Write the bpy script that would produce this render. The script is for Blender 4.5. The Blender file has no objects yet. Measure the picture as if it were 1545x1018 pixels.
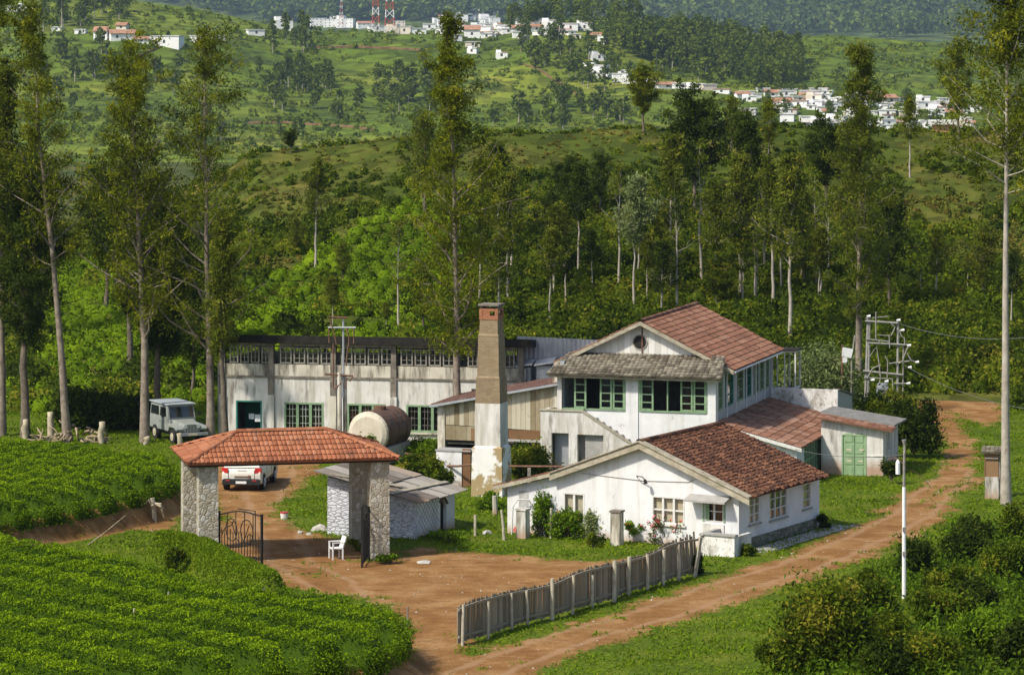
import bpy, bmesh, math, random
import numpy as np
from mathutils import Vector, Matrix, noise as mnoise
R = math.radians
sc = bpy.context.scene
COL = sc.collection
random.seed(7)
# ------------------------------------------------------------------ camera model (photo pixels 1545 x 1018)
F_PX, CX, HZ, CAM_H = 4800.0, 772.5, 88.0, 19.3
cam = bpy.data.objects.new('camera', bpy.data.cameras.new('camera')); COL.objects.link(cam)
cam.location = (0, 0, CAM_H); cam.rotation_euler = (R(90), 0, 0)
cam.data.sensor_width = 36; cam.data.lens = 36*F_PX/1545
cam.data.shift_y = -(509-HZ)/1545; cam.data.clip_start = 1; cam.data.clip_end = 20000
sc.camera = cam
def G(px, py, z=0.0):
    Y = F_PX*(CAM_H-z)/(py-HZ); return Vector(((px-CX)/F_PX*Y, Y, z))
def AT(px, py, Y):
    return Vector(((px-CX)/F_PX*Y, Y, CAM_H-(py-HZ)/F_PX*Y))
# ------------------------------------------------------------------ light
SUN_DIR = Vector((-0.80, -0.60, 1.12)).normalized()
sun = bpy.data.objects.new('sun', bpy.data.lights.new('sun', 'SUN')); COL.objects.link(sun)
sun.rotation_euler = SUN_DIR.to_track_quat('Z', 'Y').to_euler()
sun.data.energy = 4.4; sun.data.angle = R(4); sun.data.color = (1.0, 0.93, 0.80)
sun.location = (-60, 40, 80)
W = bpy.data.worlds.new('World'); sc.world = W; W.use_nodes = True
nt = W.node_tree; nt.nodes.clear()
sky = nt.nodes.new('ShaderNodeTexSky'); sky.sky_type = 'NISHITA'; sky.sun_disc = False
sky.sun_elevation = math.asin(SUN_DIR.z); sky.sun_rotation = math.atan2(SUN_DIR.x, SUN_DIR.y)
sky.air_density = 1.0; sky.dust_density = 2.0; sky.ozone_density = 1.0
bg = nt.nodes.new('ShaderNodeBackground'); bg.inputs[1].default_value = 0.135
out = nt.nodes.new('ShaderNodeOutputWorld')
nt.links.new(sky.outputs[0], bg.inputs[0]); nt.links.new(bg.outputs[0], out.inputs[0])
vs = sc.view_settings; vs.view_transform = 'Standard'; vs.look = 'None'; vs.exposure = 0.18; vs.gamma = 1; vs.use_curve_mapping = False
cy = sc.cycles
cy.max_bounces = 5; cy.diffuse_bounces = 3; cy.glossy_bounces = 2; cy.transmission_bounces = 3
cy.transparent_max_bounces = 6; cy.volume_bounces = 0; cy.use_denoising = True
cy.caustics_reflective = False; cy.caustics_refractive = False
# ------------------------------------------------------------------ materials
def _nm(name):
    m = bpy.data.materials.new(name); m.use_nodes = True
    n = m.node_tree.nodes; n.clear()
    o = n.new('ShaderNodeOutputMaterial'); b = n.new('ShaderNodeBsdfPrincipled')
    m.node_tree.links.new(b.outputs[0], o.inputs[0])
    b.inputs['Roughness'].default_value = .85; b.inputs['Specular IOR Level'].default_value = .25
    return m, n, m.node_tree.links, b, o
def c4(c): return (c[0], c[1], c[2], 1)
def N_noise(n, l, scale, detail=4, rough=.6, stretch=(1, 1, 1), src='Object', off=(0, 0, 0)):
    tc = n.new('ShaderNodeTexCoord'); mp = n.new('ShaderNodeMapping')
    mp.inputs['Scale'].default_value = stretch; mp.inputs['Location'].default_value = off
    t = n.new('ShaderNodeTexNoise'); t.inputs['Scale'].default_value = scale
    t.inputs['Detail'].default_value = detail; t.inputs['Roughness'].default_value = rough
    l.new(tc.outputs[src], mp.inputs[0]); l.new(mp.outputs[0], t.inputs[0]); return t.outputs[0]
def N_ramp(n, l, fac, stops):
    r = n.new('ShaderNodeValToRGB'); e = r.color_ramp.elements
    while len(e) < len(stops): e.new(.5)
    for i, (p, c) in enumerate(stops):
        e[i].position = p; e[i].color = c4(c) if len(c) == 3 else c
    l.new(fac, r.inputs[0]); return r.outputs[0]
def N_mix(n, l, fac, a, b, mode='MIX'):
    m = n.new('ShaderNodeMix'); m.data_type = 'RGBA'; m.blend_type = mode
    for s, v in ((m.inputs[0], fac), (m.inputs[6], a), (m.inputs[7], b)):
        if hasattr(v, 'links') or hasattr(v, 'is_linked'): l.new(v, s)
        elif isinstance(v, (tuple, list)): s.default_value = c4(v)
        else: s.default_value = v
    return m.outputs[2]
def N_bump(n, l, h, b, strength=.3, dist=.02):
    u = n.new('ShaderNodeBump'); u.inputs['Strength'].default_value = strength; u.inputs['Distance'].default_value = dist
    l.new(h, u.inputs['Height']); l.new(u.outputs[0], b.inputs['Normal'])
def N_attr(n, name='tint'):
    a = n.new('ShaderNodeAttribute'); a.attribute_name = name; return a.outputs['Fac']
def N_math(n, l, op, a, b=0.0):
    m = n.new('ShaderNodeMath'); m.operation = op
    for i, v in enumerate((a, b)):
        if isinstance(v, (int, float)): m.inputs[i].default_value = v
        else: l.new(v, m.inputs[i])
    return m.outputs[0]
def B3(): return (0, 0, 0)
def mat(name, c1, c2=None, scale=6, rough=.85, bump=0.0, stains=(), metal=0, spec=.25, lo=.35, hi=.65, tint=0.0, bscale=None, mud=None):
    """two-tone surface with optional stains = [(colour, scale, stretch, low, high, amount)]"""
    m, n, l, b, o = _nm(name)
    t = N_noise(n, l, scale)
    col = N_ramp(n, l, t, [(lo, c1), (hi, c2 or c1)])
    for i, (sc_, s_, st_, a_, h_, am) in enumerate(stains):
        q = N_noise(n, l, s_, 6, .65, st_, off=(3.7*i+1.3, 1.1*i, 0))
        f = N_ramp(n, l, q, [(a_, (0, 0, 0)), (h_, (am, am, am))])
        col = N_mix(n, l, f, col, sc_)
    if mud:  # splashed earth along the wall foot
        tc = n.new('ShaderNodeTexCoord'); s = n.new('ShaderNodeSeparateXYZ'); l.new(tc.outputs['Object'], s.inputs[0])
        hgt = N_math(n, l, 'ADD', s.outputs[2], N_math(n, l, 'MULTIPLY', N_math(n, l, 'SUBTRACT', N_noise(n, l, 3, 6, .75, (1, 1, .4)), .5), -1.6*mud))
        f = N_ramp(n, l, hgt, [(0, (.75,)*3), (mud, (0, 0, 0))]); col = N_mix(n, l, f, col, (.36, .20, .11))
    if tint:
        a = N_attr(n); f = N_ramp(n, l, a, [(0, (1-tint,)*3), (1, (1+tint,)*3)])
        col = N_mix(n, l, 1.0, col, f, 'MULTIPLY')
    l.new(col, b.inputs['Base Color'])
    b.inputs['Roughness'].default_value = rough; b.inputs['Metallic'].default_value = metal
    b.inputs['Specular IOR Level'].default_value = spec
    if bump:
        N_bump(n, l, N_noise(n, l, bscale or scale*4, 5, .7), b, bump)
    return m
def leafmat(name, cols, trans=.35, rough=.65, spec=.07):
    m, n, l, b, o = _nm(name)
    col = N_ramp(n, l, N_attr(n), [(i/(len(cols)-1), (c[0]*1.25, c[1]*1.22, c[2])) for i, c in enumerate(cols)])
    l.new(col, b.inputs['Base Color']); b.inputs['Roughness'].default_value = rough
    b.inputs['Specular IOR Level'].default_value = spec
    tr = n.new('ShaderNodeBsdfTranslucent'); mx = n.new('ShaderNodeMixShader'); mx.inputs[0].default_value = trans
    l.new(col, tr.inputs[0]); l.new(b.outputs[0], mx.inputs[1]); l.new(tr.outputs[0], mx.inputs[2]); l.new(mx.outputs[0], o.inputs[0])
    return m
def tintmat(name, cols, nscale=3, namount=.35, rough=.85, bump=.2, moss=None):
    m, n, l, b, o = _nm(name)
    q = N_noise(n, l, nscale, 5, .7)
    f = N_math(n, l, 'ADD', N_attr(n), N_math(n, l, 'MULTIPLY', N_math(n, l, 'SUBTRACT', q, .5), namount*2))
    col = N_ramp(n, l, f, [(i/(len(cols)-1), c) for i, c in enumerate(cols)])
    if moss:
        mc, ms, ml, mh, ma = moss
        f2 = N_ramp(n, l, N_noise(n, l, ms, 6, .7, off=(9, 2, 4)), [(ml, (0, 0, 0)), (mh, (ma,)*3)])
        col = N_mix(n, l, f2, col, mc)
    l.new(col, b.inputs['Base Color']); b.inputs['Roughness'].default_value = rough
    if bump: N_bump(n, l, N_noise(n, l, nscale*8, 4, .7), b, bump)
    return m
def stonemat(name, scale, stretch, cols, mortar, mw=.06, bump=.8, rough=.9):
    m, n, l, b, o = _nm(name)
    tc = n.new('ShaderNodeTexCoord'); mp = n.new('ShaderNodeMapping'); mp.inputs['Scale'].default_value = stretch
    l.new(tc.outputs['Object'], mp.inputs[0])
    wn = n.new('ShaderNodeTexNoise'); wn.inputs['Scale'].default_value = scale*.8; l.new(mp.outputs[0], wn.inputs[0])
    wv = N_mix(n, l, .12, mp.outputs[0], wn.outputs['Color'])
    v1 = n.new('ShaderNodeTexVoronoi'); v1.inputs['Scale'].default_value = scale
    v2 = n.new('ShaderNodeTexVoronoi'); v2.inputs['Scale'].default_value = scale; v2.feature = 'DISTANCE_TO_EDGE'
    l.new(wv, v1.inputs['Vector']); l.new(wv, v2.inputs['Vector'])
    sp = n.new('ShaderNodeSeparateColor'); l.new(v1.outputs['Color'], sp.inputs[0])
    f = N_math(n, l, 'ADD', sp.outputs[0], N_math(n, l, 'MULTIPLY', N_math(n, l, 'SUBTRACT', N_noise(n, l, scale*4), .5), .5))
    col = N_ramp(n, l, f, [(i/(len(cols)-1), c) for i, c in enumerate(cols)])
    e = N_ramp(n, l, v2.outputs['Distance'], [(mw*.5, (1, 1, 1)), (mw*1.5, (0, 0, 0))])
    l.new(N_mix(n, l, e, col, mortar), b.inputs['Base Color']); b.inputs['Roughness'].default_value = rough
    h = N_ramp(n, l, v2.outputs['Distance'], [(0, (0, 0, 0)), (mw*3, (1, 1, 1))])
    N_bump(n, l, h, b, bump, .03)
    return m
GRIME = (.10, .085, .06); 
MT = {}
MT['white'] = mat('whitewashed plaster', (.66, .665, .675), (.75, .75, .745), 1.4, .8, .15, [((.40, .38, .32), 1.1, (1.8, 1.8, .16), .52, .74, .55), ((.28, .23, .17), 2.6, (1, 1, .8), .62, .76, .6), ((.48, .50, .53), .7, (1, 1, 1), .5, .72, .5)], mud=.42)
MT['white_stained'] = mat('stained white plaster', (.60, .58, .54), (.70, .685, .645), 1.5, .88, .25, [((.34, .31, .25), 1.3, (1.8, 1.8, .18), .46, .68, .8), (GRIME, 1.9, (1.4, 1.4, .25), .54, .70, .85), ((.42, .24, .10), 1.1, (1.5, 1.5, .2), .64, .78, .7)], mud=.5)
MT['white_mould'] = mat('mould spotted plaster', (.68, .67, .64), (.78, .77, .75), 2, .9, .3, [((.28, .25, .19), 2.6, (1, 1, .7), .47, .66, .85), ((.12, .11, .085), 5.5, (1, 1, .7), .55, .66, .8)])
MT['cream_stained'] = mat('grey cream stained plaster', (.52, .48, .39), (.62, .58, .49), 1.4, .9, .25, [(GRIME, 1.6, (1.6, 1.6, .25), .45, .62, .9)])
MT['dark_conc'] = mat('blackened concrete', (.13, .115, .095), (.24, .21, .17), 3, .9, .3, [((.42, .38, .32), 2.4, (1, 1, .4), .56, .68, .7)])
MT['plinth'] = mat('peeling chimney plinth', (.72, .71, .68), (.78, .77, .74), 2, .9, .25, [((.36, .27, .14), .9, (1, 1, 1), .50, .55, 1.0), ((.2, .14, .08), 2.5, (1, 1, .6), .6, .7, .7)])
MT['stone_base'] = stonemat('mossy stone footing', 4, (1, 1, 1.3), [(.14, .13, .10), (.26, .25, .2), (.1, .12, .06)], (.10, .10, .07))
MT['rubble'] = stonemat('river stone masonry', 6.0, (1, 1, 1), [(.30, .265, .20), (.42, .38, .30), (.36, .32, .25), (.60, .58, .52), (.33, .27, .18)], (.33, .285, .20), .05, .6)
MT['painted_stone'] = stonemat('white painted rubble', 4.2, (1, 1, 2.2), [(.50, .52, .58), (.64, .66, .72), (.58, .60, .66)], (.30, .30, .32), .05, .7)
MT['green'] = mat('faded green paint', (.17, .27, .15), (.26, .37, .23), 7, .6, .1, [((.45, .43, .36), 6, (1, 1, .5), .62, .72, .7)])
MT['green_door'] = mat('green door paint', (.22, .34, .18), (.29, .41, .24), 3, .6, .05, [((.6, .6, .5), 9, (1, 1, .6), .66, .7, .8)])
MT['teal'] = mat('teal paint', (.03, .17, .13), (.05, .22, .17), 6, .5)
MT['wood_grey'] = mat('weathered window wood', (.20, .185, .155), (.33, .31, .27), 5, .85, .2, [((.1, .08, .06), 5, (1, 1, .5), .58, .7, .8)])
MT['wood_white'] = mat('off white window paint', (.58, .57, .54), (.70, .69, .66), 6, .6, .08, [((.3, .28, .22), 8, (1, 1, .6), .6, .75, .7)])
MT['barge'] = mat('weathered bargeboard', (.30, .265, .19), (.44, .40, .31), 4, .9, .3, [((.15, .13, .09), 4, (.5, 2, 2), .52, .68, .7)])
MT['rust'] = mat('rusted steel', (.11, .055, .035), (.21, .115, .075), 7, .8, .2, [((.36, .30, .24), 6, (1, 1, 1), .6, .75, .6)])
MT['rust_sheet'] = mat('rusted roof sheet', (.13, .065, .045), (.23, .13, .10), 3, .75, .2, [((.38, .33, .28), 2, (1, .4, 1), .58, .75, .6)])
MT['zinc'] = mat('galvanised sheet', (.34, .36, .39), (.43, .45, .48), 2, .5, .05, [((.25, .22, .19), 2, (1, 1, .3), .6, .8, .5)], metal=.35, spec=.4)
MT['black_iron'] = mat('black painted iron', (.012, .012, .012), (.03, .028, .025), 8, .5)
MT['tar'] = mat('black roof fascia', (.012, .011, .010), (.03, .027, .022), 4, .9)
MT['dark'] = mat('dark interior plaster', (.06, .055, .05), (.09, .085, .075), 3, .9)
MT['plank'] = tintmat('weathered plank wall', [(.20, .155, .09), (.33, .28, .19), (.44, .39, .29), (.50, .46, .36)], 2, .3, .9, .25, ((.11, .075, .04), 1.2, .56, .72, .75))
MT['plank_white'] = tintmat('white painted boards', [(.52, .51, .46), (.64, .63, .59), (.72, .71, .68)], 3, .3, .85, .2, ((.25, .20, .14), 2.2, .62, .75, .6))
MT['plank_brown'] = tintmat('brown boarding', [(.12, .065, .03), (.20, .11, .055), (.26, .16, .085)], 3, .3, .9, .2)
MT['pale_wood'] = tintmat('grey fence pales', [(.19, .15, .10), (.275, .225, .16), (.36, .31, .235), (.30, .215, .13)], 4, .25, .9, .2)
MT['post_wood'] = mat('pale fence post wood', (.36, .31, .22), (.52, .48, .38), 5, .85, .2, [((.22, .15, .08), 3, (1, 1, .3), .55, .7, .7)])
MT['tile_gate'] = tintmat('bright clay tiles', [(.22, .075, .034), (.31, .110, .049), (.38, .148, .070), (.36, .165, .095)], 2.0, .3, .8, .2, ((.13, .065, .04), 1.3, .52, .74, .75))
MT['tile_old'] = tintmat('old rusty clay tiles', [(.045, .021, .013), (.080, .034, .019), (.135, .056, .029), (.225, .105, .056)], 1.6, .35, .85, .25, ((.055, .03, .02), 1.1, .55, .75, .75))
MT['tile_main'] = tintmat('faded red tiles', [(.14, .066, .040), (.22, .100, .060), (.29, .140, .085), (.33, .19, .125)], 1.3, .25, .85, .2, ((.12, .065, .042), .8, .52, .74, .75))
MT['tile_grey'] = tintmat('lichen grey tiles', [(.075, .062, .045), (.13, .11, .08), (.21, .185, .14), (.27, .24, .18)], 2.2, .25, .9, .25)
MT['tile_lean'] = tintmat('brown lean-to tiles', [(.13, .062, .038), (.21, .098, .058), (.27, .135, .085), (.34, .20, .14)], 1.2, .3, .85, .2, ((.33, .26, .21), .8, .54, .72, .7))
MT['asbestos'] = tintmat('old cement sheets', [(.12, .10, .085), (.21, .19, .165), (.30, .28, .25), (.25, .17, .11)], 2.2, .3, .9, .25)
MT['cement'] = mat('cement sheet', (.30, .29, .27), (.38, .37, .35), 3, .9, .1)
MT['red_stain'] = mat('red paint daubs', (.55, .10, .08), (.62, .2, .16), 5)
def brickmat():
    m, n, l, b, o = _nm('sooty brick')
    tc = n.new('ShaderNodeTexCoord'); s = n.new('ShaderNodeSeparateXYZ'); l.new(tc.outputs['Object'], s.inputs[0])
    c = n.new('ShaderNodeCombineXYZ'); l.new(N_math(n, l, 'ADD', s.outputs[0], s.outputs[1]), c.inputs[0]); l.new(s.outputs[2], c.inputs[1])
    t = n.new('ShaderNodeTexBrick'); l.new(c.outputs[0], t.inputs['Vector'])
    t.inputs['Color1'].default_value = c4((.25, .175, .092)); t.inputs['Color2'].default_value = c4((.33, .245, .14)); t.inputs['Mortar'].default_value = c4((.20, .165, .115))
    t.inputs['Scale'].default_value = 1; t.inputs['Brick Width'].default_value = .23; t.inputs['Row Height'].default_value = .078; t.inputs['Mortar Size'].default_value = .012
    f = N_ramp(n, l, N_noise(n, l, 1.4, 6, .7), [(.45, (0, 0, 0)), (.7, (.6,)*3)])
    l.new(N_mix(n, l, f, t.outputs[0], (.15, .11, .07)), b.inputs['Base Color'])
    N_bump(n, l, t.outputs['Fac'], b, -.5, .02); return m
MT['brick'] = brickmat()
MT['brick_red'] = mat('red brick cap', (.26, .10, .05), (.36, .17, .09), 9, .9, .3, [((.15, .1, .07), 5, (1, 1, 1), .55, .7, .6)])
def glassmat(name, tintc, refl):
    m, n, l, b, o = _nm(name)
    g = n.new('ShaderNodeBsdfGlossy'); g.inputs['Roughness'].default_value = .05
    t = n.new('ShaderNodeBsdfTransparent'); t.inputs[0].default_value = c4(tintc)
    f = n.new('ShaderNodeLayerWeight'); f.inputs[0].default_value = .12
    mx = n.new('ShaderNodeMixShader'); l.new(N_math(n, l, 'ADD', f.outputs['Facing'], .03+refl), mx.inputs[0]); l.new(t.outputs[0], mx.inputs[1]); l.new(g.outputs[0], mx.inputs[2])
    l.new(mx.outputs[0], o.inputs[0]); return m
MT['glass'] = glassmat('window glass', (.96, .97, .96), .0)
MT['car_glass'] = glassmat('car glass', (.3, .33, .34), .06)
MT['curtain'] = mat('beige curtain', (.60, .52, .38), (.68, .60, .46), 6, .9, 0, [((.42, .34, .22), 4, (3, 3, .3), .5, .7, .5)])
MT['plain_white'] = mat('white paint', (.72, .72, .71), (.8, .8, .79), 5, .5, 0, [((.4, .36, .28), 4, (1, 1, .4), .6, .8, .5)])
MT['paper'] = mat('paper sheet', (.6, .64, .68), (.68, .7, .74), 3)
MT['car_white'] = mat('pearl white car paint', (.70, .68, .61), (.74, .72, .66), 2, .25, spec=.5)
MT['car_trim'] = mat('dark car plastic', (.02, .02, .022), (.03, .03, .03), 5, .5)
MT['tyre'] = mat('tyre rubber', (.018, .018, .018), (.035, .032, .03), 9, .85)
MT['alloy'] = mat('alloy rim', (.45, .46, .48), (.55, .56, .58), 4, .35, metal=.6)
MT['hub'] = mat('dusty hub', (.42, .38, .27), (.5, .46, .34), 6, .6)
MT['red_lamp'] = mat('red lamp plastic', (.45, .02, .02), (.55, .04, .03), 5, .25, spec=.5)
MT['clear_lamp'] = mat('headlamp glass', (.55, .56, .55), (.65, .66, .66), 5, .15, spec=.6)
MT['jeep'] = mat('grey jeep paint', (.24, .26, .245), (.30, .32, .30), 3, .45, spec=.4, stains=[((.30, .25, .17), 2.5, (1, 1, 1), .58, .75, .4)])
MT['jeep_roof'] = mat('pale jeep hardtop', (.33, .37, .39), (.40, .44, .46), 3, .5)
MT['tank_white'] = mat('cream painted steel', (.50, .44, .34), (.60, .54, .44), 2, .6, .08, [((.3, .17, .09), 3, (1, 1, .4), .57, .7, .7)])
MT['tank_rust'] = mat('brown rusted tank', (.075, .045, .035), (.14, .085, .065), 2.2, .55, .08, [((.32, .22, .17), 1.6, (.6, 3, .6), .56, .72, .7)], spec=.4)
MT['tank_grey'] = mat('grey blockwork', (.38, .38, .37), (.48, .48, .47), 3, .9, .2, [(GRIME, 2, (1, 1, .4), .55, .75, .7)])
MT['bark'] = mat('grey brown bark', (.17, .135, .105), (.30, .25, .20), 3.5, .95, .4, [((.09, .07, .05), 4, (1, 1, .35), .55, .68, .7), ((.42, .38, .32), 2.2, (1, 1, .6), .62, .72, .6)])
MT['bark_dark'] = mat('dark bark', (.09, .075, .058), (.18, .145, .11), 3.5, .95, .4)
MT['bark_pale'] = mat('pale silvery bark', (.30, .265, .215), (.44, .40, .34), 2.5, .9, .25, [((.2, .16, .12), 3, (1, 1, .5), .56, .68, .7)])
MT['log'] = mat('bleached root wood', (.24, .18, .11), (.38, .31, .21), 3, .9, .3, [((.15, .11, .07), 4, (1, 1, 1), .52, .65, .8)])
MT['stump'] = mat('whitewashed lichen stump', (.36, .30, .20), (.50, .45, .35), 4, .9, .3, [((.18, .13, .08), 4, (1, 1, .7), .5, .62, .8)])
MT['stone'] = mat('pale field stone', (.38, .36, .32), (.5, .48, .43), 4, .9, .3)
MT['soil'] = mat('red brown soil', (.19, .085, .04), (.27, .13, .065), 3, .95, .4)
L_TEA = leafmat('tea leaves', [(.026, .058, .002), (.085, .152, .003), (.160, .255, .004), (.27, .36, .008)], .3)
L_TEA_MID = leafmat('hill tea leaves', [(.045, .085, .003), (.125, .205, .005), (.22, .315, .008)], .3)
L_OLIVE = leafmat('olive tree leaves', [(.036, .050, .004), (.078, .102, .006), (.142, .170, .010), (.25, .26, .016)], .45)
L_GREEN = leafmat('mid green leaves', [(.040, .056, .006), (.078, .104, .010), (.13, .16, .016), (.21, .21, .035)], .45)
L_DARK = leafmat('dark green leaves', [(.018, .030, .004), (.034, .054, .006), (.06, .086, .010)], .35)
L_SCRUB = leafmat('scrub leaves', [(.020, .036, .003), (.056, .088, .005), (.118, .158, .009), (.22, .20, .026)], .4)
L_DRY = leafmat('dry scrub leaves', [(.060, .080, .012), (.10, .125, .02), (.17, .165, .035), (.14, .09, .03)], .3)
L_GREY = leafmat('grey green leaves', [(.08, .11, .04), (.15, .19, .08), (.23, .27, .14)], .35)
L_GRASS = leafmat('grass blades', [(.060, .105, .004), (.105, .175, .006), (.16, .24, .010), (.24, .25, .03)], .4)
L_RED = leafmat('red flowers', [(.45, .04, .08), (.6, .08, .14), (.7, .25, .3)], .2)
L_BRIGHT = leafmat('bright shrub leaves', [(.050, .095, .005), (.10, .175, .008), (.18, .28, .014)], .35)
L_FAR = leafmat('far tree leaves', [(.045, .075, .011), (.080, .115, .014), (.13, .165, .02)], .3)
L_FARB = leafmat('far scrub leaves', [(.060, .095, .008), (.105, .145, .012), (.165, .20, .02)], .25)
L_MTN = leafmat('mountain leaves', [(.040, .070, .020), (.080, .120, .030), (.14, .18, .04)], .3)
MT['steel_grey'] = mat('grey weathered steel', (.24, .23, .21), (.36, .35, .32), 5, .7, 0, [((.2, .12, .07), 4, (1, 1, .5), .58, .7, .6)])
MT['wire'] = mat('dull wire', (.16, .16, .15), None, 5, .6)
L_WEED = leafmat('weed leaves', [(.026, .052, .004), (.068, .122, .006), (.13, .21, .010)], .35)
# ------------------------------------------------------------------ scene objects and tags
def tag(o, label=None, cat=None, group=None, kind=None):
    if label: o['label'] = label
    if cat: o['category'] = cat
    if group: o['group'] = group
    if kind: o['kind'] = kind
    return o
def thing(name, label, cat, loc=(0, 0, 0), rz=0.0, group=None):
    o = bpy.data.objects.new(name, None); COL.objects.link(o)
    o.location = loc; o.rotation_euler = (0, 0, rz); o.empty_display_size = .3
    return tag(o, label, cat, group)
def copy_tree(o, parent=None):
    c = o.copy(); COL.objects.link(c); c.parent = parent
    for ch in list(o.children): copy_tree(ch, c)
    return c
def link(name, me, mats, parent=None, loc=None):
    for m in (mats if isinstance(mats, (list, tuple)) else [mats]): me.materials.append(m)
    o = bpy.data.objects.new(name, me); COL.objects.link(o); o.parent = parent
    if loc is not None: o.location = loc
    return o
class MB:
    def __init__(s): s.v = []; s.f = []; s.t = []; s.m = []; s.tint = None; s.mi = 0
    def face(s, idx, t=None):
        s.f.append(tuple(idx)); s.t.append(random.random() if t is None and s.tint is None else (s.tint if t is None else t)); s.m.append(s.mi)
    def hexa(s, p, t=None):
        b = len(s.v); s.v += [tuple(q) for q in p]
        if t is None: t = random.random() if s.tint is None else s.tint
        for q in ((3, 2, 1, 0), (4, 5, 6, 7), (0, 1, 5, 4), (1, 2, 6, 5), (2, 3, 7, 6), (3, 0, 4, 7)): s.face([b+i for i in q], t)
    def box(s, x0, x1, y0, y1, z0, z1, t=None):
        s.hexa([(x0, y0, z0), (x1, y0, z0), (x1, y1, z0), (x0, y1, z0), (x0, y0, z1), (x1, y0, z1), (x1, y1, z1), (x0, y1, z1)], t)
    def poly(s, pts, t=None):
        b = len(s.v); s.v += [tuple(p) for p in pts]; s.face(range(b, b+len(pts)), t)
    def frustum(s, cx, cy_, z0, z1, w0, w1, d0=None, d1=None):
        d0 = d0 or w0; d1 = d1 or w1
        s.hexa([(cx-w0/2, cy_-d0/2, z0), (cx+w0/2, cy_-d0/2, z0), (cx+w0/2, cy_+d0/2, z0), (cx-w0/2, cy_+d0/2, z0),
                (cx-w1/2, cy_-d1/2, z1), (cx+w1/2, cy_-d1/2, z1), (cx+w1/2, cy_+d1/2, z1), (cx-w1/2, cy_+d1/2, z1)])
    def extr(s, prof, fa, fb, t=None):
        """closed profile (list of 2-tuples) swept between two maps to 3-D"""
        b = len(s.v); n = len(prof); s.v += [tuple(fa(*p)) for p in prof] + [tuple(fb(*p)) for p in prof]
        for i in range(n):
            j = (i+1) % n; s.face((b+i, b+j, b+n+j, b+n+i), t)
        s.face([b+i for i in range(n)][::-1], t); s.face([b+n+i for i in range(n)], t)
    def tube(s, pts, r, n=8, cap=True):
        pts = [Vector(p) for p in pts]
        if not isinstance(r, (list, tuple)): r = [r]*len(pts)
        b = len(s.v); t = random.random() if s.tint is None else s.tint
        prev = None
        for i, p in enumerate(pts):
            d = (pts[min(i+1, len(pts)-1)]-pts[max(i-1, 0)]).normalized()
            if prev is None:
                a = d.cross(Vector((0, 0, 1)));  a = a if a.length > 1e-3 else d.cross(Vector((1, 0, 0)))
            else:
                a = prev-d*prev.dot(d)
            a.normalize(); prev = a; c = d.cross(a)
            for k in range(n):
                w = 2*math.pi*k/n; s.v.append(tuple(p+(a*math.cos(w)+c*math.sin(w))*r[i]))
        for i in range(len(pts)-1):
            for k in range(n):
                k2 = (k+1) % n; s.face((b+i*n+k, b+i*n+k2, b+(i+1)*n+k2, b+(i+1)*n+k), t)
        if cap:
            s.face([b+k for k in range(n)][::-1], t); e = b+(len(pts)-1)*n; s.face([e+k for k in range(n)], t)
    def mesh(s, name, bevel=0, smooth=False, recalc=True):
        me = bpy.data.meshes.new(name); me.from_pydata(s.v, [], s.f); me.update()
        a = me.attributes.new('tint', 'FLOAT', 'FACE'); a.data.foreach_set('value', s.t)
        me.polygons.foreach_set('material_index', s.m)
        if bevel or recalc:
            bm = bmesh.new(); bm.from_mesh(me)
            if recalc: bmesh.ops.recalc_face_normals(bm, faces=bm.faces)
            if bevel: bmesh.ops.bevel(bm, geom=bm.edges, offset=bevel, segments=2, affect='EDGES', profile=.6)
            bm.to_mesh(me); bm.free()
        if smooth: me.polygons.foreach_set('use_smooth', [True]*len(me.polygons))
        return me
    def build(s, name, m, parent=None, bevel=0, smooth=False, loc=None):
        return link(name, s.mesh(name, bevel, smooth), m, parent, loc)
def npmesh(name, verts, faces, tint=None, smooth=False, mi=None):
    """verts (N,3), faces (M,k) arrays of one k"""
    verts = np.asarray(verts, np.float32); faces = np.asarray(faces, np.int32)
    me = bpy.data.meshes.new(name); M_, k = faces.shape
    me.vertices.add(len(verts)); me.vertices.foreach_set('co', verts.ravel())
    me.loops.add(M_*k); me.loops.foreach_set('vertex_index', faces.ravel())
    me.polygons.add(M_); me.polygons.foreach_set('loop_start', np.arange(0, M_*k, k, dtype=np.int32))
    try: me.polygons.foreach_set('loop_total', np.full(M_, k, np.int32))
    except Exception: pass
    if mi is not None: me.polygons.foreach_set('material_index', np.asarray(mi, np.int32))
    if smooth: me.polygons.foreach_set('use_smooth', np.ones(M_, bool))
    me.update(calc_edges=True)
    if tint is not None:
        a = me.attributes.new('tint', 'FLOAT', 'FACE'); a.data.foreach_set('value', np.asarray(tint, np.float32))
    return me
def unit(a): return a/np.maximum(np.linalg.norm(a, axis=1, keepdims=True), 1e-9)
def leaf_verts(rng, C, L, Wd, up=0.0, hang=0.0):
    n = len(C); nr = rng.normal(size=(n, 3)); nr[:, 2] += up; nr = unit(nr)
    a = rng.normal(size=(n, 3)); a[:, 2] -= hang; b = unit(np.cross(nr, a)); a = np.cross(b, nr)
    L = (np.zeros(n)+L)[:, None]; Wd = (np.zeros(n)+Wd)[:, None]
    v = np.stack([C-a*L, C-b*Wd+a*L*.1, C+a*L, C+b*Wd+a*L*.1], 1)
    return v.reshape(-1, 3)
def leaf_mesh(name, rng, C, L, Wd, tint, up=0.0, hang=0.0):
    v = leaf_verts(rng, C, L, Wd, up, hang); n = len(C)
    return npmesh(name, v, np.arange(n*4).reshape(n, 4), np.clip(tint, 0, 1))
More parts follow.
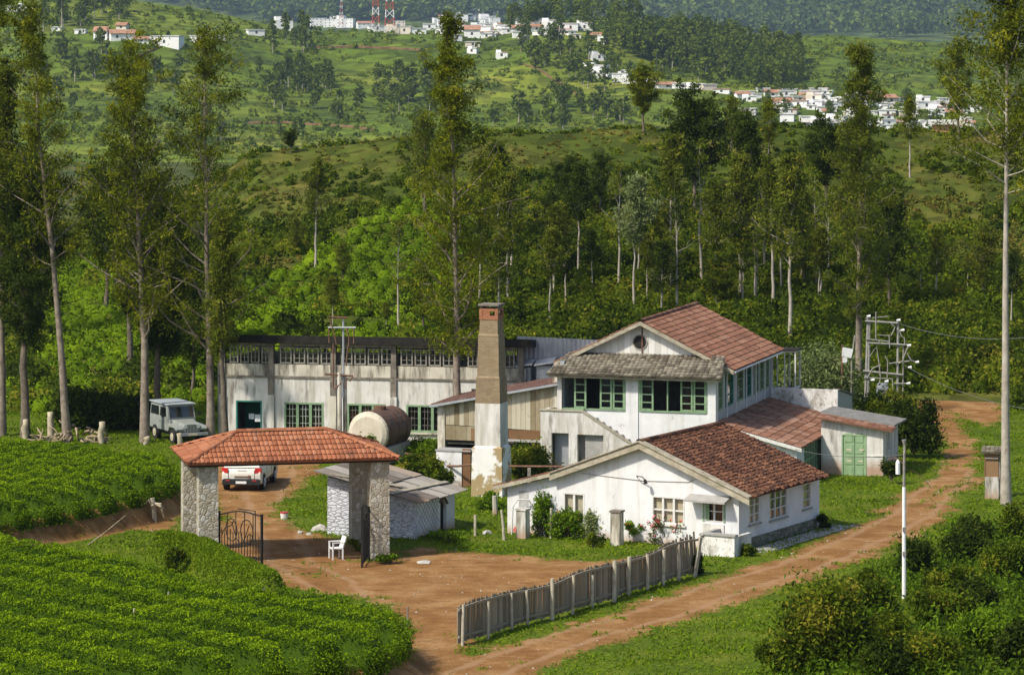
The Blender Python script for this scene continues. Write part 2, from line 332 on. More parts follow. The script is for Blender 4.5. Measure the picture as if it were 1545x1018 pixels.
def join_np(parts):
    """parts = [(verts, quads, tint)] -> merged"""
    V, Fq, T = [], [], []; b = 0
    for v, f, t in parts:
        V.append(v); Fq.append(np.asarray(f)+b); T.append(np.zeros(len(f))+t); b += len(v)
    return np.concatenate(V), np.concatenate(Fq), np.concatenate(T)
# ------------------------------------------------------------------ terrain
RIDGE = ([-900, 0, 200, 330, 380, 500, 600, 720, 850, 950, 1050, 1200, 1350, 1545, 2400], [470, 365, 318, 266, 233, 222, 211, 201, 204, 194, 201, 193, 201, 196, 190])
CREST = ([-900, 0, 100, 190, 300, 400, 450, 740, 800, 860, 960, 1010, 1100, 1150, 1260, 1320, 1450, 1545, 2400], [-30, -8, -5, 0, 14, 36, 47, 45, 32, 26, 28, 40, 52, 58, 53, 58, 68, 76, 110])
def W2(pts, z=0): return np.array([G(x, y, z)[:2] for x, y in pts])
FIELD_B = np.concatenate([W2([(-160, 790), (0, 808), (100, 826), (200, 849), (330, 880), (430, 894), (520, 905), (580, 916)], 1.5), W2([(612, 938)], 1.3), W2([(612, 985), (575, 1008), (300, 1050), (-200, 1095)], .75)])
FIELD_A = np.concatenate([W2([(-160, 664), (0, 663), (120, 673), (262, 694)], 1.6), W2([(264, 738), (210, 756), (130, 773), (0, 796), (-160, 806)], .9)])
def poly_sd(P, X, Y):
    """signed distance: positive inside"""
    d = np.full(X.shape, 1e9); ins = np.zeros(X.shape, bool); n = len(P)
    for i in range(n):
        ax, ay = P[i]; bx, by = P[(i+1) % n]; ex, ey = bx-ax, by-ay
        t = np.clip(((X-ax)*ex+(Y-ay)*ey)/(ex*ex+ey*ey+1e-12), 0, 1)
        d = np.minimum(d, np.hypot(X-ax-t*ex, Y-ay-t*ey))
        c = ((ay > Y) != (by > Y)) & (X < (bx-ax)*(Y-ay)/((by-ay) if by != ay else 1e-12)+ax); ins ^= c
    return np.where(ins, d, -d)
def line_d(P, X, Y):
    d = np.full(X.shape, 1e9)
    for (ax, ay), (bx, by) in zip(P[:-1], P[1:]):
        ex, ey = bx-ax, by-ay; t = np.clip(((X-ax)*ex+(Y-ay)*ey)/(ex*ex+ey*ey), 0, 1)
        d = np.minimum(d, np.hypot(X-ax-t*ex, Y-ay-t*ey))
    return d
def sstep(a, b, x):
    t = np.clip((x-a)/(b-a), 0, 1); return t*t*(3-2*t)
def wob(X, Y, s, seed=0.0):
    x = X/s+seed; y = Y/s-seed*.7
    return (np.sin(x*1.7+1.9*np.sin(y*1.1+seed))+np.sin(y*2.3+1.4*np.sin(x*1.3))+.5*np.sin(x*4.1+y*3.3)+.5*np.sin(x*3.7-y*4.6+1))/3
BANK = W2([(250, 828), (300, 838), (345, 862), (405, 890)], .4)
def zfun(X, Y):
    X = np.asarray(X, float); Y = np.asarray(Y, float); px = CX+F_PX*X/Y
    near = .04*wob(X, Y, 2.3)+.03*wob(X, Y, .8, 3)
    near = near+.75*sstep(-.9, .5, poly_sd(FIELD_B, X, Y))+.9*sstep(-.7, .4, poly_sd(FIELD_A, X, Y))
    near = near+.95*sstep(.95, .25, line_d(BANK, X, Y))
    near = near*sstep(174, 168, Y) - .3*sstep(12, 16, X)*sstep(142, 146, Y)*sstep(171, 160, Y)
    near = near+.5*sstep(118, 108, Y)*sstep(7.5, 11, X)+.15*wob(X, Y, 3.5, 5)*sstep(121, 112, Y)*sstep(7, 10, X)
    yr = np.interp(px, *RIDGE); yc = np.interp(px, *CREST)
    zr = CAM_H-(yr-HZ)/F_PX*250
    t = np.clip((Y-172)/78, 0, 1); pyh = 626.6+(yr-626.6)*t
    mid = CAM_H-(pyh-HZ)/F_PX*Y + (.45*wob(X, Y, 9, 2)+.25*wob(X, Y, 3.4, 1))*np.sin(np.pi*np.clip(t, 0, 1))**.7
    back = zr-(zr+28)*sstep(250, 460, Y)
    z1050 = CAM_H-(245-HZ)/F_PX*1050
    val = -28+(z1050+28)*sstep(460, 1050, Y)
    tf = np.clip((Y-1050)/450, 0, 1); pyf = 245+(yc-245)*tf
    far = CAM_H-(pyf-HZ)/F_PX*Y+(6.5*wob(X, Y, 120, 4)+2.2*wob(X, Y, 42, 2))*np.sin(np.pi*tf)**.8
    zc = CAM_H-(yc-HZ)/F_PX*1500
    aft = zc-(zc+5)*sstep(1500, 2200, Y)
    mt = np.clip((Y-3000)/3800, 0, 1); pmx = px/240.0
    mtn = -5+(385+50*np.sin(pmx+.8)+28*np.sin(2.7*pmx))*mt**1.1+(36*wob(X, Y, 700, 1)+15*wob(X, Y, 250, 6))*np.sin(np.pi*mt)
    z = np.where(Y < 172, near, mid); z = np.where(Y > 250, back, z); z = np.where(Y > 460, val, z); z = np.where(Y > 1050, far, z)
    z = np.where(Y > 1500, aft, z); z = np.where(Y > 2200, mtn, z)
    return z
_YS = np.concatenate([np.arange(60, 300, .2), np.arange(300, 2200, 2.0), np.arange(2200, 6800, 12.0)])
def hit(px, py):
    zz = zfun((px-CX)/F_PX*_YS, _YS); ray = CAM_H-(py-HZ)/F_PX*_YS
    k = np.argmax(zz >= ray)
    if zz[k] < ray[k]: k = len(_YS)-1
    Y = _YS[k]; return Vector(((px-CX)/F_PX*Y, Y, float(zz[k])))
def zat(x, y): return float(zfun(np.array([x]), np.array([y]))[0])
# dirt areas
YARD = W2([(408, 862), (470, 870), (500, 846), (560, 846), (600, 838), (640, 826), (740, 836), (880, 846), (1010, 838), (1030, 852), (900, 900), (800, 925), (706, 962), (700, 985), (760, 1000), (640, 1090), (540, 1090), (606, 1000), (618, 940), (590, 912), (520, 897), (430, 886)])
DRIVE = W2([(320, 840), (330, 770), (300, 720), (330, 700), (390, 692), (470, 694), (484, 712), (430, 750), (412, 770), (432, 790), (480, 806), (560, 826), (600, 838), (500, 850), (480, 872), (400, 866)])
STRIP = W2([(-60, 775), (60, 776), (130, 768), (262, 776), (262, 806), (200, 800), (130, 800), (60, 812), (-60, 808)])
ROADP = W2([(690, 1040), (690, 995), (800, 962), (900, 932), (1000, 900), (1100, 866), (1200, 836), (1240, 812), (1300, 790), (1370, 762), (1420, 752), (1436, 768), (1420, 790), (1330, 834), (1180, 888), (1000, 944), (800, 1012), (740, 1060)])
TRACK = W2([(1350, 772), (1400, 738), (1440, 706), (1452, 680), (1446, 656), (1425, 636), (1420, 622)])
TRACK2 = W2([(1386, 768), (1440, 738), (1475, 712)])
TRACK3 = W2([(120, 770), (330, 735)])
ORANGE = W2([(1372, 613), (1420, 608), (1500, 612), (1515, 628), (1490, 640), (1440, 626), (1390, 627)])
PLOT = W2([(440, 745), (480, 712), (500, 735), (480, 790), (430, 780)])
def dirtfun(X, Y):
    d = np.full(X.shape, -9.0)
    for P, a in ((YARD, 0), (DRIVE, 0), (STRIP, 0), (ROADP, 0), (ORANGE, .1)): d = np.maximum(d, poly_sd(P, X, Y)+a)
    d = np.maximum(d, .75-line_d(TRACK, X, Y)); d = np.maximum(d, .55-line_d(TRACK2, X, Y))
    # bare bank faces under the two tea fields
    for P in (FIELD_B, FIELD_A):
        s = poly_sd(P, X, Y); d = np.maximum(d, np.where((s > -.9) & (s < .6), .3+.2*wob(X, Y, 1.5, 2), -9))
    d = d+.38*wob(X, Y, 1.4, 1)+.22*wob(X, Y, .5, 4)
    d = np.where(Y > 176, -3, d)
    return np.clip(d, -3, 3)
RUTC = W2([(640, 1060), (720, 1014), (800, 982), (900, 950), (1000, 922), (1100, 884), (1200, 856), (1300, 815), (1380, 775), (1430, 722), (1450, 680)])
RUTD = W2([(560, 960), (500, 880), (440, 850), (420, 800), (395, 745), (420, 705)])
def rutfun(X, Y):
    r = np.zeros(X.shape)
    for P in (RUTC, RUTD): r = np.maximum(r, np.exp(-((np.abs(line_d(P, X, Y)+.12*wob(X, Y, 2.1, 3))-.78)/.24)**2))
    return r
def groundmat():
    m, n, l, b, o = _nm('grass and red earth')
    g1 = N_ramp(n, l, N_noise(n, l, .55, 6, .65), [(.3, (.060, .100, .006)), (.5, (.10, .15, .008)), (.66, (.16, .185, .018)), (.8, (.22, .165, .04))])
    g2 = N_ramp(n, l, N_noise(n, l, 7, 4, .7), [(.35, (.55,)*3), (.7, (1.2,)*3)]); g = N_mix(n, l, 1.0, g1, g2, 'MULTIPLY')
    d1 = N_ramp(n, l, N_noise(n, l, .5, 7, .68), [(.3, (.180, .083, .026)), (.48, (.265, .134, .046)), (.62, (.36, .21, .090)), (.76, (.22, .108, .036))])
    d2 = N_ramp(n, l, N_noise(n, l, 9, 5, .7), [(.3, (.72,)*3), (.7, (1.15,)*3)]); d = N_mix(n, l, 1.0, d1, d2, 'MULTIPLY')
    st = N_ramp(n, l, N_noise(n, l, 1.1, 6, .7, (.6, 2.2, 1), off=(4, 4, 0)), [(.52, (0, 0, 0)), (.68, (.75,)*3)])
    d = N_mix(n, l, st, d, (.13, .056, .02))
    ru = N_math(n, l, 'MULTIPLY', N_attr(n, 'rut'), N_noise(n, l, 1.7, 5, .7, off=(7, 7, 0)))
    d = N_mix(n, l, N_ramp(n, l, ru, [(.18, (0, 0, 0)), (.5, (.8,)*3)]), d, (.33, .20, .105))
    f = N_math(n, l, 'ADD', N_attr(n, 'dirt'), N_math(n, l, 'MULTIPLY', N_math(n, l, 'SUBTRACT', N_noise(n, l, 2.6, 7, .75), .5), 2.6))
    f = N_ramp(n, l, f, [(.38, (0, 0, 0)), (.62, (1, 1, 1))])
    l.new(N_mix(n, l, f, g, d), b.inputs['Base Color']); b.inputs['Roughness'].default_value = .95; b.inputs['Specular IOR Level'].default_value = .12
    N_bump(n, l, N_noise(n, l, 5, 7, .75), b, .55, .10); return m
def grid(a0, a1, na, Ys):
    A = np.linspace(a0, a1, na); AA, YY = np.meshgrid(A, Ys); X = AA*YY; Z = zfun(X, YY)
    V = np.stack([X, YY, Z], 2).reshape(-1, 3); ny = len(Ys)
    i = np.arange((ny-1)*(na-1)); r = i//(na-1); c = i % (na-1); q = r*na+c
    return V, np.stack([q, q+1, q+na+1, q+na], 1), X.ravel(), YY.ravel()
def sub(V, Fq, keep):
    Fk = Fq[keep]; u, inv = np.unique(Fk, return_inverse=True); return V[u], inv.reshape(Fk.shape), u
GM = groundmat()
V, Fq, gx, gy = grid(-.30, .30, 460, np.concatenate([np.arange(45, 95, 2.0), np.arange(95, 176.1, .27)]))
DIRT = dirtfun(gx, gy); fd = DIRT[Fq].mean(1)
fcx = gx[Fq].mean(1); fcy = gy[Fq].mean(1)
road = (fd > 0) & ((poly_sd(ROADP, fcx, fcy) > -.8) | (line_d(TRACK, fcx, fcy) < 1.3) | (line_d(TRACK2, fcx, fcy) < 1) | (poly_sd(ORANGE, fcx, fcy) > -.5))
for nm, keep, lab in (('dirt_road', road, 'red earth track curving past the white bungalow up to the right'), ('ground', ~road, 'grass and bare red earth of the factory yard')):
    v_, f_, u_ = sub(V, Fq, keep); me = npmesh(nm, v_, f_, None, True)
    a = me.attributes.new('dirt', 'FLOAT', 'POINT'); a.data.foreach_set('value', (DIRT[u_]*.8+.5).astype(np.float32))
    a = me.attributes.new('rut', 'FLOAT', 'POINT'); a.data.foreach_set('value', rutfun(gx[u_], gy[u_]).astype(np.float32))
    tag(link(nm, me, GM), lab, 'road' if nm == 'dirt_road' else 'ground', None, 'structure')
def hillmat(name, stops, s1, dark, s2, bs, extra=None, bd=.3):
    m, n, l, b, o = _nm(name)
    col = N_ramp(n, l, N_noise(n, l, s1, 8, .65), stops)
    if extra:
        ec, es, el, eh, stre = extra
        f = N_ramp(n, l, N_noise(n, l, es, 6, .65, stre, off=(5, 1, 0)), [(el, (0, 0, 0)), (eh, (1, 1, 1))]); col = N_mix(n, l, f, col, ec)
    v = n.new('ShaderNodeTexVoronoi'); v.inputs['Scale'].default_value = s2
    tc = n.new('ShaderNodeTexCoord'); l.new(tc.outputs['Object'], v.inputs['Vector'])
    sp = n.new('ShaderNodeSeparateColor'); l.new(v.outputs['Color'], sp.inputs[0])
    d2 = N_ramp(n, l, sp.outputs[0], [(0, (dark,)*3), (1, (1.25,)*3)]); col = N_mix(n, l, 1.0, col, d2, 'MULTIPLY')
    l.new(col, b.inputs['Base Color']); b.inputs['Roughness'].default_value = .95; b.inputs['Specular IOR Level'].default_value = .1
    N_bump(n, l, v.outputs['Distance'], b, -.9, bd); return m
HM = hillmat('near hill turf', [(.3, (.032, .050, .006)), (.48, (.060, .080, .010)), (.62, (.12, .11, .022)), (.76, (.22, .15, .06))], .09, .6, .9, 3, None, .5)
V, Fq, _, _ = grid(-.30, .30, 300, np.concatenate([np.arange(176.1-.27*0, 260, .6), np.geomspace(260, 1050, 60)]))
tag(link('near_hill', npmesh('near_hill', V, Fq, None, True), HM), 'scrubby green hillside rising right behind the buildings', 'hill', None, 'structure')
FM = hillmat('far tea slopes', [(.3, (.055, .090, .008)), (.48, (.100, .145, .012)), (.62, (.165, .195, .02)), (.78, (.25, .19, .045))], .012, .55, .16, 3, ((.055, .085, .010), .022, .53, .6, (1, 1, 1)), 3.0)
V, Fq, _, _ = grid(-.30, .30, 360, np.concatenate([np.arange(1050, 1510, 4.0), np.geomspace(1510, 2200, 20)]))
tag(link('far_hill', npmesh('far_hill', V, Fq, None, True), FM), 'distant tea covered hill carrying the white village', 'hill', None, 'structure')
MM = hillmat('mountain forest', [(.35, (.045, .070, .018)), (.5, (.08, .115, .026)), (.62, (.14, .17, .034)), (.75, (.20, .20, .055))], .0045, .45, .05, 3, ((.16, .19, .04), .004, .56, .66, (1, 1, 1)), 8)
V, Fq, _, _ = grid(-.30, .30, 300, np.geomspace(2200, 7200, 190))
tag(link('mountains', npmesh('mountains', V, Fq, None, True), MM), 'hazy blue forested mountains across the top', 'mountain', None, 'structure')
MT['cement_dark'] = mat('mossy cement sheet', (.17, .165, .15), (.26, .25, .235), 2.5, .9, .15, [((.12, .10, .07), 2, (1, 1, 1), .52, .7, .7)])
# ------------------------------------------------------------------ building kit
class Fr:
    """vertical wall plane in the local space of a thing: s along, d outward, z up; px() turns a photo rectangle into it"""
    def __init__(s, root, o=(0, 0), ax=(1, 0), n=(0, -1)):
        s.o = Vector((o[0], o[1])); s.ax = Vector(ax).normalized(); s.n = Vector(n).normalized()
        s.loc = Vector(root.location); s.c = math.cos(root.rotation_euler[2]); s.s = math.sin(root.rotation_euler[2])
    def P(s, a, d, z):
        q = s.o+s.ax*a+s.n*d; return (q.x, q.y, z)
    def px(s, x, y):
        R2 = lambda v: Vector((v.x*s.c-v.y*s.s, v.x*s.s+v.y*s.c))
        o = R2(s.o)+s.loc.xy; n = R2(s.n); ax = R2(s.ax); dr = Vector(((x-CX)/F_PX, 1.0))
        t = o.dot(n)/dr.dot(n); return (dr*t-o).dot(ax), CAM_H-(y-HZ)/F_PX*t-s.loc.z
    def rect(s, x0, y0, x1, y1):
        ym = (y0+y1)/2; xm = (x0+x1)/2
        return s.px(x0, ym)[0], s.px(x1, ym)[0], s.px(xm, y1)[1], s.px(xm, y0)[1]
    def box(s, mb, a0, a1, d0, d1, z0, z1, t=None):
        P = s.P; mb.hexa([P(a0, d1, z0), P(a1, d1, z0), P(a1, d0, z0), P(a0, d0, z0), P(a0, d1, z1), P(a1, d1, z1), P(a1, d0, z1), P(a0, d0, z1)], t)
    def slant(s, mb, a0, a1, d0, d1, z0, za, zb, t=None):
        P = s.P; mb.hexa([P(a0, d1, z0), P(a1, d1, z0), P(a1, d0, z0), P(a0, d0, z0), P(a0, d1, za), P(a1, d1, zb), P(a1, d0, zb), P(a0, d0, za)], t)
    def wall(s, mb, prof, z0, openings=(), th=.2):
        """prof = [(a, ztop)]; openings = [(a0,a1,z0,z1)]; d from -th to 0"""
        top = lambda a: float(np.interp(a, [p[0] for p in prof], [p[1] for p in prof]))
        lo, hi = prof[0][0], prof[-1][0]
        bs = sorted(set([round(p[0], 4) for p in prof]+[round(min(max(v, lo), hi), 4) for o in openings for v in o[:2]]))
        for a, b in zip(bs[:-1], bs[1:]):
            if b-a < 1e-3: continue
            m = (a+b)/2; z = z0
            for o in sorted([o for o in openings if o[0]-1e-3 <= m <= o[1]+1e-3], key=lambda o: o[2]):
                if o[2] > z+1e-3: s.box(mb, a, b, -th, 0, z, o[2])
                z = o[3]
            if min(top(a), top(b)) > z+1e-3: s.slant(mb, a, b, -th, 0, z, top(a), top(b))
def win(F, parent, r, cols, rows, m, fw=.06, mw=.03, dep=.06, glass='glass', proud=.012, back=None, name='window', gl=True, inset=.05):
    """framed window: frame mesh (part) with a pane (sub-part)"""
    a0, a1, z0, z1 = r; w = MB(); d0, d1 = -inset-dep, proud
    F.box(w, a0, a1, d0, d1, z0, z0+fw); F.box(w, a0, a1, d0, d1, z1-fw, z1)
    F.box(w, a0, a0+fw, d0, d1, z0+fw, z1-fw); F.box(w, a1-fw, a1, d0, d1, z0+fw, z1-fw)
    for i in range(1, cols):
        x = a0+(a1-a0)*i/cols; F.box(w, x-mw, x+mw, d0+.02, d1-.015, z0+fw, z1-fw)
    for j in range(1, rows):
        z = z0+(z1-z0)*j/rows
        for i in range(cols):
            xa = a0+(a1-a0)*i/cols+(fw if i == 0 else mw); xb = a0+(a1-a0)*(i+1)/cols-(fw if i == cols-1 else mw)
            F.box(w, xa, xb, d0+.03, d1-.03, z-mw*.6, z+mw*.6)
    o = w.build(name, MT[m], parent)
    if gl:
        p = MB(); F.box(p, a0+.01, a1-.01, d0+.035, d0+.043, z0+.01, z1-.01); p.build('pane', MT[glass], o)
    if back:
        p = MB(); F.box(p, a0+.02, a1-.02, d0-.05, d0-.04, z0+.02, z1-.02); p.build('curtain', MT[back], o)
    return o
def tiles(mb, rng, o, e, up, T, Lf, Rf, cw=.25, rh=.28, rib=.03, lift=.035, jit=.01, slip=.02, base=True, edge_jit=0.0):
    """clay tiles over a roof plane; o eave origin, e along the eave, up the slope; Lf(t), Rf(t) bounds along e"""
    o = Vector(o); e = Vector(e).normalized(); up = Vector(up).normalized(); nrm = e.cross(up).normalized()
    if nrm.z < 0: nrm = -nrm
    P = lambda s_, t_, h: tuple(o+e*s_+up*t_+nrm*h)
    if base:
        ts = np.linspace(0, T, 5); mb.tint = .25
        for t0, t1 in zip(ts[:-1], ts[1:]):
            mb.hexa([P(Lf(t0), t0, -.07), P(Rf(t0), t0, -.07), P(Rf(t1), t1, -.07), P(Lf(t1), t1, -.07), P(Lf(t0), t0, -.012), P(Rf(t0), t0, -.012), P(Rf(t1), t1, -.012), P(Lf(t1), t1, -.012)])
        mb.tint = None
    n = max(1, int(round(T/rh))); rh = T/n; row_t = 0
    for i in range(n):
        t0 = i*rh; t1 = min(T, t0+rh*1.15); tm = t0+rh*.5; L, Rr = Lf(tm), Rf(tm)
        k0 = int(math.floor(L/cw)); k1 = int(math.ceil(Rr/cw)); row_t = rng.uniform(-.12, .12)
        for k in range(k0, k1):
            s0 = max(L, k*cw+rng.uniform(-jit, jit)); s1 = min(Rr, (k+1)*cw+rng.uniform(-jit, jit)*.3)
            if s1-s0 < cw*.25: continue
            dt = rng.uniform(-slip, slip)-(rng.random() < edge_jit and i == 0)*.08; h = lift+rng.uniform(0, jit)
            sm = s0+(s1-s0)*.5; b = len(mb.v); q = s1-s0
            mb.v += [P(s0, t0+dt, h*.55), P(s0+q*.3, t0+dt, h+rib), P(s0+q*.72, t0+dt, h+rib), P(s1-q*.02, t0+dt, h*.55),
                     P(s0, t1, .004), P(s0+q*.3, t1, .004+rib), P(s0+q*.72, t1, .004+rib), P(s1-q*.02, t1, .004),
                     P(s0, t0+dt+.004, -.01), P(s1-q*.02, t0+dt+.004, -.01)]
            t = min(1, max(0, rng.random()*.8+.1+row_t))
            for f in ((0, 1, 5, 4), (1, 2, 6, 5), (2, 3, 7, 6), (8, 9, 3, 2, 1, 0)): mb.face([b+x for x in f], t)
def ridgecap(mb, rng, p0, p1, r=.11, seg=.4, lean=.0):
    p0, p1 = Vector(p0), Vector(p1); L = (p1-p0).length; n = max(1, int(L/seg)); d = (p1-p0).normalized()
    sd = d.cross(Vector((0, 0, 1))).normalized(); u = sd.cross(d)
    for i in range(n):
        a = p0+d*(L*i/n-.03); b_ = p0+d*(L*(i+1)/n+.02); b = len(mb.v); t = rng.random()
        for q, rr in ((a, r*1.12), (b_, r*.95)):
            for k in range(5):
                w = math.pi*k/4; mb.v.append(tuple(q+sd*math.cos(w)*rr+u*(math.sin(w)*rr*.75-.02)))
        for k in range(4): mb.face((b+k, b+k+1, b+6+k, b+5+k), t)
def sheets(mb, rng, P00, P10, P11, P01, n, th=.02, pitch=.12, amp=.018, gap=0.0, jit=.01):
    """corrugated sheets side by side over a quad; P00->P10 along the eave"""
    P00, P10, P11, P01 = map(Vector, (P00, P10, P11, P01)); nrm = (P10-P00).cross(P01-P00).normalized()
    if nrm.z < 0: nrm = -nrm
    L = (P10-P00).length; m = max(2, int(L/n/pitch*4))
    for i in range(n):
        t = rng.random(); dz = (i % 2)*.012+rng.uniform(0, jit); e0 = rng.uniform(-.06, .04); b = len(mb.v)
        for k in range(m+1):
            s = (i+k/m*(1-gap))/n; a = P00.lerp(P10, s); c = P01.lerp(P11, s); h = amp*math.sin(k*math.pi/2+.4)+dz
            up = (c-a).normalized(); a = a+up*e0
            mb.v += [tuple(a+nrm*h), tuple(c+nrm*h), tuple(a+nrm*(h-th)), tuple(c+nrm*(h-th))]
        for k in range(m):
            q = b+4*k; mb.face((q, q+4, q+5, q+1), t); mb.face((q+2, q+3, q+7, q+6), t); mb.face((q, q+2, q+6, q+4), t); mb.face((q+1, q+5, q+7, q+3), t)
def boards(mb, F, rng, a0, a1, z0f, z1f, bw=.22, d0=-.03, d1=.0, gap=.012):
    n = max(1, int(round((a1-a0)/bw))); w = (a1-a0)/n
    for i in range(n):
        a = a0+i*w; b = a+w-gap; j = rng.uniform(-.008, .008); P = F.P
        z = [z0f(a), z0f(b), z1f(a), z1f(b)]
        if (z[2]+z[3])-(z[0]+z[1]) < .05: continue
        mb.hexa([P(a, d1+j, z[0]), P(b, d1+j, z[1]), P(b, d0, z[1]), P(a, d0, z[0]), P(a, d1+j, z[2]), P(b, d1+j, z[3]), P(b, d0, z[3]), P(a, d0, z[2])], rng.random())
RG = random.Random(11)
# ------------------------------------------------------------------ long factory
fx = thing('factory', 'long stained factory block under a thin black roof behind the gateway', 'factory', (-14.8, 160, 0), R(-10.5))
F = Fr(fx); L = 15.75
o_teal = F.rect(356, 604, 395, 649); wl = [F.rect(429, 607, 488, 649), F.rect(524, 609, 582, 650), F.rect(613, 611, 672, 652)]
zb = 3.30; z_cl0, z_cl1 = 3.98, 5.02
w = MB(); F.wall(w, [(0, zb), (L, zb)], -.4, [o_teal]+wl, .25)
F2 = Fr(fx, (0, 0), (0, 1), (-1, 0)); F2.wall(w, [(.25, zb), (7, zb)], -.4, [], .25)
F3 = Fr(fx, (L, 0), (0, 1), (1, 0)); F3.wall(w, [(.25, z_cl0), (7, z_cl0)], -.4, [], .25)
F4 = Fr(fx, (0, 7), (1, 0), (0, 1)); F4.wall(w, [(0, z_cl0), (L, z_cl0)], -.4, [], .25)
w.build('wall', MT['white_stained'], fx)
w = MB(); F.wall(w, [(0, z_cl0), (L, z_cl0)], zb+.10, [], .22); F2.wall(w, [(.22, z_cl0), (7, z_cl0)], zb+.10, [], .22); w.build('upper_wall', MT['cream_stained'], fx)
w = MB(); F.box(w, -.04, L, -.24, .06, zb, zb+.10); F2.box(w, .24, 7, -.2, .04, zb, zb+.10); w.build('string_course', MT['dark_conc'], fx)
pil = [.25]+[F.px(x, 600)[0] for x in (409, 503, 594, 688)]+[L-.25]
for i, a in enumerate(pil):
    w = MB(); F.box(w, a-.17, a+.17, 0, .13, -.4, 2.45); p = w.build('pilaster', MT['white_stained' if i % 2 else 'cream_stained'], fx)
    w = MB(); F.box(w, a-.15, a+.15, .0, .10, 2.45, zb); F.box(w, a-.15, a+.15, .0, .08, zb+.10, z_cl0); F.box(w, a-.13, a+.13, -.2, .06, z_cl0, 5.02); w.build('post', MT['dark_conc'], p)
for r in wl:
    o = win(F, fx, r, 3, 1, 'green', .09, .07, .06)
    g = MB(); n = 3
    for c in range(3):
        ca = r[0]+(r[1]-r[0])*c/3+.10; cb = r[0]+(r[1]-r[0])*(c+1)/3-.10
        for k in range(1, 3): x = ca+(cb-ca)*k/3; F.box(g, x-.014, x+.014, -.10, -.075, r[2]+.09, r[3]-.09)
        for k in range(1, 4): z = r[2]+(r[3]-r[2])*k/4; F.box(g, ca, cb, -.098, -.077, z-.014, z+.014)
    g.build('glazing_bars', MT['wood_white' if r is wl[0] else 'wood_grey'], o)
    sl = MB(); F.box(sl, r[0]-.06, r[1]+.06, .0, .10, r[2]-.10, r[2]-.005); sl.build('sill', MT['cream_stained'], o)
a0, a1, z0, z1 = o_teal
w = MB(); F.box(w, a0, a1, -.22, .015, z1-.07, z1); F.box(w, a0, a0+.07, -.22, .015, z0, z1-.07); F.box(w, a1-.07, a1, -.22, .015, z0, z1-.07)
ot = w.build('window', MT['teal'], fx)
w = MB(); F.box(w, a0-.05, a1+.05, 0, .12, z0-.12, z0-.004); w.build('sill', MT['cream_stained'], ot)
w = MB(); F.box(w, a0+.5, a0+.78, -.62, -.61, z0+.50, z0+.78); F.box(w, a0+.82, a0+1.18, -.60, -.59, z0+.38, z0+.74); w.build('paper', MT['paper'], ot)
w = MB(); F.box(w, a0-.2, a1+.4, -2.6, -2.5, -.3, 3.2); F.box(w, a0+.02, a1-.1, -1.6, -.3, .5, .62); w.build('inner_wall', MT['teal'], ot)
groups = [(345, 409, 4), (421, 503, 4), (513, 594, 4), (603, 688, 4), (704, 778, 4)]
for x0, x1, n in groups:
    A0 = F.px(x0, 540)[0]; A1 = min(F.px(x1, 540)[0], L-.3); 
    for k in range(n):
        a = A0+(A1-A0)*k/n+.05; b = A0+(A1-A0)*(k+1)/n-.05; j = RG.uniform(-.03, .03)
        win(F, fx, (a, b, z_cl0+.04, 4.86+j), 2, 3, 'wood_grey', .065, .02, .05, gl=RG.random() > .25)
        m = MB(); F.box(m, a-.04, b+.04, -.12, .03, 4.90, 5.02); m.build('lintel', MT['wood_grey'], fx)
w = MB()
for k in range(14):
    a = .4+k*(L-.8)/13; w.box(a-.06, a+.06, 6.78, 7.0, z_cl0, 4.46)
w.box(0, L, 6.80, 6.98, 4.2, 4.26); w.build('rear_mullions', MT['dark_conc'], fx)
w = MB(); w.hexa([(-.9, -.38, 5.06), (L+.3, -.38, 5.06), (L+.3, 7.6, 4.42), (-.9, 7.6, 4.42), (-.9, -.38, 5.46), (L+.3, -.38, 5.46), (L+.3, 7.6, 4.62), (-.9, 7.6, 4.62)])
w.build('roof', MT['tar'], fx)
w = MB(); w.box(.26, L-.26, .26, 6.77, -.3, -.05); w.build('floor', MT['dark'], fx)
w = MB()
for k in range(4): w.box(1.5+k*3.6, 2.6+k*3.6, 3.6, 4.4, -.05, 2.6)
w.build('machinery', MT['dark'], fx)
# ------------------------------------------------------------------ main house
mh = thing('factory_house', 'two storey white house with open green casements and a red tiled gable roof', 'house', (2.19, 149, 0), R(-17))
UW = 7.55; H = Fr(mh); V0 = 12.0
zs, zt = 2.90, 4.52
wa = [H.rect(842, 565, 944, 617), H.rect(964, 569, 1067, 620)]
op = [(r[0], r[1], zs, zt) for r in wa]
S = Fr(mh, (UW, 0), (0, 1), (1, 0))
sw = [(S.px(x0, 580)[0], S.px(x1, 580)[0], 3.0, 4.55) for x0, x1 in ((1083, 1090), (1094, 1106), (1112, 1121), (1124, 1133), (1137, 1144), (1146.5, 1152), (1155, 1159.5))]
w = MB(); H.wall(w, [(0, 4.75), (UW, 4.75)], -.5, op, .22); w.build('wall', MT['white'], mh)
w = MB(); S.wall(w, [(.22, 4.95), (V0, 4.95)], -.6, sw, .2)
Fr(mh, (0, 0), (0, 1), (-1, 0)).wall(w, [(.22, 5.1), (V0, 5.1)], -.5, [], .2); Fr(mh, (0, V0), (1, 0), (0, 1)).wall(w, [(.2, 5.3), (3.7, 6.8), (UW-.2, 5.0)], -.5, [], .2)
w.build('side_wall', MT['zinc'], mh)
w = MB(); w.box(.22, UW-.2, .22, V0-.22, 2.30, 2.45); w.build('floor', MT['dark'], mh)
w = MB(); w.box(.22, UW-.2, 4.0, 4.1, 2.45, 5.2); w.build('partition', MT['dark'], mh)
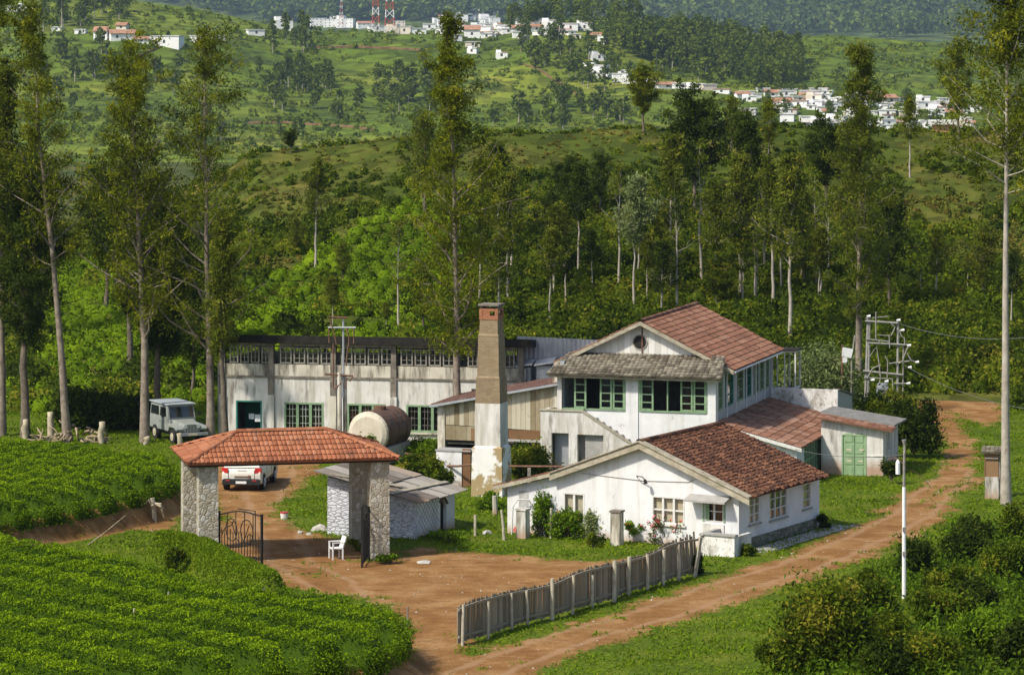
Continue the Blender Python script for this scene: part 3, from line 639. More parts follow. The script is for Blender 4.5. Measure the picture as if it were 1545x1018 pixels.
def casement(F, parent, a0, a1, z0, z1, rows=4, d=.0, swing=0.0):
    w = MB(); fw = .085; q = Fr.__new__(Fr); q.__dict__.update(F.__dict__)
    if swing:
        q.o = F.o+F.ax*a0+F.n*.02; ca, sa = math.cos(swing), math.sin(swing); q.ax = F.ax*ca+F.n*sa; q.n = F.n*ca-F.ax*sa; a1 -= a0; a0 = 0
    q.box(w, a0, a0+fw, -.05, .02, z0, z1); q.box(w, a1-fw, a1, -.05, .02, z0, z1)
    for k in range(rows+1):
        z = z0+(z1-z0)*k/rows; h = fw/2 if k in (0, rows) else .022
        q.box(w, a0+fw, a1-fw, -.045, .015, max(z0, z-h*(1 if k else 0)), min(z1, z+h*(1 if k < rows else 0)) if k not in (0,) else z0+fw)
    o = w.build('window', MT['green'], parent); p = MB(); q.box(p, a0+.02, a1-.02, -.02, -.012, z0+.02, z1-.02); p.build('pane', MT['glass'], o); return o
for gi, r in enumerate(wa):
    a0, a1 = r[0], r[1]; w = MB(); H.box(w, a0, a0+.08, -.16, .03, zs, zt); H.box(w, a1-.05, a1, -.16, .03, zs, zt); H.box(w, a0+.08, a1-.05, -.16, .03, zt-.07, zt)
    H.box(w, a0+.08, a1-.05, -.16, .05, zs-.0, zs+.05)
    if gi == 1: m = a0+(a1-a0)*.42; H.box(w, m-.03, m+.03, -.14, .02, zs+.05, zt-.07)
    w.build('window_frame', MT['green'], mh)
    W_ = a1-a0
    for f0, f1 in (((.24, .42), (.62, .80), (.81, .985)) if gi == 0 else ((.025, .215), (.61, .79), (.80, .985))):
        casement(H, mh, a0+W_*f0, a0+W_*f1, zs+.06, zt-.08)
w = MB(); H.box(w, wa[0][0]+.62, wa[0][0]+1.3, .05, .16, zs-.12, zs+.08); w.build('flower_box', MT['green'], mh)
w = MB(); H.box(w, wa[0][1]-.55, wa[0][1]-.02, -.15, -.10, zt-.26, zt-.08); w.build('inner_shutter', MT['plank_brown'], mh)
# piers proud of the wall
w = MB(); H.box(w, wa[0][1]+.02, wa[1][0]-.03, 0, .05, -.5, 4.6); w.build('pier', MT['white'], mh)
w = MB(); H.box(w, UW-.36, UW, 0, .05, 2.4, 4.6); w.build('pier', MT['white'], mh)
w = MB(); H.box(w, -.06, .16, 0, .06, 2.4, 4.6); w.build('pier', MT['white_stained'], mh)
for i, r in enumerate(sw):
    o = win(S, mh, r, 1, 3, 'teal' if i in (1, 3) else 'green', .09, .03, .05, proud=.03)
for v in (.15, 2.1, 3.9, 6.2, 8.3, 10.3, 11.85):
    w = MB(); S.box(w, v-.06, v+.06, 0, .05, 2.2, 4.9); w.build('cover_strip', MT['wood_white'], mh)
# gable
GU = 3.66; gz = 7.0; vG = 1.45
prof = lambda u: gz-.485*abs(u-GU)-.05
GF = Fr(mh, (0, vG), (1, 0), (0, -1)); w = MB(); rr = random.Random(5)
boards(w, GF, rr, .1, 7.25, lambda a: 5.15, lambda a: max(5.15, prof(a)), .3, -.05, 0, .01)
gb = w.build('gable_boards', MT['plank_white'], mh)
w = MB(); c = (3.55, 5.98); n = 20
w.extr([(c[0]+.33*math.cos(2*math.pi*k/n), c[1]+.33*math.sin(2*math.pi*k/n)) for k in range(n)], lambda x, z: GF.P(x, .012, z), lambda x, z: GF.P(x, .018, z)); w.build('vent_hole', MT['tar'], gb)
w = MB()
for k in range(n):
    a, b = 2*math.pi*k/n, 2*math.pi*(k+1)/n
    w.hexa([GF.P(c[0]+r*math.cos(q), d, c[1]+r*math.sin(q)) for d in (.04, 0) for r, q in ((.31, a), (.36, a), (.36, b), (.31, b))])
w.build('vent_rim', MT['wood_grey'], gb)
w = MB(); GF.box(w, GU-.03, GU+.03, .0, .045, 5.3, gz-.1); w.build('rust_strip', MT['rust'], gb)
# main roof, two planes
slope = .485; eR = 8.15; eL = -.55
def roofplane(name, uE, uR, v0, v1, zR, m, parent, cw, rh, seed, **kw):
    w = MB(); rg = random.Random(seed); run = abs(uE-uR); zE = zR-slope*run; T = math.hypot(run, zR-zE)
    tiles(w, rg, (uE, v0, zE), (0, 1, 0), ((uR-uE), 0, zR-zE), T, lambda t: 0, lambda t: v1-v0, cw, rh, **kw); return w
w = roofplane('roof', eR, GU, 1.1, 12.2, gz, None, mh, .29, .34, 3, rib=.018, jit=.012, slip=.015)
w2 = roofplane('roof', eL, GU, 1.1, 12.2, gz, None, mh, .29, .34, 4, rib=.018, jit=.012)
ridgecap(w, rr, (GU, 1.05, gz+.03), (GU, 12.25, gz+.03), .13); rf = w.build('roof', MT['tile_main'], mh); w2.build('rear_slope', MT['tile_main'], rf)
w = MB()
for uE in (eR, eL):
    zE = gz-slope*abs(uE-GU)
    w.hexa([(GU, 1.02, gz-.2), (uE, 1.02, zE-.2), (uE, 1.08, zE-.2), (GU, 1.08, gz-.2), (GU, 1.02, gz-.02), (uE, 1.02, zE-.02), (uE, 1.08, zE-.02), (GU, 1.08, gz-.02)])
w.build('bargeboard', MT['barge'], rf)
w = MB(); w.tube([(eR+.04, 1.1, gz-slope*(eR-GU)-.09), (eR+.04, 12.2, gz-slope*(eR-GU)-.09)], .05, 6); w.build('gutter', MT['wood_white'], rf)
# skirt roof
w = MB(); sk0, sk1 = 4.58, 5.42; run = vG+.62-.02
tiles(w, random.Random(8), (-.45, -.62, sk0), (1, 0, 0), (0, run, sk1-sk0), math.hypot(run, sk1-sk0), lambda t: .55*t/2.2, lambda t: UW+.9-.35*t/2.2, .22, .25, rib=.03, jit=.015, slip=.03)
o = w.build('skirt_roof', MT['tile_grey'], mh)
w = MB(); w.box(-.35, UW+.35, -.52, -.44, sk0-.16, sk0-.06); w.box(-.3, -.22, -.5, .0, sk0-.1, sk0+.05); w.build('eave_board', MT['barge'], o)
# glazed box at the back right corner
w = MB(); g0 = (UW+.05, V0-.2)
for u in (0, .62, 1.15):
    for v in (0, 1.1): w.box(g0[0]+u, g0[0]+u+.06, g0[1]+v, g0[1]+v+.06, 2.95, 4.75)
for z in (2.92, 4.72): w.box(g0[0], g0[0]+1.21, g0[1]-.01, g0[1]+.05, z, z+.07); w.box(g0[0]+1.14, g0[0]+1.22, g0[1]+.06, g0[1]+1.1, z, z+.07)
o = w.build('glazed_porch', MT['wood_white'], mh); w = MB(); w.box(g0[0]+.06, g0[0]+1.15, g0[1]+.02, g0[1]+.03, 3.0, 4.7); w.box(g0[0]+1.17, g0[0]+1.18, g0[1]+.06, g0[1]+1.1, 3.0, 4.7); w.build('pane', MT['glass'], o)
w = MB(); w.box(g0[0]-.05, g0[0]+1.3, g0[1]-.1, g0[1]+1.25, 4.80, 4.86); w.build('canopy', MT['tar'], o)
# lean-to on the right
LU = 11.6; lz0, lz1 = 1.50, 2.52
w = MB(); run = LU-UW
tiles(w, random.Random(9), (LU, -.25, lz0), (0, 1, 0), (-run, 0, lz1-lz0), math.hypot(run, lz1-lz0), lambda t: 0, lambda t: 11.6, .38, .42, rib=.014, jit=.01, lift=.03)
lr = w.build('lean_to_roof', MT['tile_lean'], mh)
w = MB(); w.hexa([(UW, -.30, lz1-.18), (LU+.03, -.30, lz0-.18), (LU+.03, -.26, lz0-.18), (UW, -.26, lz1-.18), (UW, -.30, lz1-.02), (LU+.03, -.30, lz0-.02), (LU+.03, -.26, lz0-.02), (UW, -.26, lz1-.02)]); w.build('fascia', MT['wood_white'], lr)
LF = Fr(mh, (LU-.25, 0), (0, 1), (1, 0)); w = MB()
lw = [(1.6, 5.3, -.15, 1.38)]
LF.wall(w, [(0, lz0-.08), (11.5, lz0-.08)], -.9, lw, .2)
Fr(mh, (UW+.0, 0), (1, 0), (0, -1)).wall(w, [(0, lz1-.1), (LU-.25-UW-.2, lz0)], -.9, [], .2); w.build('lean_to_wall', MT['white'], mh)
o = win(LF, mh, lw[0], 6, 2, 'green', .08, .05, .06, back='curtain')
# parapet wall
w = MB(); w.box(UW+.02, 10.95, 11.62, 11.85, -.6, 2.95); w.build('parapet_wall', MT['white_mould'], mh)
w = MB(); w.hexa([(10.8, 11.85, 1.0), (10.95, 11.85, 1.0), (10.95, 15.4, 1.0), (10.8, 15.4, 1.0), (10.8, 11.85, 2.93), (10.95, 11.85, 2.93), (10.95, 15.4, 2.3), (10.8, 15.4, 2.3)]); w.build('side_sheeting', MT['zinc'], mh)
w = MB(); w.hexa([(10.7, 11.8, 2.94), (11.05, 11.8, 2.94), (11.05, 15.5, 2.3), (10.7, 15.5, 2.3), (10.7, 11.8, 3.0), (11.05, 11.8, 3.0), (11.05, 15.5, 2.36), (10.7, 15.5, 2.36)]); w.build('coping', MT['dark_conc'], mh)
# annex with the green door
AF = Fr(mh, (LU-.3, 4.6), (1, 0), (0, -1)); dr = AF.rect(1272, 657, 1305, 719)
ztop = lambda a: 2.42-.15*a
w = MB(); AF.wall(w, [(0.25, ztop(.25)), (3.2, ztop(3.2))], -.9, [(dr[0], dr[1], -.7, dr[3])], .2)
AS = Fr(mh, (LU-.3+3.2, 4.6), (0, 1), (1, 0)); asw = (1.2, 1.7, .7, 1.7); AS.wall(w, [(.2, ztop(3.2)), (4.0, ztop(3.2))], -.9, [asw], .2)
Fr(mh, (LU-.3, 8.6), (1, 0), (0, 1)).wall(w, [(.25, ztop(.25)), (3.2, ztop(3.2))], -.9, [], .2)
w.build('annex_wall', MT['white_stained'], mh)
win(AS, mh, asw, 1, 2, 'wood_white')
w = MB(); AF.box(w, dr[0], dr[1], -.16, -.02, -.75, dr[3]); dm = (dr[0]+dr[1])/2
for a, b in ((dr[0]+.09, dm-.06), (dm+.06, dr[1]-.09)):
    for k in range(4):
        z0 = -.30+k*.52; AF.box(w, a, b, -.02, .004, z0, z0+.42)
AF.box(w, dm-.02, dm+.02, -.02, .02, -.7, dr[3])
d_ = w.build('door', MT['green_door'], mh); w = MB()
for a, k in ((dm-.35, 1), (dm+.2, 1), (dm-.36, 2), (dm+.25, 2)): AF.box(w, a, a+.22, .005, .01, -.16+k*.52, -.10+k*.52)
w.build('chipped_panel', MT['curtain'], d_)
w = MB(); AF.box(w, dr[0]-.07, dr[0], -.1, .02, -.7, dr[3]); AF.box(w, dr[1], dr[1]+.07, -.1, .02, -.7, dr[3]); AF.box(w, dr[0]-.07, dr[1]+.07, -.1, .02, dr[3], dr[3]+.06); w.build('door_frame', MT['green_door'], d_)
w = MB(); AF.box(w, dr[1]+.1, 3.18, 0, .03, .62, .68); w.build('cable_conduit', MT['wood_white'], mh)
w = MB(); tiles(w, random.Random(10), (LU-.5, 4.25, 2.48), (1, 0, -.15), (0, 1, .06), 1.05, lambda t: .2, lambda t: 3.95, .3, .31, rib=.014)
w.build('annex_eave_tiles', MT['tile_lean'], mh)
w = MB(); w.hexa([(LU-.3, 5.25, 2.46), (LU+3.3, 5.25, 1.97), (LU+3.3, 8.7, 1.91), (LU-.3, 8.7, 2.40), (LU-.3, 5.25, 2.54), (LU+3.3, 5.25, 2.05), (LU+3.3, 8.7, 1.99), (LU-.3, 8.7, 2.48)]); w.build('annex_roof', MT['cement_dark'], mh)
# staircase block
SF = Fr(mh, (0, -1.35), (1, 0), (0, -1)); do = SF.rect(832, 653, 858, 716); tr = SF.rect(871, 657, 905, 716)
SP = [(-.5, 2.95), (1.5, 2.95), (6.0, .18)]; dtop = lambda a: float(np.interp(a, [1.5, 6.0], [2.95, .18]))
w = MB(); ta, tb = tr[0], tr[0]+1.25
SF.wall(w, SP, -.5, [(do[0], do[1], .05, do[3]), (ta, tb, .25, dtop(tb)-.42)], .22)
for k in range(5):  # raking head of the triangular recess
    pass
Fr(mh, (-.5, -1.35), (0, 1), (-1, 0)).wall(w, [(.22, 2.95), (1.3, 2.95)], -.5, [], .2)
Fr(mh, (0, -.35), (1, 0), (0, -1)).wall(w, [(-.3, 2.0), (1.5, 2.0), (4.0, .45)], -.5, [], .12)
st = w.build('staircase', MT['white_stained'], mh)
w = MB(); SF.box(w, do[0]+.02, do[1]-.02, -.6, -.5, -.4, do[3]); w.build('door', MT['zinc'], st)
w = MB(); P = SF.P
for a, b in zip(SP[1:-1], SP[2:]): w.hexa([P(a[0], .05, a[1]), P(b[0], .05, b[1]), P(b[0], -.27, b[1]), P(a[0], -.27, a[1]), P(a[0], .05, a[1]+.06), P(b[0], .05, b[1]+.06), P(b[0], -.27, b[1]+.06), P(a[0], -.27, a[1]+.06)])
SF.box(w, -.55, 1.5, -.27, .05, 2.95, 3.0); w.build('coping', MT['barge'], st)
w = MB()
for k in range(14): w.box(1.6+k*.31, 1.6+(k+1)*.31, -1.12, -.02, -.4, 2.55-k*.185)
w.box(-.28, 1.6, -1.12, -.02, 2.3, 2.62)
w.build('steps', MT['cement'], st)
# ------------------------------------------------------------------ bungalow
bg_ = thing('bungalow', 'low white bungalow with dark rusty tiled roof and weathered bargeboard beside the dirt track', 'house', (8.88, 124.5, 0), R(-30))
B = Fr(bg_); PR = [(-10.47, 1.80), (-8.17, 2.42), (-4.24, 3.88), (0, 2.22)]; BW = 7.56
w1 = B.rect(850, 743, 882, 790); w2 = B.rect(984, 749, 1033, 790); w3 = B.rect(1063, 755, 1092, 787)
vt = [B.rect(783, 740, 797, 767)]
BS = Fr(bg_, (0, 0), (0, 1), (1, 0)); bsw = [BS.rect(1130, 747, 1146, 789), BS.rect(1161, 735, 1187, 781), BS.rect(1211, 728, 1223, 766)]
w = MB(); B.wall(w, PR, -.5, [w1, w2, w3], .22)
BS.wall(w, [(.22, 2.22), (BW, 2.22)], -.5, bsw, .22); Fr(bg_, (0, BW), (1, 0), (0, 1)).wall(w, [(-10.25, 1.8), (-8.17, 2.42), (-4.24, 3.88), (-.22, 2.25)], -.5, [], .2)
Fr(bg_, (-10.47, 0), (0, 1), (-1, 0)).wall(w, [(.22, 1.8), (BW-.2, 1.8)], -.5, [], .2)
w.build('wall', MT['white'], bg_)
w = MB(); BS.box(w, .9, BW-.4, 0, .09, -.3, .42); BS.box(w, .02, .9, 0, .09, -.3, .30); w.build('footing', MT['stone_base'], bg_)
w = MB(); B.box(w, vt[0][0], vt[0][1], 0, .02, vt[0][2], vt[0][3]); w.build('blocked_window', MT['tank_grey'], bg_); w = MB(); q = B.rect(812, 739, 823, 747); B.box(w, q[0], q[1], 0, .02, q[2], q[3]); w.build('blocked_window', MT['tank_grey'], bg_)
o = win(B, bg_, w1, 2, 1, 'wood_white', .07, .05, .06, back='curtain')
o = win(B, bg_, w2, 3, 2, 'wood_white', .06, .045, .06, back='curtain'); w = MB(); B.box(w, w2[0]-.06, w2[1]+.06, 0, .08, w2[2]-.08, w2[2]-.004); w.build('sill', MT['wood_white'], o)
o = win(B, bg_, w3, 2, 2, 'wood_white', .05, .035, .06)
w = MB(); am = (w3[0]+w3[1])/2; B.box(w, w3[0]-.07, w3[0], 0, .03, w3[2], w3[3]); B.box(w, w3[1], w3[1]+.07, 0, .03, w3[2], w3[3]); B.box(w, w3[0]+.05, w3[0]+.22, .015, .025, w3[2]+.05, w3[3]-.05); w.build('shutter', MT['green'], o)
q = B.rect(1061, 790, 1093, 806); w = MB(); B.box(w, q[0], q[1], 0, .05, q[2], q[3]); w.build('wall_panel', MT['white_stained'], bg_)
aw = B.rect(1042, 747, 1107, 755); w = MB()
w.hexa([B.P(aw[0], .62, aw[2]-.02), B.P(aw[1]-.1, .62, aw[2]-.02), B.P(aw[1]-.1, 0, aw[2]+.13), B.P(aw[0], 0, aw[2]+.13), B.P(aw[0], .62, aw[2]+.05), B.P(aw[1]-.1, .62, aw[2]+.05), B.P(aw[1]-.1, 0, aw[2]+.22), B.P(aw[0], 0, aw[2]+.22)]); w.build('window_hood', MT['cement'], bg_)
win(BS, bg_, bsw[0], 2, 3, 'wood_white', .06, .04, .05, back='curtain'); win(BS, bg_, bsw[1], 3, 3, 'wood_white', .06, .04, .05); win(BS, bg_, bsw[2], 1, 3, 'wood_white', .06, .03, .05, back='curtain')
for r in bsw:
    w = MB(); BS.box(w, r[0]-.07, r[1]+.07, 0, .08, r[2]-.08, r[2]-.005); w.build('sill', MT['cement'], bg_)
# roof
def broof(pts, seed, v0=-.28, v1=7.3, m='tile_old'):
    w = MB(); rg = random.Random(seed)
    for (ua, za), (ub, zb_) in pts:
        T = math.hypot(ub-ua, zb_-za)
        tiles(w, rg, (ua, v0, za), (0, 1, 0), (ub-ua, 0, zb_-za), T, lambda t: 0, lambda t: v1-v0, .20, .215, rib=.022, lift=.035, jit=.03, slip=.055, edge_jit=.4)
    return w
pk = (-4.24, 4.06); k_ = (pk[1]-2.40)/4.24
w = broof([((.55, pk[1]-k_*4.79), pk)], 21); ridgecap(w, random.Random(2), (-4.24, -.3, pk[1]+.05), (-4.24, 7.3, pk[1]+.05), .13, .38); rf = w.build('roof', MT['tile_old'], bg_)
w = broof([((-11.0, 1.84), (-8.17, 2.60)), ((-8.3, 2.58), pk)], 22); w.build('rear_slope', MT['tile_old'], rf)
w = MB()
for (ua, za), (ub, zb_) in (((-8.3, 2.545), pk), (pk, (.62, pk[1]-k_*4.86))):
    w.hexa([(ua, -.36, za-.26), (ub, -.36, zb_-.26), (ub, -.30, zb_-.26), (ua, -.30, za-.26), (ua, -.36, za+.01), (ub, -.36, zb_+.01), (ub, -.30, zb_+.01), (ua, -.30, za+.01)])
    w.hexa([(ua, -.42, za+.015), (ub, -.42, zb_+.015), (ub, -.1, zb_+.035), (ua, -.1, za+.035), (ua, -.42, za+.07), (ub, -.42, zb_+.07), (ub, -.1, zb_+.09), (ua, -.1, za+.09)])
w.build('bargeboard', MT['barge'], rf)
w = MB(); w.hexa([(-11.0, -.33, 1.70), (-8.2, -.33, 2.45), (-8.2, -.28, 2.45), (-11.0, -.28, 1.70), (-11.0, -.33, 1.86), (-8.2, -.33, 2.6), (-8.2, -.28, 2.6), (-11.0, -.28, 1.86)]); w.build('rafter_end', MT['barge'], rf)
w = MB(); q = B.px(975, 722); w.tube([B.P(q[0]-.35, .05, q[1]+.02), B.P(q[0]-.3, .25, q[1]+.12), B.P(q[0], .35, q[1]+.12), B.P(q[0]+.1, .3, q[1])], .02, 6); w.tube([B.P(q[0]+.1, .3, q[1]+.02), B.P(q[0]+.14, .32, q[1]-.16)], [.05, .09], 8); w.build('lamp_bracket', MT['black_iron'], bg_)
w = MB(); w.tube([B.P(-7, .02, 2.62), B.P(-4.2, .02, 2.5), B.P(-2.2, .02, 2.58), B.P(-1.8, .02, 2.75)], .012, 5); w.build('cable', MT['wood_grey'], bg_)
w = MB()
for x, y, s_ in ((788, 790, .3), (780, 798, .22), (793, 802, .2), (785, 784, .12)):
    q = B.px(x, y); w.extr([(q[0]+s_*math.cos(a)*(.6+.5*RG.random()), q[1]+s_*.8*math.sin(a)*(.5+.6*RG.random())) for a in np.linspace(0, 5.6, 9)], lambda a, z: B.P(a, .002, z), lambda a, z: B.P(a, .006, z))
w.build('paint_daub', MT['red_stain'], bg_)
pw = thing('porch_wall', 'low peeling white porch wall at the near corner of the bungalow', 'wall', tuple(G(1088, 838)), R(-30))
w = MB(); w.box(-.75, -.62, -.3, 1.2, -.3, .78); w.box(-.62, .72, -.3, -.14, -.3, .82); w.box(.56, .72, -.14, 1.2, -.3, .8)
w.build('wall', MT['white_mould'], pw); w = MB(); w.box(-.79, -.6, -.36, 1.2, .78, .86); w.box(-.6, .78, -.36, -.1, .82, .9); w.build('coping', MT['cement'], pw)
# ------------------------------------------------------------------ chimney
ch = thing('chimney', 'tall tapering brick chimney with whitewashed middle and peeling plinth', 'chimney', (0, 0, 0), R(-17))
q = G(742, 750); ch.location = (q.x-.02, q.y+.75, 0)
def sq(mb, z0, z1, a, b): mb.frustum(0, 0, z0, z1, a, b)
w = MB(); sq(w, -.4, 2.15, 1.46, 1.36); sq(w, 2.15, 2.22, 1.36, 1.18); w.build('plinth', MT['plinth'], ch)
w = MB(); sq(w, 2.22, 4.1, 1.18, 1.15); w.build('whitewashed_shaft', MT['white_stained'], ch)
w = MB(); sq(w, 4.1, 5.2, 1.14, 1.08); sq(w, 5.2, 5.3, 1.10, 1.02); sq(w, 5.3, 7.06, 1.0, .93); sq(w, 7.06, 7.16, .96, .86); sq(w, 7.16, 7.78, .85, .82); w.build('brick_shaft', MT['brick'], ch)
w = MB(); sq(w, 7.78, 7.95, .86, .86)
for x, y in ((-.36, -.36), (.36, -.36), (.36, .36), (-.36, .36)): w.box(x-.07, x+.07, y-.07, y+.07, 7.95, 8.15)
w.box(-.28, .05, -.42, -.30, 7.95, 8.15); sq(w, 8.15, 8.26, .86, .86); w.build('cap', MT['brick_red'], ch)
w = MB(); w.box(-.48, .48, -.46, .46, 8.38, 8.46)
for x in (-.38, .38): w.box(x-.04, x+.04, -.3, .3, 8.26, 8.38)
w.build('cover_slab', MT['dark_conc'], ch)
# ------------------------------------------------------------------ timber shed between chimney and house
sh = thing('timber_shed', 'raised plank shed with rusty sloping sheet roof behind the chimney', 'shed', (2.19, 149, 0), R(-17))
T = Fr(sh, (0, .45), (1, 0), (0, -1)); a0, a1 = -5.75, -.1; zr = lambda a: 4.12+.195*(a)
w = MB(); boards(w, T, random.Random(3), a0, a1, lambda a: 1.75-.03*a, lambda a: zr(a)-.08, .24, -.05, 0, .012)
boards(w, T, random.Random(4), a0, a0+2.2, lambda a: 1.2, lambda a: 1.72-.03*a, .5, -.04, .02, .01); wl_ = w.build('plank_wall', MT['plank'], sh)
w = MB(); T.box(w, a0+1.3, a0+2.2, .03, .04, 1.2, 1.8); T.box(w, -2.6, a1, -.1, .0, 1.35, 1.78); w.build('brown_panel', MT['plank_brown'], wl_)
w = MB(); T.box(w, a0-.36, a0, -.3, .05, -.3, zr(a0)-.12); w.build('post', MT['cream_stained'], sh)
w = MB(); T.box(w, -.42, -.02, -.4, .03, 2.9, 4.5); w.build('post', MT['cream_stained'], sh)
w = MB(); P = T.P; sheets(w, random.Random(6), P(a0-.65, .35, zr(a0-.65)), P(a1+.25, .35, zr(a1+.25)), P(a1+.25, -4.5, zr(a1+.25)+.05), P(a0-.65, -4.5, zr(a0-.65)+.05), 9, .02, .15, .02)
r_ = w.build('roof', MT['rust_sheet'], sh)
w = MB(); w.hexa([P(a0-.66, .37, zr(a0-.66)-.13), P(a1+.2, .37, zr(a1+.2)-.13), P(a1+.2, .32, zr(a1+.2)-.13), P(a0-.66, .32, zr(a0-.66)-.13), P(a0-.66, .37, zr(a0-.66)-.02), P(a1+.2, .37, zr(a1+.2)-.02), P(a1+.2, .32, zr(a1+.2)-.02), P(a0-.66, .32, zr(a0-.66)-.02)]); w.build('fascia', MT['zinc'], r_)
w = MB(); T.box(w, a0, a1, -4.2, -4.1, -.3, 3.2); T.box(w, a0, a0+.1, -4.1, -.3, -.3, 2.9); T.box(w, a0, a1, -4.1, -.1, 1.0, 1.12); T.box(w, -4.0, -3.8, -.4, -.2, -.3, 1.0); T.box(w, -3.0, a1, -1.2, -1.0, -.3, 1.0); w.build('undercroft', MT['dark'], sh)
w = MB(); T.box(w, -2.8, a1, -.05, .5, 1.28, 1.34); w.build('ledge', MT['cement'], sh)
lw_ = thing('boiler_wall', 'small whitewashed block wall with rusty door left of the chimney', 'wall', tuple(G(679, 735)), R(-17))
w = MB(); w.box(-.66, .55, 0, .9, -.3, 1.62); w.build('wall', MT['white'], lw_); w = MB(); w.box(.56, .95, .05, .15, -.2, 1.75); w.build('door', MT['plank_brown'], lw_)
w = MB(); w.box(-.7, .98, -.04, .95, 1.63, 1.68); w.build('coping', MT['cement'], lw_)
# ------------------------------------------------------------------ grey corrugated shed behind
zs_ = thing('sheet_shed', 'grey corrugated metal shed showing between the chimney and the red gable', 'shed', (.25, 158.5, 0), R(-10))
w = MB(); rg = random.Random(5)
for k in range(9):
    a = k*.45; z1 = 5.45-.03*a; w.tint = None
    for j in range(4): w.hexa([(a+j*.112, (0 if j % 2 else -.03), 2), (a+(j+1)*.112, (-.03 if j % 2 else 0), 2), (a+(j+1)*.112, .05, 2), (a+j*.112, .05, 2), (a+j*.112, (0 if j % 2 else -.03), z1), (a+(j+1)*.112, (-.03 if j % 2 else 0), z1), (a+(j+1)*.112, .05, z1), (a+j*.112, .05, z1)])
w.build('wall', MT['zinc'], zs_)
w = MB(); w.box(0, .1, .06, 5, 2, 4.6); w.box(4.0, 4.1, .06, 5, 2, 4.5); w.box(0, 4.1, 5, 5.1, 2, 4.4); w.build('side_wall', MT['zinc'], zs_)
w = MB(); w.hexa([(.11, .06, 5.2), (3.99, .06, 5.1), (3.99, 5.2, 4.5), (.11, 5.2, 4.6), (.11, .06, 5.25), (3.99, .06, 5.15), (3.99, 5.2, 4.55), (.11, 5.2, 4.65)]); w.build('roof', MT['zinc'], zs_)
for k in range(2):
    w = MB(); x = .1+k*1.05; w.box(x, x+.75, -1.0, -.4, 2.5, 4.0+.1*k); f_ = w.build('dormer', MT['tank_grey'], zs_)
    w = MB(); w.hexa([(x-.1, -1.15, 4.0+.1*k), (x+.85, -1.15, 4.15+.1*k), (x+.85, -.1, 4.3+.1*k), (x-.1, -.1, 4.15+.1*k), (x-.1, -1.15, 4.07+.1*k), (x+.85, -1.15, 4.22+.1*k), (x+.85, -.1, 4.37+.1*k), (x-.1, -.1, 4.22+.1*k)]); w.build('lid', MT['wood_white'], f_)
    w = MB(); w.box(x+.14, x+.61, -1.015, -1.003, 3.05, 3.9); w.build('opening', MT['zinc'], f_)
w = MB(); w.tube([(2.0, -1.3, 4.1), (3.6, -.9, 4.45)], .05, 6); w.build('rail', MT['wood_white'], zs_)
# ------------------------------------------------------------------ stone hut by the gate
hq = G(625, 814); hu = thing('stone_hut', 'low hut of white painted rubble with broken sheet roof beside the gateway', 'hut', (hq.x, hq.y, 0), R(-25))
HF = Fr(hu); HR = Fr(hu, (0, 0), (0, 1), (1, 0)); zt_ = lambda u: 1.52-.2*u
w = MB(); HF.wall(w, [(-3.95, zt_(-3.95)), (0, 1.52)], -.4, [], .25); Fr(hu, (-3.95, 0), (0, 1), (-1, 0)).wall(w, [(.25, 2.3), (3.6, 2.3)], -.4, [], .25); w.build('wall', MT['painted_stone'], hu)
dd = HR.rect(666, 762, 672, 795)
w = MB(); HR.wall(w, [(.25, 1.5), (3.7, 1.5)], -.4, [(dd[0]-.1, dd[1]+.1, -.05, 1.22)], .22); Fr(hu, (-3.7, 3.7), (1, 0), (0, 1)).wall(w, [(0, 2.2), (3.5, 1.5)], -.4, [], .2); e_ = w.build('end_wall', MT['white'], hu)
w = MB()
for k in range(-1, 14):
    for sgn in (1, -1):
        pts = []
        for j in range(5):
            z = .08+1.35*j/4; a = .1+k*.27+sgn*(j*.34) if sgn > 0 else .1+(k+1)*.27-j*.34+.9
            if .05 < a < dd[0]-.15 and z < 1.45: pts.append(HR.P(a, .006, z))
        if len(pts) > 1: w.tube(pts, .018, 4)
w.build('painted_lattice', MT['tank_grey'], e_)
w = MB(); HR.box(w, dd[0]-.1, dd[1]+.1, -.2, -.15, -.05, 1.22); w.build('doorway', MT['tar'], e_)
w = MB(); w.tube([HR.P(dd[0]-.2, .03, 1.2), HR.P(dd[0]+.05, .08, 1.45), HR.P(dd[1]+.15, .03, 1.1)], .05, 6); w.tube([HR.P(dd[0], .04, 1.4), HR.P(dd[0]+.1, .04, 1.0)], .04, 6); w.build('rag', MT['rust'], e_)
w = MB(); zz = lambda u: 1.62-.205*u
sheets(w, random.Random(2), (.45, -.5, zz(.45)), (.45, 4.1, zz(.45)), (-1.9, 4.1, zz(-1.9)), (-1.9, -.5, zz(-1.9)), 5, .02, .14, .02, .02, .05)
sheets(w, random.Random(3), (-1.7, -.5, zz(-1.7)+.05), (-1.7, 4.1, zz(-1.7)+.05), (-4.35, 4.1, zz(-4.35)+.05), (-4.35, -.5, zz(-4.35)+.05), 5, .02, .14, .02, .02, .05)
r_ = w.build('roof', MT['asbestos'], hu)
w = MB(); w.hexa([(-.9, -.55, zz(-.9)+.09), (-.7, -.55, zz(-.7)+.09), (-.4, 4.0, zz(-.4)+.09), (-.6, 4.0, zz(-.6)+.09), (-.9, -.55, zz(-.9)+.12), (-.7, -.55, zz(-.7)+.12), (-.4, 4.0, zz(-.4)+.12), (-.6, 4.0, zz(-.6)+.12)])
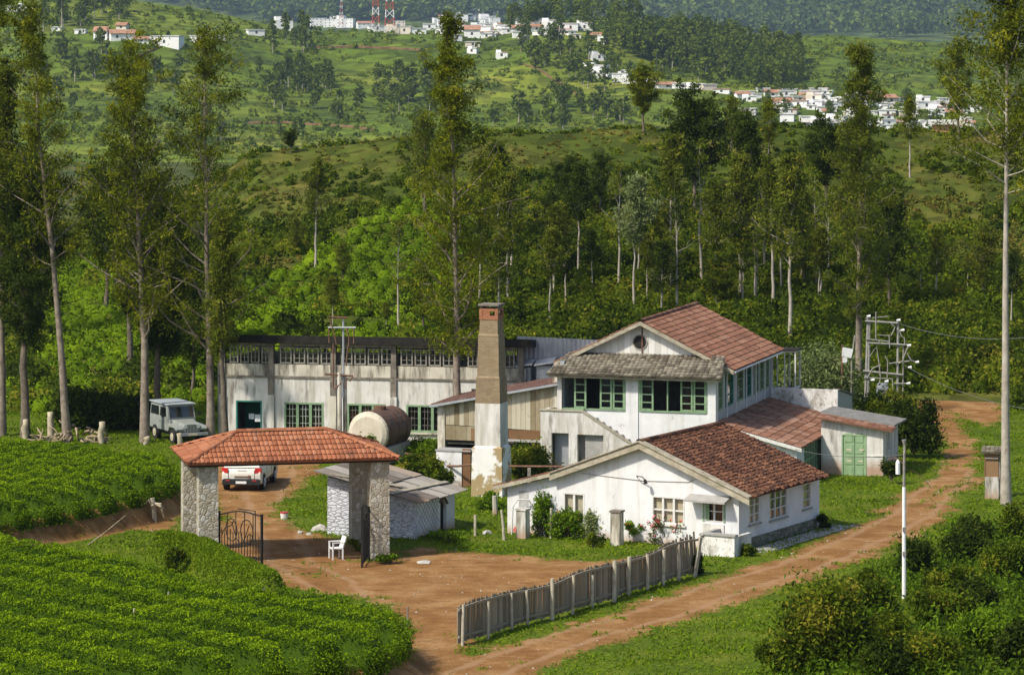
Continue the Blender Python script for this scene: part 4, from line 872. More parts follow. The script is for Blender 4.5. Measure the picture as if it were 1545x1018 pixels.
w.hexa([(-3.6, -.4, zz(-3.6)+.13), (-3.4, -.4, zz(-3.4)+.13), (-1.0, .8, zz(-1.0)+.13), (-1.1, 1.0, zz(-1.1)+.13), (-3.6, -.4, zz(-3.6)+.17), (-3.4, -.4, zz(-3.4)+.17), (-1.0, .8, zz(-1.0)+.17), (-1.1, 1.0, zz(-1.1)+.17)])
w.build('loose_plank', MT['barge'], r_)
# ------------------------------------------------------------------ gateway
gq = G(560, 842); YAWG = 13
ga = thing('gateway', 'stone gateway on four river stone pillars under a bright orange hipped tile roof', 'gateway', (gq.x, gq.y, 0), R(YAWG))
# local: x from right pillar to the left negative, y back
PX = [(-6.35, 0), (.28, 0), (-6.50, 3.6), (.20, 3.6)]
for x, y in PX:
    w = MB(); w.frustum(x, y, -.6, 3.86, .76, .73); w.build('pillar', MT['rubble'], ga)
w = MB(); w.box(-7.1, .66, -.14, .14, 3.86, 3.98); w.box(-7.1, .66, 3.46, 3.74, 3.86, 3.98)
w.box(-6.56, -6.28, .14, 3.46, 3.86, 3.98); w.box(.14, .42, .14, 3.46, 3.86, 3.98); w.build('lintel_beam', MT['dark_conc'], ga)
ex0, ex1, ey0, ey1, ez = -7.2, .98, -.66, 4.25, 3.92; rz_ = 4.80; ym = (ey0+ey1)/2; rx0, rx1 = -4.95, -1.45
w = MB(); rg = random.Random(31); kw = dict(cw=.175, rh=.42, rib=.018, lift=.05, jit=.006, slip=.008)
def hip(o, e, LE, r0, r1, apex_run):
    up = Vector((-e[1], e[0], 0))*apex_run+Vector((0, 0, rz_-ez)); T = up.length
    tiles(w, rg, o, e, up, T, lambda t: r0*t/T, lambda t: LE-(LE-r1)*t/T, **kw)
hip((ex0, ey0, ez), (1, 0, 0), ex1-ex0, rx0-ex0, rx1-ex0, ym-ey0)
hip((ex1, ey1, ez), (-1, 0, 0), ex1-ex0, ex1-rx1, ex1-rx0, ey1-ym)
hip((ex1, ey0, ez), (0, 1, 0), ey1-ey0, ym-ey0, ym-ey0, ex1-rx1)
hip((ex0, ey1, ez), (0, -1, 0), ey1-ey0, ey1-ym, ey1-ym, rx0-ex0)
ridgecap(w, rg, (rx0, ym, rz_+.05), (rx1, ym, rz_+.05), .12, .38)
for cx_, cy_, r_ in ((ex0, ey0, rx0), (ex0, ey1, rx0), (ex1, ey0, rx1), (ex1, ey1, rx1)): ridgecap(w, rg, (cx_, cy_, ez+.06), (r_, ym, rz_+.05), .10, .36)
rf = w.build('roof', MT['tile_gate'], ga)
w = MB(); w.box(ex0+.1, ex1-.1, ey0+.1, ey0+.14, ez-.14, ez-.05); w.box(ex0+.1, ex1-.1, ey1-.14, ey1-.1, ez-.14, ez-.05); w.box(ex0+.1, ex0+.14, ey0+.14, ey1-.14, ez-.14, ez-.05); w.box(ex1-.14, ex1-.1, ey0+.14, ey1-.14, ez-.14, ez-.05); w.build('fascia', MT['tar'], rf)
def leaf(hx, hy, ang, Ln, mir, full):
    r_ = bpy.data.objects.new('gate_leaf', None); COL.objects.link(r_); r_.parent = ga; r_.location = (hx, hy, 0); r_.rotation_euler = (0, 0, ang)
    h = MB(); h.tint = .5
    for x, z1 in ((0, 2.05), (Ln, 2.3)): h.box(x-.04, x+.04, -.04, .04, -.1, z1)
    arch = lambda x: 1.95+.35*math.sin(math.pi*min(1, x/Ln*.75)) if x < Ln*.8 else 2.28
    h.tube([(Ln*k/14, 0, arch(Ln*k/14)-.05) for k in range(15)], .03, 6); h.tube([(0, 0, .12), (Ln, 0, .12)], .03, 6); h.tube([(Ln*.45, 0, 2.3), (Ln*.85, 0, 2.36), (Ln*.85, 0, 1.2)], .022, 5)
    h.build('frame', MT['black_iron'], r_)
    b = MB(); n = 15
    for k in range(1, n):
        x = Ln*k/n; z1 = (1.35+.12*math.sin(k*1.9)) if k % 3 else arch(x)-.06
        b.tube([(x, 0, .1), (x, 0, z1)], .018, 5)
    b.build('bars', MT['black_iron'], r_)
    s = MB()
    for cx_, cz, rr_ in ((Ln*.30, 1.45, .42), (Ln*.66, 1.50, .46)):
        s.tube([(cx_+rr_*math.cos(a), -.01, cz+rr_*math.sin(a)) for a in np.linspace(0, 2*math.pi, 19)], .02, 5)
    s.tube([(Ln*(.06+.3*t), 0, 1.15+.75*t+.1*math.sin(6*t)) for t in np.linspace(0, 1, 9)], .02, 5)
    s.tube([(Ln*(.3+.4*t), 0, 1.75-.75*math.sin(math.pi*t)) for t in np.linspace(0, 1, 11)], .02, 5)
    s.tube([(Ln*.72+.28*math.cos(a)*(1-a/9), 0, 1.2+.3*math.sin(a)*(1-a/9)) for a in np.linspace(0, 7, 16)], .018, 5)
    s.build('scrollwork', MT['black_iron'], r_)
leaf(-5.93, -.2, R(-55-YAWG), 3.2, 1, 1)
leaf(-.14, -.25, R(-95-YAWG), 1.9, -1, 0)
# ------------------------------------------------------------------ water tank
tq = G(583, 690); tk = thing('water_tank', 'cylindrical water tank with cream end and rusty brown barrel in front of the factory', 'tank', (AT(555, 700, 151).x, 151, -.5), R(-20))
w = MB(); w.tube([(0, .1, 2.0), (0, 3.0, 2.0)], 1.02, 28); t_ = w.build('barrel', MT['tank_rust'], tk)
for k in (.5, 1.5, 2.5): 
    w = MB(); w.tube([(0, k-.05, 2.0), (0, k+.05, 2.0)], 1.035, 28); w.build('band', MT['rust'], t_)
w = MB(); w.tube([(0, -.12, 2.0), (0, -.02, 2.0), (0, .1, 2.0)], [.80, .98, 1.04], 28); w.build('end_cap', MT['tank_white'], tk)
w = MB(); w.box(-.75, .75, .4, .75, -.3, 1.25); w.box(-.75, .75, 2.3, 2.65, -.3, 1.25); w.box(-1.0, 1.0, .2, 2.9, .6, 1.35); w.build('cradle', MT['tank_grey'], tk)
w = MB(); w.tube([(0, 1.5, 3.0), (0, 1.5, 3.16)], .3, 12); w.build('hatch', MT['rust'], tk)
pp = thing('steam_pipe', 'rusty twin pipes running from the tank to the chimney', 'pipe', tuple(AT(640, 690, 146)))
o_ = Vector(pp.location); w = MB()
A = [AT(612, 684, 150), AT(648, 689, 147), AT(678, 692, 145.5), AT(690, 686, 145)]; w.tube([p-o_ for p in A], .06, 8)
w.build('upper_pipe', MT['rust'], pp); w = MB(); A = [AT(658, 702, 144), AT(690, 703, 142.6), AT(716, 700, 141)]; w.tube([p-o_ for p in A], .05, 8); A = [AT(660, 690, 144.5), AT(664, 683, 144.5), AT(680, 681, 144)]; w.tube([p-o_ for p in A], .04, 8)
w.tube([AT(692, 683, 144)-o_, AT(692, 738, 144)-o_], .05, 8); w.build('lower_pipe', MT['rust'], pp)
p2 = thing('handrail_pipe', 'long thin pipe rail right of the chimney crossing the bushes', 'pipe', tuple(AT(800, 704, 139))); o_ = Vector(p2.location); w = MB()
w.tube([AT(768, 703, 140)-o_, AT(850, 703.5, 138)-o_], .045, 8); w.build('rail', MT['rust'], p2); w = MB(); w.box(-.12, .02, -.05, .07, -1.7, -.05); w.build('post', MT['wood_grey'], p2)
# ------------------------------------------------------------------ poles and wires
up_ = thing('utility_pole', 'rusty cross armed utility pole standing in front of the long factory', 'pole', tuple(AT(517, 690, 152.5)))
b_ = Vector(up_.location); s_ = 152.5/F_PX
def LP(x, y, d=0): return ((x-517)*s_, d, CAM_H-(y-HZ)*s_-b_.z)
w = MB(); w.tube([LP(513, 705), LP(512, 562)], .11, 8); w.tube([LP(521, 705, .15), LP(520, 568, .15)], .10, 8); w.build('post', MT['cream_stained'], up_)
w = MB(); w.tube([LP(518, 600, .05), LP(518, 482, .05)], .05, 8); w.build('mast', MT['zinc'], up_)
for a, b, m in (((490, 564), (533, 567), 'rust'), ((495, 494), (537, 494), 'zinc'), ((497, 478), (524, 479), 'rust')):
    w = MB(); w.tube([LP(*a, -.05), LP(*b, -.05)], .05, 6); w.build('crossarm', MT[m], up_)
w = MB()
for pts in (((497, 480), (504, 500), (508, 520)), ((523, 494), (527, 512), (522, 552)), ((496, 494), (497, 517)), ((534, 494), (534, 518)), ((533, 567), (528, 575), (523, 570), (522, 586)), ((504, 586), (512, 580), (516, 576)), ((503, 518), (503, 585))): w.tube([LP(x, y, -.08) for x, y in pts], .035, 5)
w.build('hanging_conductor', MT['rust'], up_)
lpq = hit(1364, 903); lp = thing('lamp_pole', 'slim white pole with a meter and dangling wires standing among the roadside shrubs', 'pole', (lpq.x, lpq.y, lpq.z-.2))
k = lpq.y/F_PX
w = MB(); w.tube([(0, 0, 0), (0, 0, 4.1)], [.075, .065], 10); w.build('post', MT['plain_white'], lp)
w = MB(); w.tube([(0, 0, 4.1), (.0, 0, 4.75), (.02, 0, 5.55), (.0, 0, 5.75)], [.05, .05, .04, .09], 8); w.build('upper_rod', MT['wood_grey'], lp)
w = MB(); w.tube([(-.22, -.05, 4.55), (-.22, -.05, 4.95)], .08, 8); w.tube([(-.22, -.05, 4.95), (-.22, -.05, 5.06)], [.08, .03], 8); w.build('lantern', MT['plain_white'], lp)
w = MB(); w.tube([(0, 0, 4.6), (-.12, -.03, 4.75), (-.22, -.05, 5.0)], .014, 5); w.tube([(0, 0, 4.9), (-.3, .1, 5.1), (-.55, .1, 5.05)], .02, 5); w.tube([(0, 0, 4.75), (.4, .2, 4.6), (.8, .3, 4.3), (1.0, .3, 4.0)], .012, 5); w.build('bracket', MT['rust'], lp)
for z in (2.55, 1.7):
    w = MB(); w.box(-.06, .06, -.11, -.075, z, z+.15); w.build('clamp', MT['wood_grey'], lp)
fp = thing('floodlight_mast', 'pair of thin poles with a white floodlight box behind the stained parapet', 'lamp', tuple(AT(1269, 640, 165))); b_ = Vector(fp.location); k = 165/F_PX
def LQ(x, y, d=0): return ((x-1269)*k, d, -(y-640)*k)
w = MB(); w.tube([LQ(1269, 640), LQ(1271, 520)], .045, 8); w.build('pole', MT['rust'], fp)
w = MB(); w.tube([LQ(1284, 635), LQ(1285, 540), LQ(1290, 506)], .045, 8); w.build('pole', MT['wood_grey'], fp)
w = MB(); c = [LQ(1271, 524, -.1), LQ(1287, 527, -.1), LQ(1284, 540, -.1), LQ(1270, 537, -.1)]
w.hexa([c[3], c[2], (c[2][0], .2, c[2][2]), (c[3][0], .2, c[3][2]), c[0], c[1], (c[1][0], .25, c[1][2]), (c[0][0], .25, c[0][2])]); w.build('floodlight', MT['plain_white'], fp)
w = MB(); a = LQ(1271, 538); w.box(a[0], a[0]+.24, -.08, .1, a[2]-.3, a[2]); w.build('ballast_box', MT['plain_white'], fp)
hf = thing('transformer_frame', 'tangled double pole transformer frame with grey crossbars beyond the annex', 'electrical frame', tuple(AT(1335, 618, 172))); k = 172/F_PX
def LH(x, y, d=0): return ((x-1335)*k, d, -(y-618)*k)
for x0, y0, x1, y1, m in ((1305, 605, 1310, 477, 'steel_grey'), (1309, 605, 1312, 482, 'steel_grey'), (1354, 608, 1355, 483, 'steel_grey'), (1362, 604, 1363, 520, 'wood_grey')):
    w = MB(); w.tube([LH(x0, y0+14), LH(x1, y1)], .07 if x0 < 1360 else .045, 8); w.build('pole', MT[m], hf)
for x0, y0, x1, y1, r in ((1305, 484, 1354, 487, .09), (1306, 511, 1342, 515, .05), (1310, 517, 1371, 520, .08), (1302, 559, 1361, 565, .09), (1303, 569, 1345, 571, .05), (1347, 578, 1372, 578, .05), (1305, 480, 1340, 477, .035), (1324, 505, 1343, 506, .035), (1341, 548, 1372, 544, .05)):
    w = MB(); w.tube([LH(x0, y0, -.12), LH(x1, y1, -.12)], r*.72, 6); w.build('crossbar', MT['steel_grey'], hf)
w = MB()
for pts in (((1321, 470), (1321, 510), (1327, 516)), ((1344, 506), (1350, 493), (1344, 488)), ((1311, 538), (1322, 522), (1326, 548), (1328, 570), (1325, 582)), ((1335, 536), (1339, 545), (1338, 572)), ((1356, 497), (1360, 507), (1364, 510), (1365, 520)), ((1371, 520), (1366, 530), (1361, 544), (1355, 548)), ((1368, 532), (1374, 543), (1382, 546)), ((1308, 570), (1316, 555), (1328, 550)), ((1341, 506), (1342, 524)), ((1346, 570), (1347, 590))): w.tube([LH(x, y, -.16) for x, y in pts], .032, 5)
w.build('conductor', MT['steel_grey'], hf)
for x, y in ((1371, 521), (1383, 546), (1372, 554), (1355, 483), (1310, 477), (1361, 498), (1337, 575), (1316, 573), (1370, 578)): w = MB(); a = LH(x, y, -.16); w.tube([(a[0]-.1, a[1], a[2]), (a[0]+.1, a[1], a[2]+.02)], [.05, .08], 8); w.build('insulator', MT['plain_white'], hf)
w = MB(); a = LH(1322, 603, -.3); w.box(a[0], a[0]+.6, -.55, -.05, a[2], a[2]+.75); w.tube([(a[0]+.3, -.3, a[2]+.75), (a[0]+.3, -.3, a[2]+.92)], .28, 10)
for q in range(6): w.box(a[0]+.02+q*.1, a[0]+.06+q*.1, -.63, -.55, a[2]+.1, a[2]+.65)
w.build('transformer', MT['zinc'], hf)
for x, y, ww, hh in ((1333, 613, .42, .45), (1345, 612, .3, .28), (1360, 614, .36, .38), (1326, 610, .25, .25)):
    w = MB(); a = LH(x, y, -.5); w.box(a[0], a[0]+ww, -.75, -.45, a[2], a[2]+hh); w.build('switch_box', MT['plain_white'], hf)
def wire(label, a, b, sag=.3, r=.016):
    a, b = Vector(a), Vector(b); w = MB(); o = tag(w_build(w, a, b, sag, r), label, 'wire'); return o
def w_build(w, a, b, sag, r):
    w.tube([a.lerp(b, t)-a-Vector((0, 0, sag*4*t*(1-t))) for t in np.linspace(0, 1, 9)], r, 5); return w.build('overhead_wire', MT['wire'], None, loc=tuple(a))
wire('wire strung from the bungalow roof corner to the slim white pole', AT(1198, 677, 146), AT(1363, 686, lpq.y), .2, .012)
wire('upper wire leaving the transformer frame towards the tall pale trunk', AT(1356, 488, 172), AT(1560, 508, 165), .4, .013)
wire('lower wire leaving the transformer frame towards the right edge', AT(1366, 552, 172), AT(1600, 622, 150), .5, .013)
# ------------------------------------------------------------------ post box shelter on the right
bq = hit(1497, 752); bx = thing('brick_post', 'brown cabinet on a white base under a tiled cap beside the tall pale trunk', 'cabinet', tuple(bq), R(-12))
w = MB(); w.box(-.3, .3, -.25, .25, -.3, .95); w.build('base', MT['white_stained'], bx)
w = MB(); w.box(-.27, .29, -.22, .23, .95, 2.0); w.box(-.33, -.27, -.24, .23, .95, 2.05); p_ = w.build('cabinet', MT['plank_brown'], bx)
w = MB(); w.box(-.3, .28, -.3, -.22, 1.75, 1.8); w.box(.31, .36, -.2, .2, .1, 2.0); w.build('shelf', MT['wood_grey'], p_)
w = MB(); tiles(w, random.Random(1), (-.45, -.42, 2.05), (1, 0, 0), (0, 1, .18), .9, lambda t: 0, lambda t: .95, .19, .3, rib=.02); w.build('cap_roof', MT['tile_grey'], bx)
# ------------------------------------------------------------------ fence
f0 = G(692, 974); f1 = G(1052, 866); fd_ = (f1-f0); FL = fd_.length; fa = math.atan2(fd_.y, fd_.x)
fe = thing('pale_fence', 'leaning grey pale fence along the dirt track in front of the bungalow', 'fence', tuple(f0), fa)
fz = lambda a: 1.30+.07*math.sin(a*.9)+.10*(a/FL)
fb = lambda a: .09*math.sin(a*.55)+.06*math.sin(a*1.7+1)
rg = random.Random(77); w = MB(); n = 128
for i in range(n):
    a = FL*i/n; b = a+FL/n-.004; end = max(0, (i-n*.86)/(n*.14)); d = rg.uniform(-.008, .008); t = rg.uniform(-.02, .02)+end*.12
    z = fz(a)+rg.uniform(-.05, .04)+end*rg.uniform(-.15, .25); z0 = .06+rg.uniform(0, .06); ln = rg.uniform(-.006, .006)+end*rg.uniform(-.1, .12); o0 = fb(a)
    w.hexa([(a, o0+d-.011, z0), (b, o0+d-.011, z0), (b, o0+d+.011, z0), (a, o0+d+.011, z0), (a+ln, o0+d-.011+t, z), (b+ln-.01, o0+d-.011+t, z-.015), (b+ln-.01, o0+d+.011+t, z-.015), (a+ln, o0+d+.011+t, z)], rg.random())
w.build('pales', MT['pale_wood'], fe)
for zr_ in (.24, 1.12):
    w = MB()
    for k in range(24):
        a, b = FL*k/24, FL*(k+1)/24; ya, yb = fb(a), fb(b); za, zb_ = (zr_ if zr_ < 1 else fz(a)-.16), (zr_ if zr_ < 1 else fz(b)-.16)
        w.hexa([(a, ya-.075, za), (b, yb-.075, zb_), (b, yb-.028, zb_), (a, ya-.028, za), (a, ya-.075, za+.085), (b, yb-.075, zb_+.085), (b, yb-.028, zb_+.085), (a, ya-.028, za+.085)], .45)
    w.build('rail', MT['pale_wood'], fe)
def fs(x, y=None):
    y = np.interp(x, [692, 1052], [974, 866]); g = G(x, y); return (g-f0).dot(fd_.normalized())
for x, hh, r, ln in ((694, 1.34, .055, .1), (732, 1.22, .05, .02), (771, 1.25, .05, .02), (794, 1.2, .055, -.03), (825, 1.42, .075, .03), (857, 1.32, .06, .08), (885, 1.15, .06, .04), (917, 1.45, .09, .08), (945, 1.40, .085, .06), (972, 1.30, .07, .06), (997, 1.30, .075, .1), (1023, 1.25, .075, .02)):
    a = fs(x); w = MB(); q = fb(a)-.15; w.tube([(a, q, -.25), (a+ln*.5, q+rg.uniform(-.02, .02), hh*.5), (a+ln, q+rg.uniform(-.01, .04), hh)], [r, r*.95, r*.9], 8); w.build('post', MT['post_wood'], fe)
a = FL-.25; w = MB(); w.hexa([(a-.55, -.3, .0), (a-.35, -.3, .0), (a-.35, -.24, .0), (a-.55, -.24, .0), (a+.1, -.2, 1.4), (a+.3, -.2, 1.4), (a+.3, -.14, 1.4), (a+.1, -.14, 1.4)]); w.build('brace', MT['post_wood'], fe)
w = MB(); w.box(FL-.02, FL+.07, -.12, -.04, -.2, 1.4); w.build('post', MT['post_wood'], fe)
# ------------------------------------------------------------------ yard furniture
def pillar(label, x, y, ww, hh, m, ry=0):
    q = G(x, y); t = thing('gate_post', label, 'post', tuple(q), R(-25)); w = MB(); w.frustum(0, 0, -.2, hh, ww, ww*.96); w.build('shaft', MT[m], t, bevel=.015)
    w = MB(); w.box(-ww/2-.03, ww/2+.03, -ww/2-.03, ww/2+.03, hh, hh+.07); w.build('cap', MT['dark_conc' if m != 'white_stained' else 'white_stained'], t)
pillar('stained cream gate post in front of the flower bed', 931, 823, .42, 1.34, 'cream_stained')
pillar('white gate post at the left end of the bungalow front', 789, 811, .44, 1.12, 'white_stained')
def stick(label, x, y, pts, r, m='post_wood', name='wooden_stake', cat='stake'):
    q = G(x, y); w = MB(); w.tube(pts, r, 7); return tag(w.build(name, MT[m], None, loc=tuple(q)), label, cat)
stick('leaning pale stake left of the bungalow garden', 761, 814, [(0, 0, -.2), (-.05, 0, .6), (-.12, 0, 1.2)], [.07, .06, .05])
stick('short pale stake on the grass below the chimney', 717, 808, [(0, 0, -.2), (0, 0, .85)], [.06, .055])
stick('thin upright stake beside the sapling in the garden', 831, 811, [(0, 0, -.2), (.02, 0, 1.2)], [.06, .05])
stick('short stake under the sapling', 822, 808, [(0, 0, -.2), (-.03, 0, .7)], [.07, .06])
stick('small white stake by the grass left of the fence', 748, 778, [(0, 0, -.2), (-.05, 0, .85)], [.13, .10], 'white_stained')
q = G(785, 806); w = MB(); w.tube([(-.35, 0, .0), (-.3, 0, 1.15), (-.1, 0, 1.42), (.35, 0, 1.4), (.6, .1, .9), (.62, .1, .5)], .035, 6); tag(w.build('water_pipe', MT['wood_white'], None, loc=tuple(q)), 'bent pipe arching over the white gate post', 'pipe')
# plastic chair
cq = G(507, 843); pc = thing('garden_chair', 'white plastic garden chair facing left inside the gateway', 'chair', tuple(cq), R(110))
w = MB(); w.box(-.24, .24, -.22, .22, .40, .44); w.build('seat', MT['plain_white'], pc, bevel=.01)
w = MB(); w.hexa([(-.24, -.24, .44), (.24, -.24, .44), (.24, -.20, .44), (-.24, -.20, .44), (-.25, -.36, .88), (.25, -.36, .88), (.25, -.32, .88), (-.25, -.32, .88)]); w.build('backrest', MT['plain_white'], pc)
for x in (-.26, .26):
    w = MB(); w.box(x-.03, x+.03, -.26, .22, .64, .68); w.box(x-.025, x+.025, .16, .22, .44, .64); w.build('armrest', MT['plain_white'], pc)
    for y in (-.2, .2):
        w = MB(); w.frustum(x*.92, y, -.05, .40, .05, .06); w.build('leg', MT['plain_white'], pc)
# SUV
sq_ = G(364, 742); sv = thing('parked_car', 'cream white five door car seen from behind through the gateway', 'car', (sq_.x, sq_.y, 0), R(-6))
w = MB(); hw = .89
prof_ = [(.10, .34), (.02, .52), (0, .80), (.05, 1.02), (.3, 1.08), (3.1, 1.06), (3.9, .98), (4.3, .85), (4.38, .6), (4.3, .34)]
w.extr(prof_, lambda y, z: (-hw*(1-.04*(z > .9)), y, z), lambda y, z: (hw*(1-.04*(z > .9)), y, z)); body = w.build('body', MT['car_white'], sv, bevel=.05, smooth=True)
w = MB(); w.hexa([(-.84, .06, 1.05), (.84, .06, 1.05), (.84, 3.1, 1.05), (-.84, 3.1, 1.05), (-.66, .42, 1.62), (.66, .42, 1.62), (.66, 2.35, 1.64), (-.66, 2.35, 1.64)]); w.build('cabin', MT['car_white'], sv, bevel=.06, smooth=True)
w = MB(); w.hexa([(-.70, .13, 1.10), (.70, .13, 1.10), (.70, .20, 1.10), (-.70, .20, 1.10), (-.58, .36, 1.52), (.58, .36, 1.52), (.58, .43, 1.52), (-.58, .43, 1.52)]); w.build('rear_window', MT['car_glass'], sv)
for sx in (-1, 1):
    for y0, y1 in ((.55, 1.45), (1.55, 2.55)):
        w = MB(); a, b = .845, .70
        w.hexa([(sx*(a-.03), y0-.1, 1.13), (sx*(a+.006), y0-.1, 1.13), (sx*(a+.006), y1, 1.13), (sx*(a-.03), y1, 1.13), (sx*(b-.03), y0+.12, 1.52), (sx*(b+.012), y0+.12, 1.52), (sx*(b+.012), y1-.15, 1.52), (sx*(b-.03), y1-.15, 1.52)]); w.build('side_window', MT['car_glass'], sv)
    w = MB(); w.hexa([(sx*.60, -.015, .84), (sx*.895, .03, .84), (sx*.895, .25, .84), (sx*.60, .1, .84), (sx*.62, .0, 1.06), (sx*.88, .05, 1.06), (sx*.88, .25, 1.06), (sx*.62, .1, 1.06)]); w.build('tail_light', MT['red_lamp'], sv)
    w = MB(); w.box(sx*.6-.09, sx*.6+.09, -.055, 0, .50, .54); w.build('reflector', MT['red_lamp'], sv)
    for y in (.78, 3.45):
        w = MB(); w.tube([(sx*.70, y, .345), (sx*.905, y, .345)], .345, 22); t_ = w.build('wheel', MT['tyre'], sv)
        w = MB(); w.tube([(sx*.90, y, .345), (sx*.925, y, .345)], .225, 16)
        for q in range(5): a = q*2*math.pi/5; w.tube([(sx*.92, y, .345), (sx*.935, y+.2*math.cos(a), .345+.2*math.sin(a))], .035, 5)
        w.build('rim', MT['alloy'], t_)
        w = MB(); w.extr([(y+.42*math.cos(a), max(.30, .345+.42*math.sin(a))) for a in np.linspace(-.1, math.pi+.1, 14)], lambda p, z: (sx*.70, p, z), lambda p, z: (sx*.897, p, z)); w.build('wheel_arch', MT['car_trim'], sv)
w = MB(); w.box(-.86, .86, -.05, .12, .32, .56); bp = w.build('bumper', MT['car_trim'], sv, bevel=.02)
w = MB(); w.box(-.24, .24, -.066, -.055, .38, .49); w.build('number_plate', MT['plain_white'], bp)
w = MB(); w.box(-.32, .42, -.02, -.006, .66, .71); w.box(.3, .42, -.022, -.006, .62, .75); w.build('tailgate_trim', MT['rust'], sv)
w = MB(); w.box(-.80, .80, -.008, .02, .575, .587); w.box(-.592, -.582, -.012, .03, .59, .98); w.box(.582, .592, -.012, .03, .59, .98); w.build('tailgate_seam', MT['car_trim'], sv)
for sx in (-1, 1):
    for y in (1.5, 2.62):
        w = MB(); w.box(min(sx*.885, sx*.894), max(sx*.885, sx*.894), y, y+.012, .48, 1.0); w.build('door_seam', MT['car_trim'], sv)
    w = MB(); w.box(min(sx*.89, sx*.905), max(sx*.89, sx*.905), 1.2, 3.05, .36, .46); w.build('side_sill', MT['car_trim'], sv)
w = MB(); w.tube([(-.2, -.012, 1.0), (.2, -.012, 1.0)], .012, 5); w.build('tailgate_handle', MT['alloy'], sv)
# jeep
jq = G(268, 666); jp = thing('jeep', 'grey hardtop jeep facing right under the tall trees', 'jeep', (jq.x, jq.y+.3, 0), R(207))
w = MB(); w.box(-.76, .76, -2.05, .45, .58, 1.18); w.box(-.70, .70, .45, .62, .6, 1.15); w.build('body', MT['jeep'], jp, bevel=.03)
w = MB(); w.hexa([(-.56, .60, .62), (.56, .60, .62), (.45, 1.86, .62), (-.45, 1.86, .62), (-.56, .60, 1.16), (.56, .60, 1.16), (.43, 1.84, 1.04), (-.43, 1.84, 1.04)]); w.build('hood', MT['jeep'], jp, bevel=.05)
w = MB(); w.hexa([(-.75, -2.04, 1.18), (.75, -2.04, 1.18), (.75, .48, 1.18), (-.75, .48, 1.18), (-.70, -2.0, 1.86), (.70, -2.0, 1.86), (.70, .30, 1.86), (-.70, .30, 1.86)]); hd = w.build('hardtop', MT['jeep'], jp, bevel=.02)
w = MB(); w.box(-.77, .77, -2.1, .46, 1.862, 1.93); w.build('roof_panel', MT['jeep_roof'], hd, bevel=.02)
w = MB(); w.hexa([(-.64, .455, 1.24), (.64, .455, 1.24), (.64, .485, 1.24), (-.64, .485, 1.24), (-.62, .31, 1.76), (.62, .31, 1.76), (.62, .345, 1.76), (-.62, .345, 1.76)]); w.build('windscreen', MT['car_glass'], jp)
for sx in (-1, 1):
    for y0, y1 in ((-1.9, -.85), (-.62, .15)):
        w = MB(); w.hexa([(sx*.72, y0, 1.28), (sx*.752, y0, 1.28), (sx*.752, y1+.1, 1.28), (sx*.72, y1+.1, 1.28), (sx*.70, y0, 1.72), (sx*.722, y0, 1.72), (sx*.722, y1, 1.72), (sx*.70, y1, 1.72)]); w.build('side_window', MT['car_glass'], jp)
    w = MB(); w.box(sx*.75, sx*.768, -.72, .42, .62, 1.24) if sx > 0 else w.box(-.768, -.75, -.72, .42, .62, 1.24); d_ = w.build('door', MT['jeep'], jp); w = MB(); w.box(min(sx*.768, sx*.785), max(sx*.768, sx*.785), -.62, -.48, 1.0, 1.03); w.build('handle', MT['car_trim'], d_)
    w = MB(); w.extr([(.42, .60), (.55, .98), (1.75, .93), (1.9, .80), (1.85, .70), (1.5, .84), (.85, .84), (.68, .60)], lambda y, z: (sx*.46, y, z), lambda y, z: (sx*.82, y, z)); w.build('fender', MT['jeep'], jp, bevel=.02)
    w = MB(); w.tube([(sx*.34, 1.84, .93), (sx*.34, 1.90, .93)], [.10, .105], 14); w.build('headlight', MT['clear_lamp'], jp)
    for y in (-1.25, 1.22):
        w = MB(); w.tube([(sx*.56, y, .38), (sx*.80, y, .38)], .38, 20); t_ = w.build('wheel', MT['tyre'], jp)
        w = MB(); w.tube([(sx*.80, y, .38), (sx*.82, y, .38)], .20, 14); w.tube([(sx*.82, y, .38), (sx*.85, y, .38)], .08, 10); w.build('hub', MT['hub'], t_)
    w = MB(); w.tube([(sx*.78, .36, 1.3), (sx*.98, .42, 1.36)], .02, 5); w.box(sx*.98-.08, sx*.98+.08, .40, .43, 1.3, 1.48); w.build('mirror', MT['car_trim'], jp)
w = MB(); w.box(-.28, .28, 1.86, 1.885, .62, 1.0); g_ = w.build('grille', MT['car_trim'], jp); w = MB()
for k in range(7): w.box(-.26+k*.08, -.22+k*.08, 1.885, 1.9, .64, .98)
w.build('grille_bar', MT['jeep'], g_)
w = MB(); w.box(-.8, .8, 1.95, 2.05, .48, .62); b_ = w.build('bumper', MT['zinc'], jp); w = MB(); w.box(-.24, .24, 2.052, 2.062, .48, .60); w.build('number_plate', MT['curtain'], b_)
w = MB(); w.box(-.55, .55, -2.0, 1.7, .38, .58); w.build('chassis', MT['car_trim'], jp)
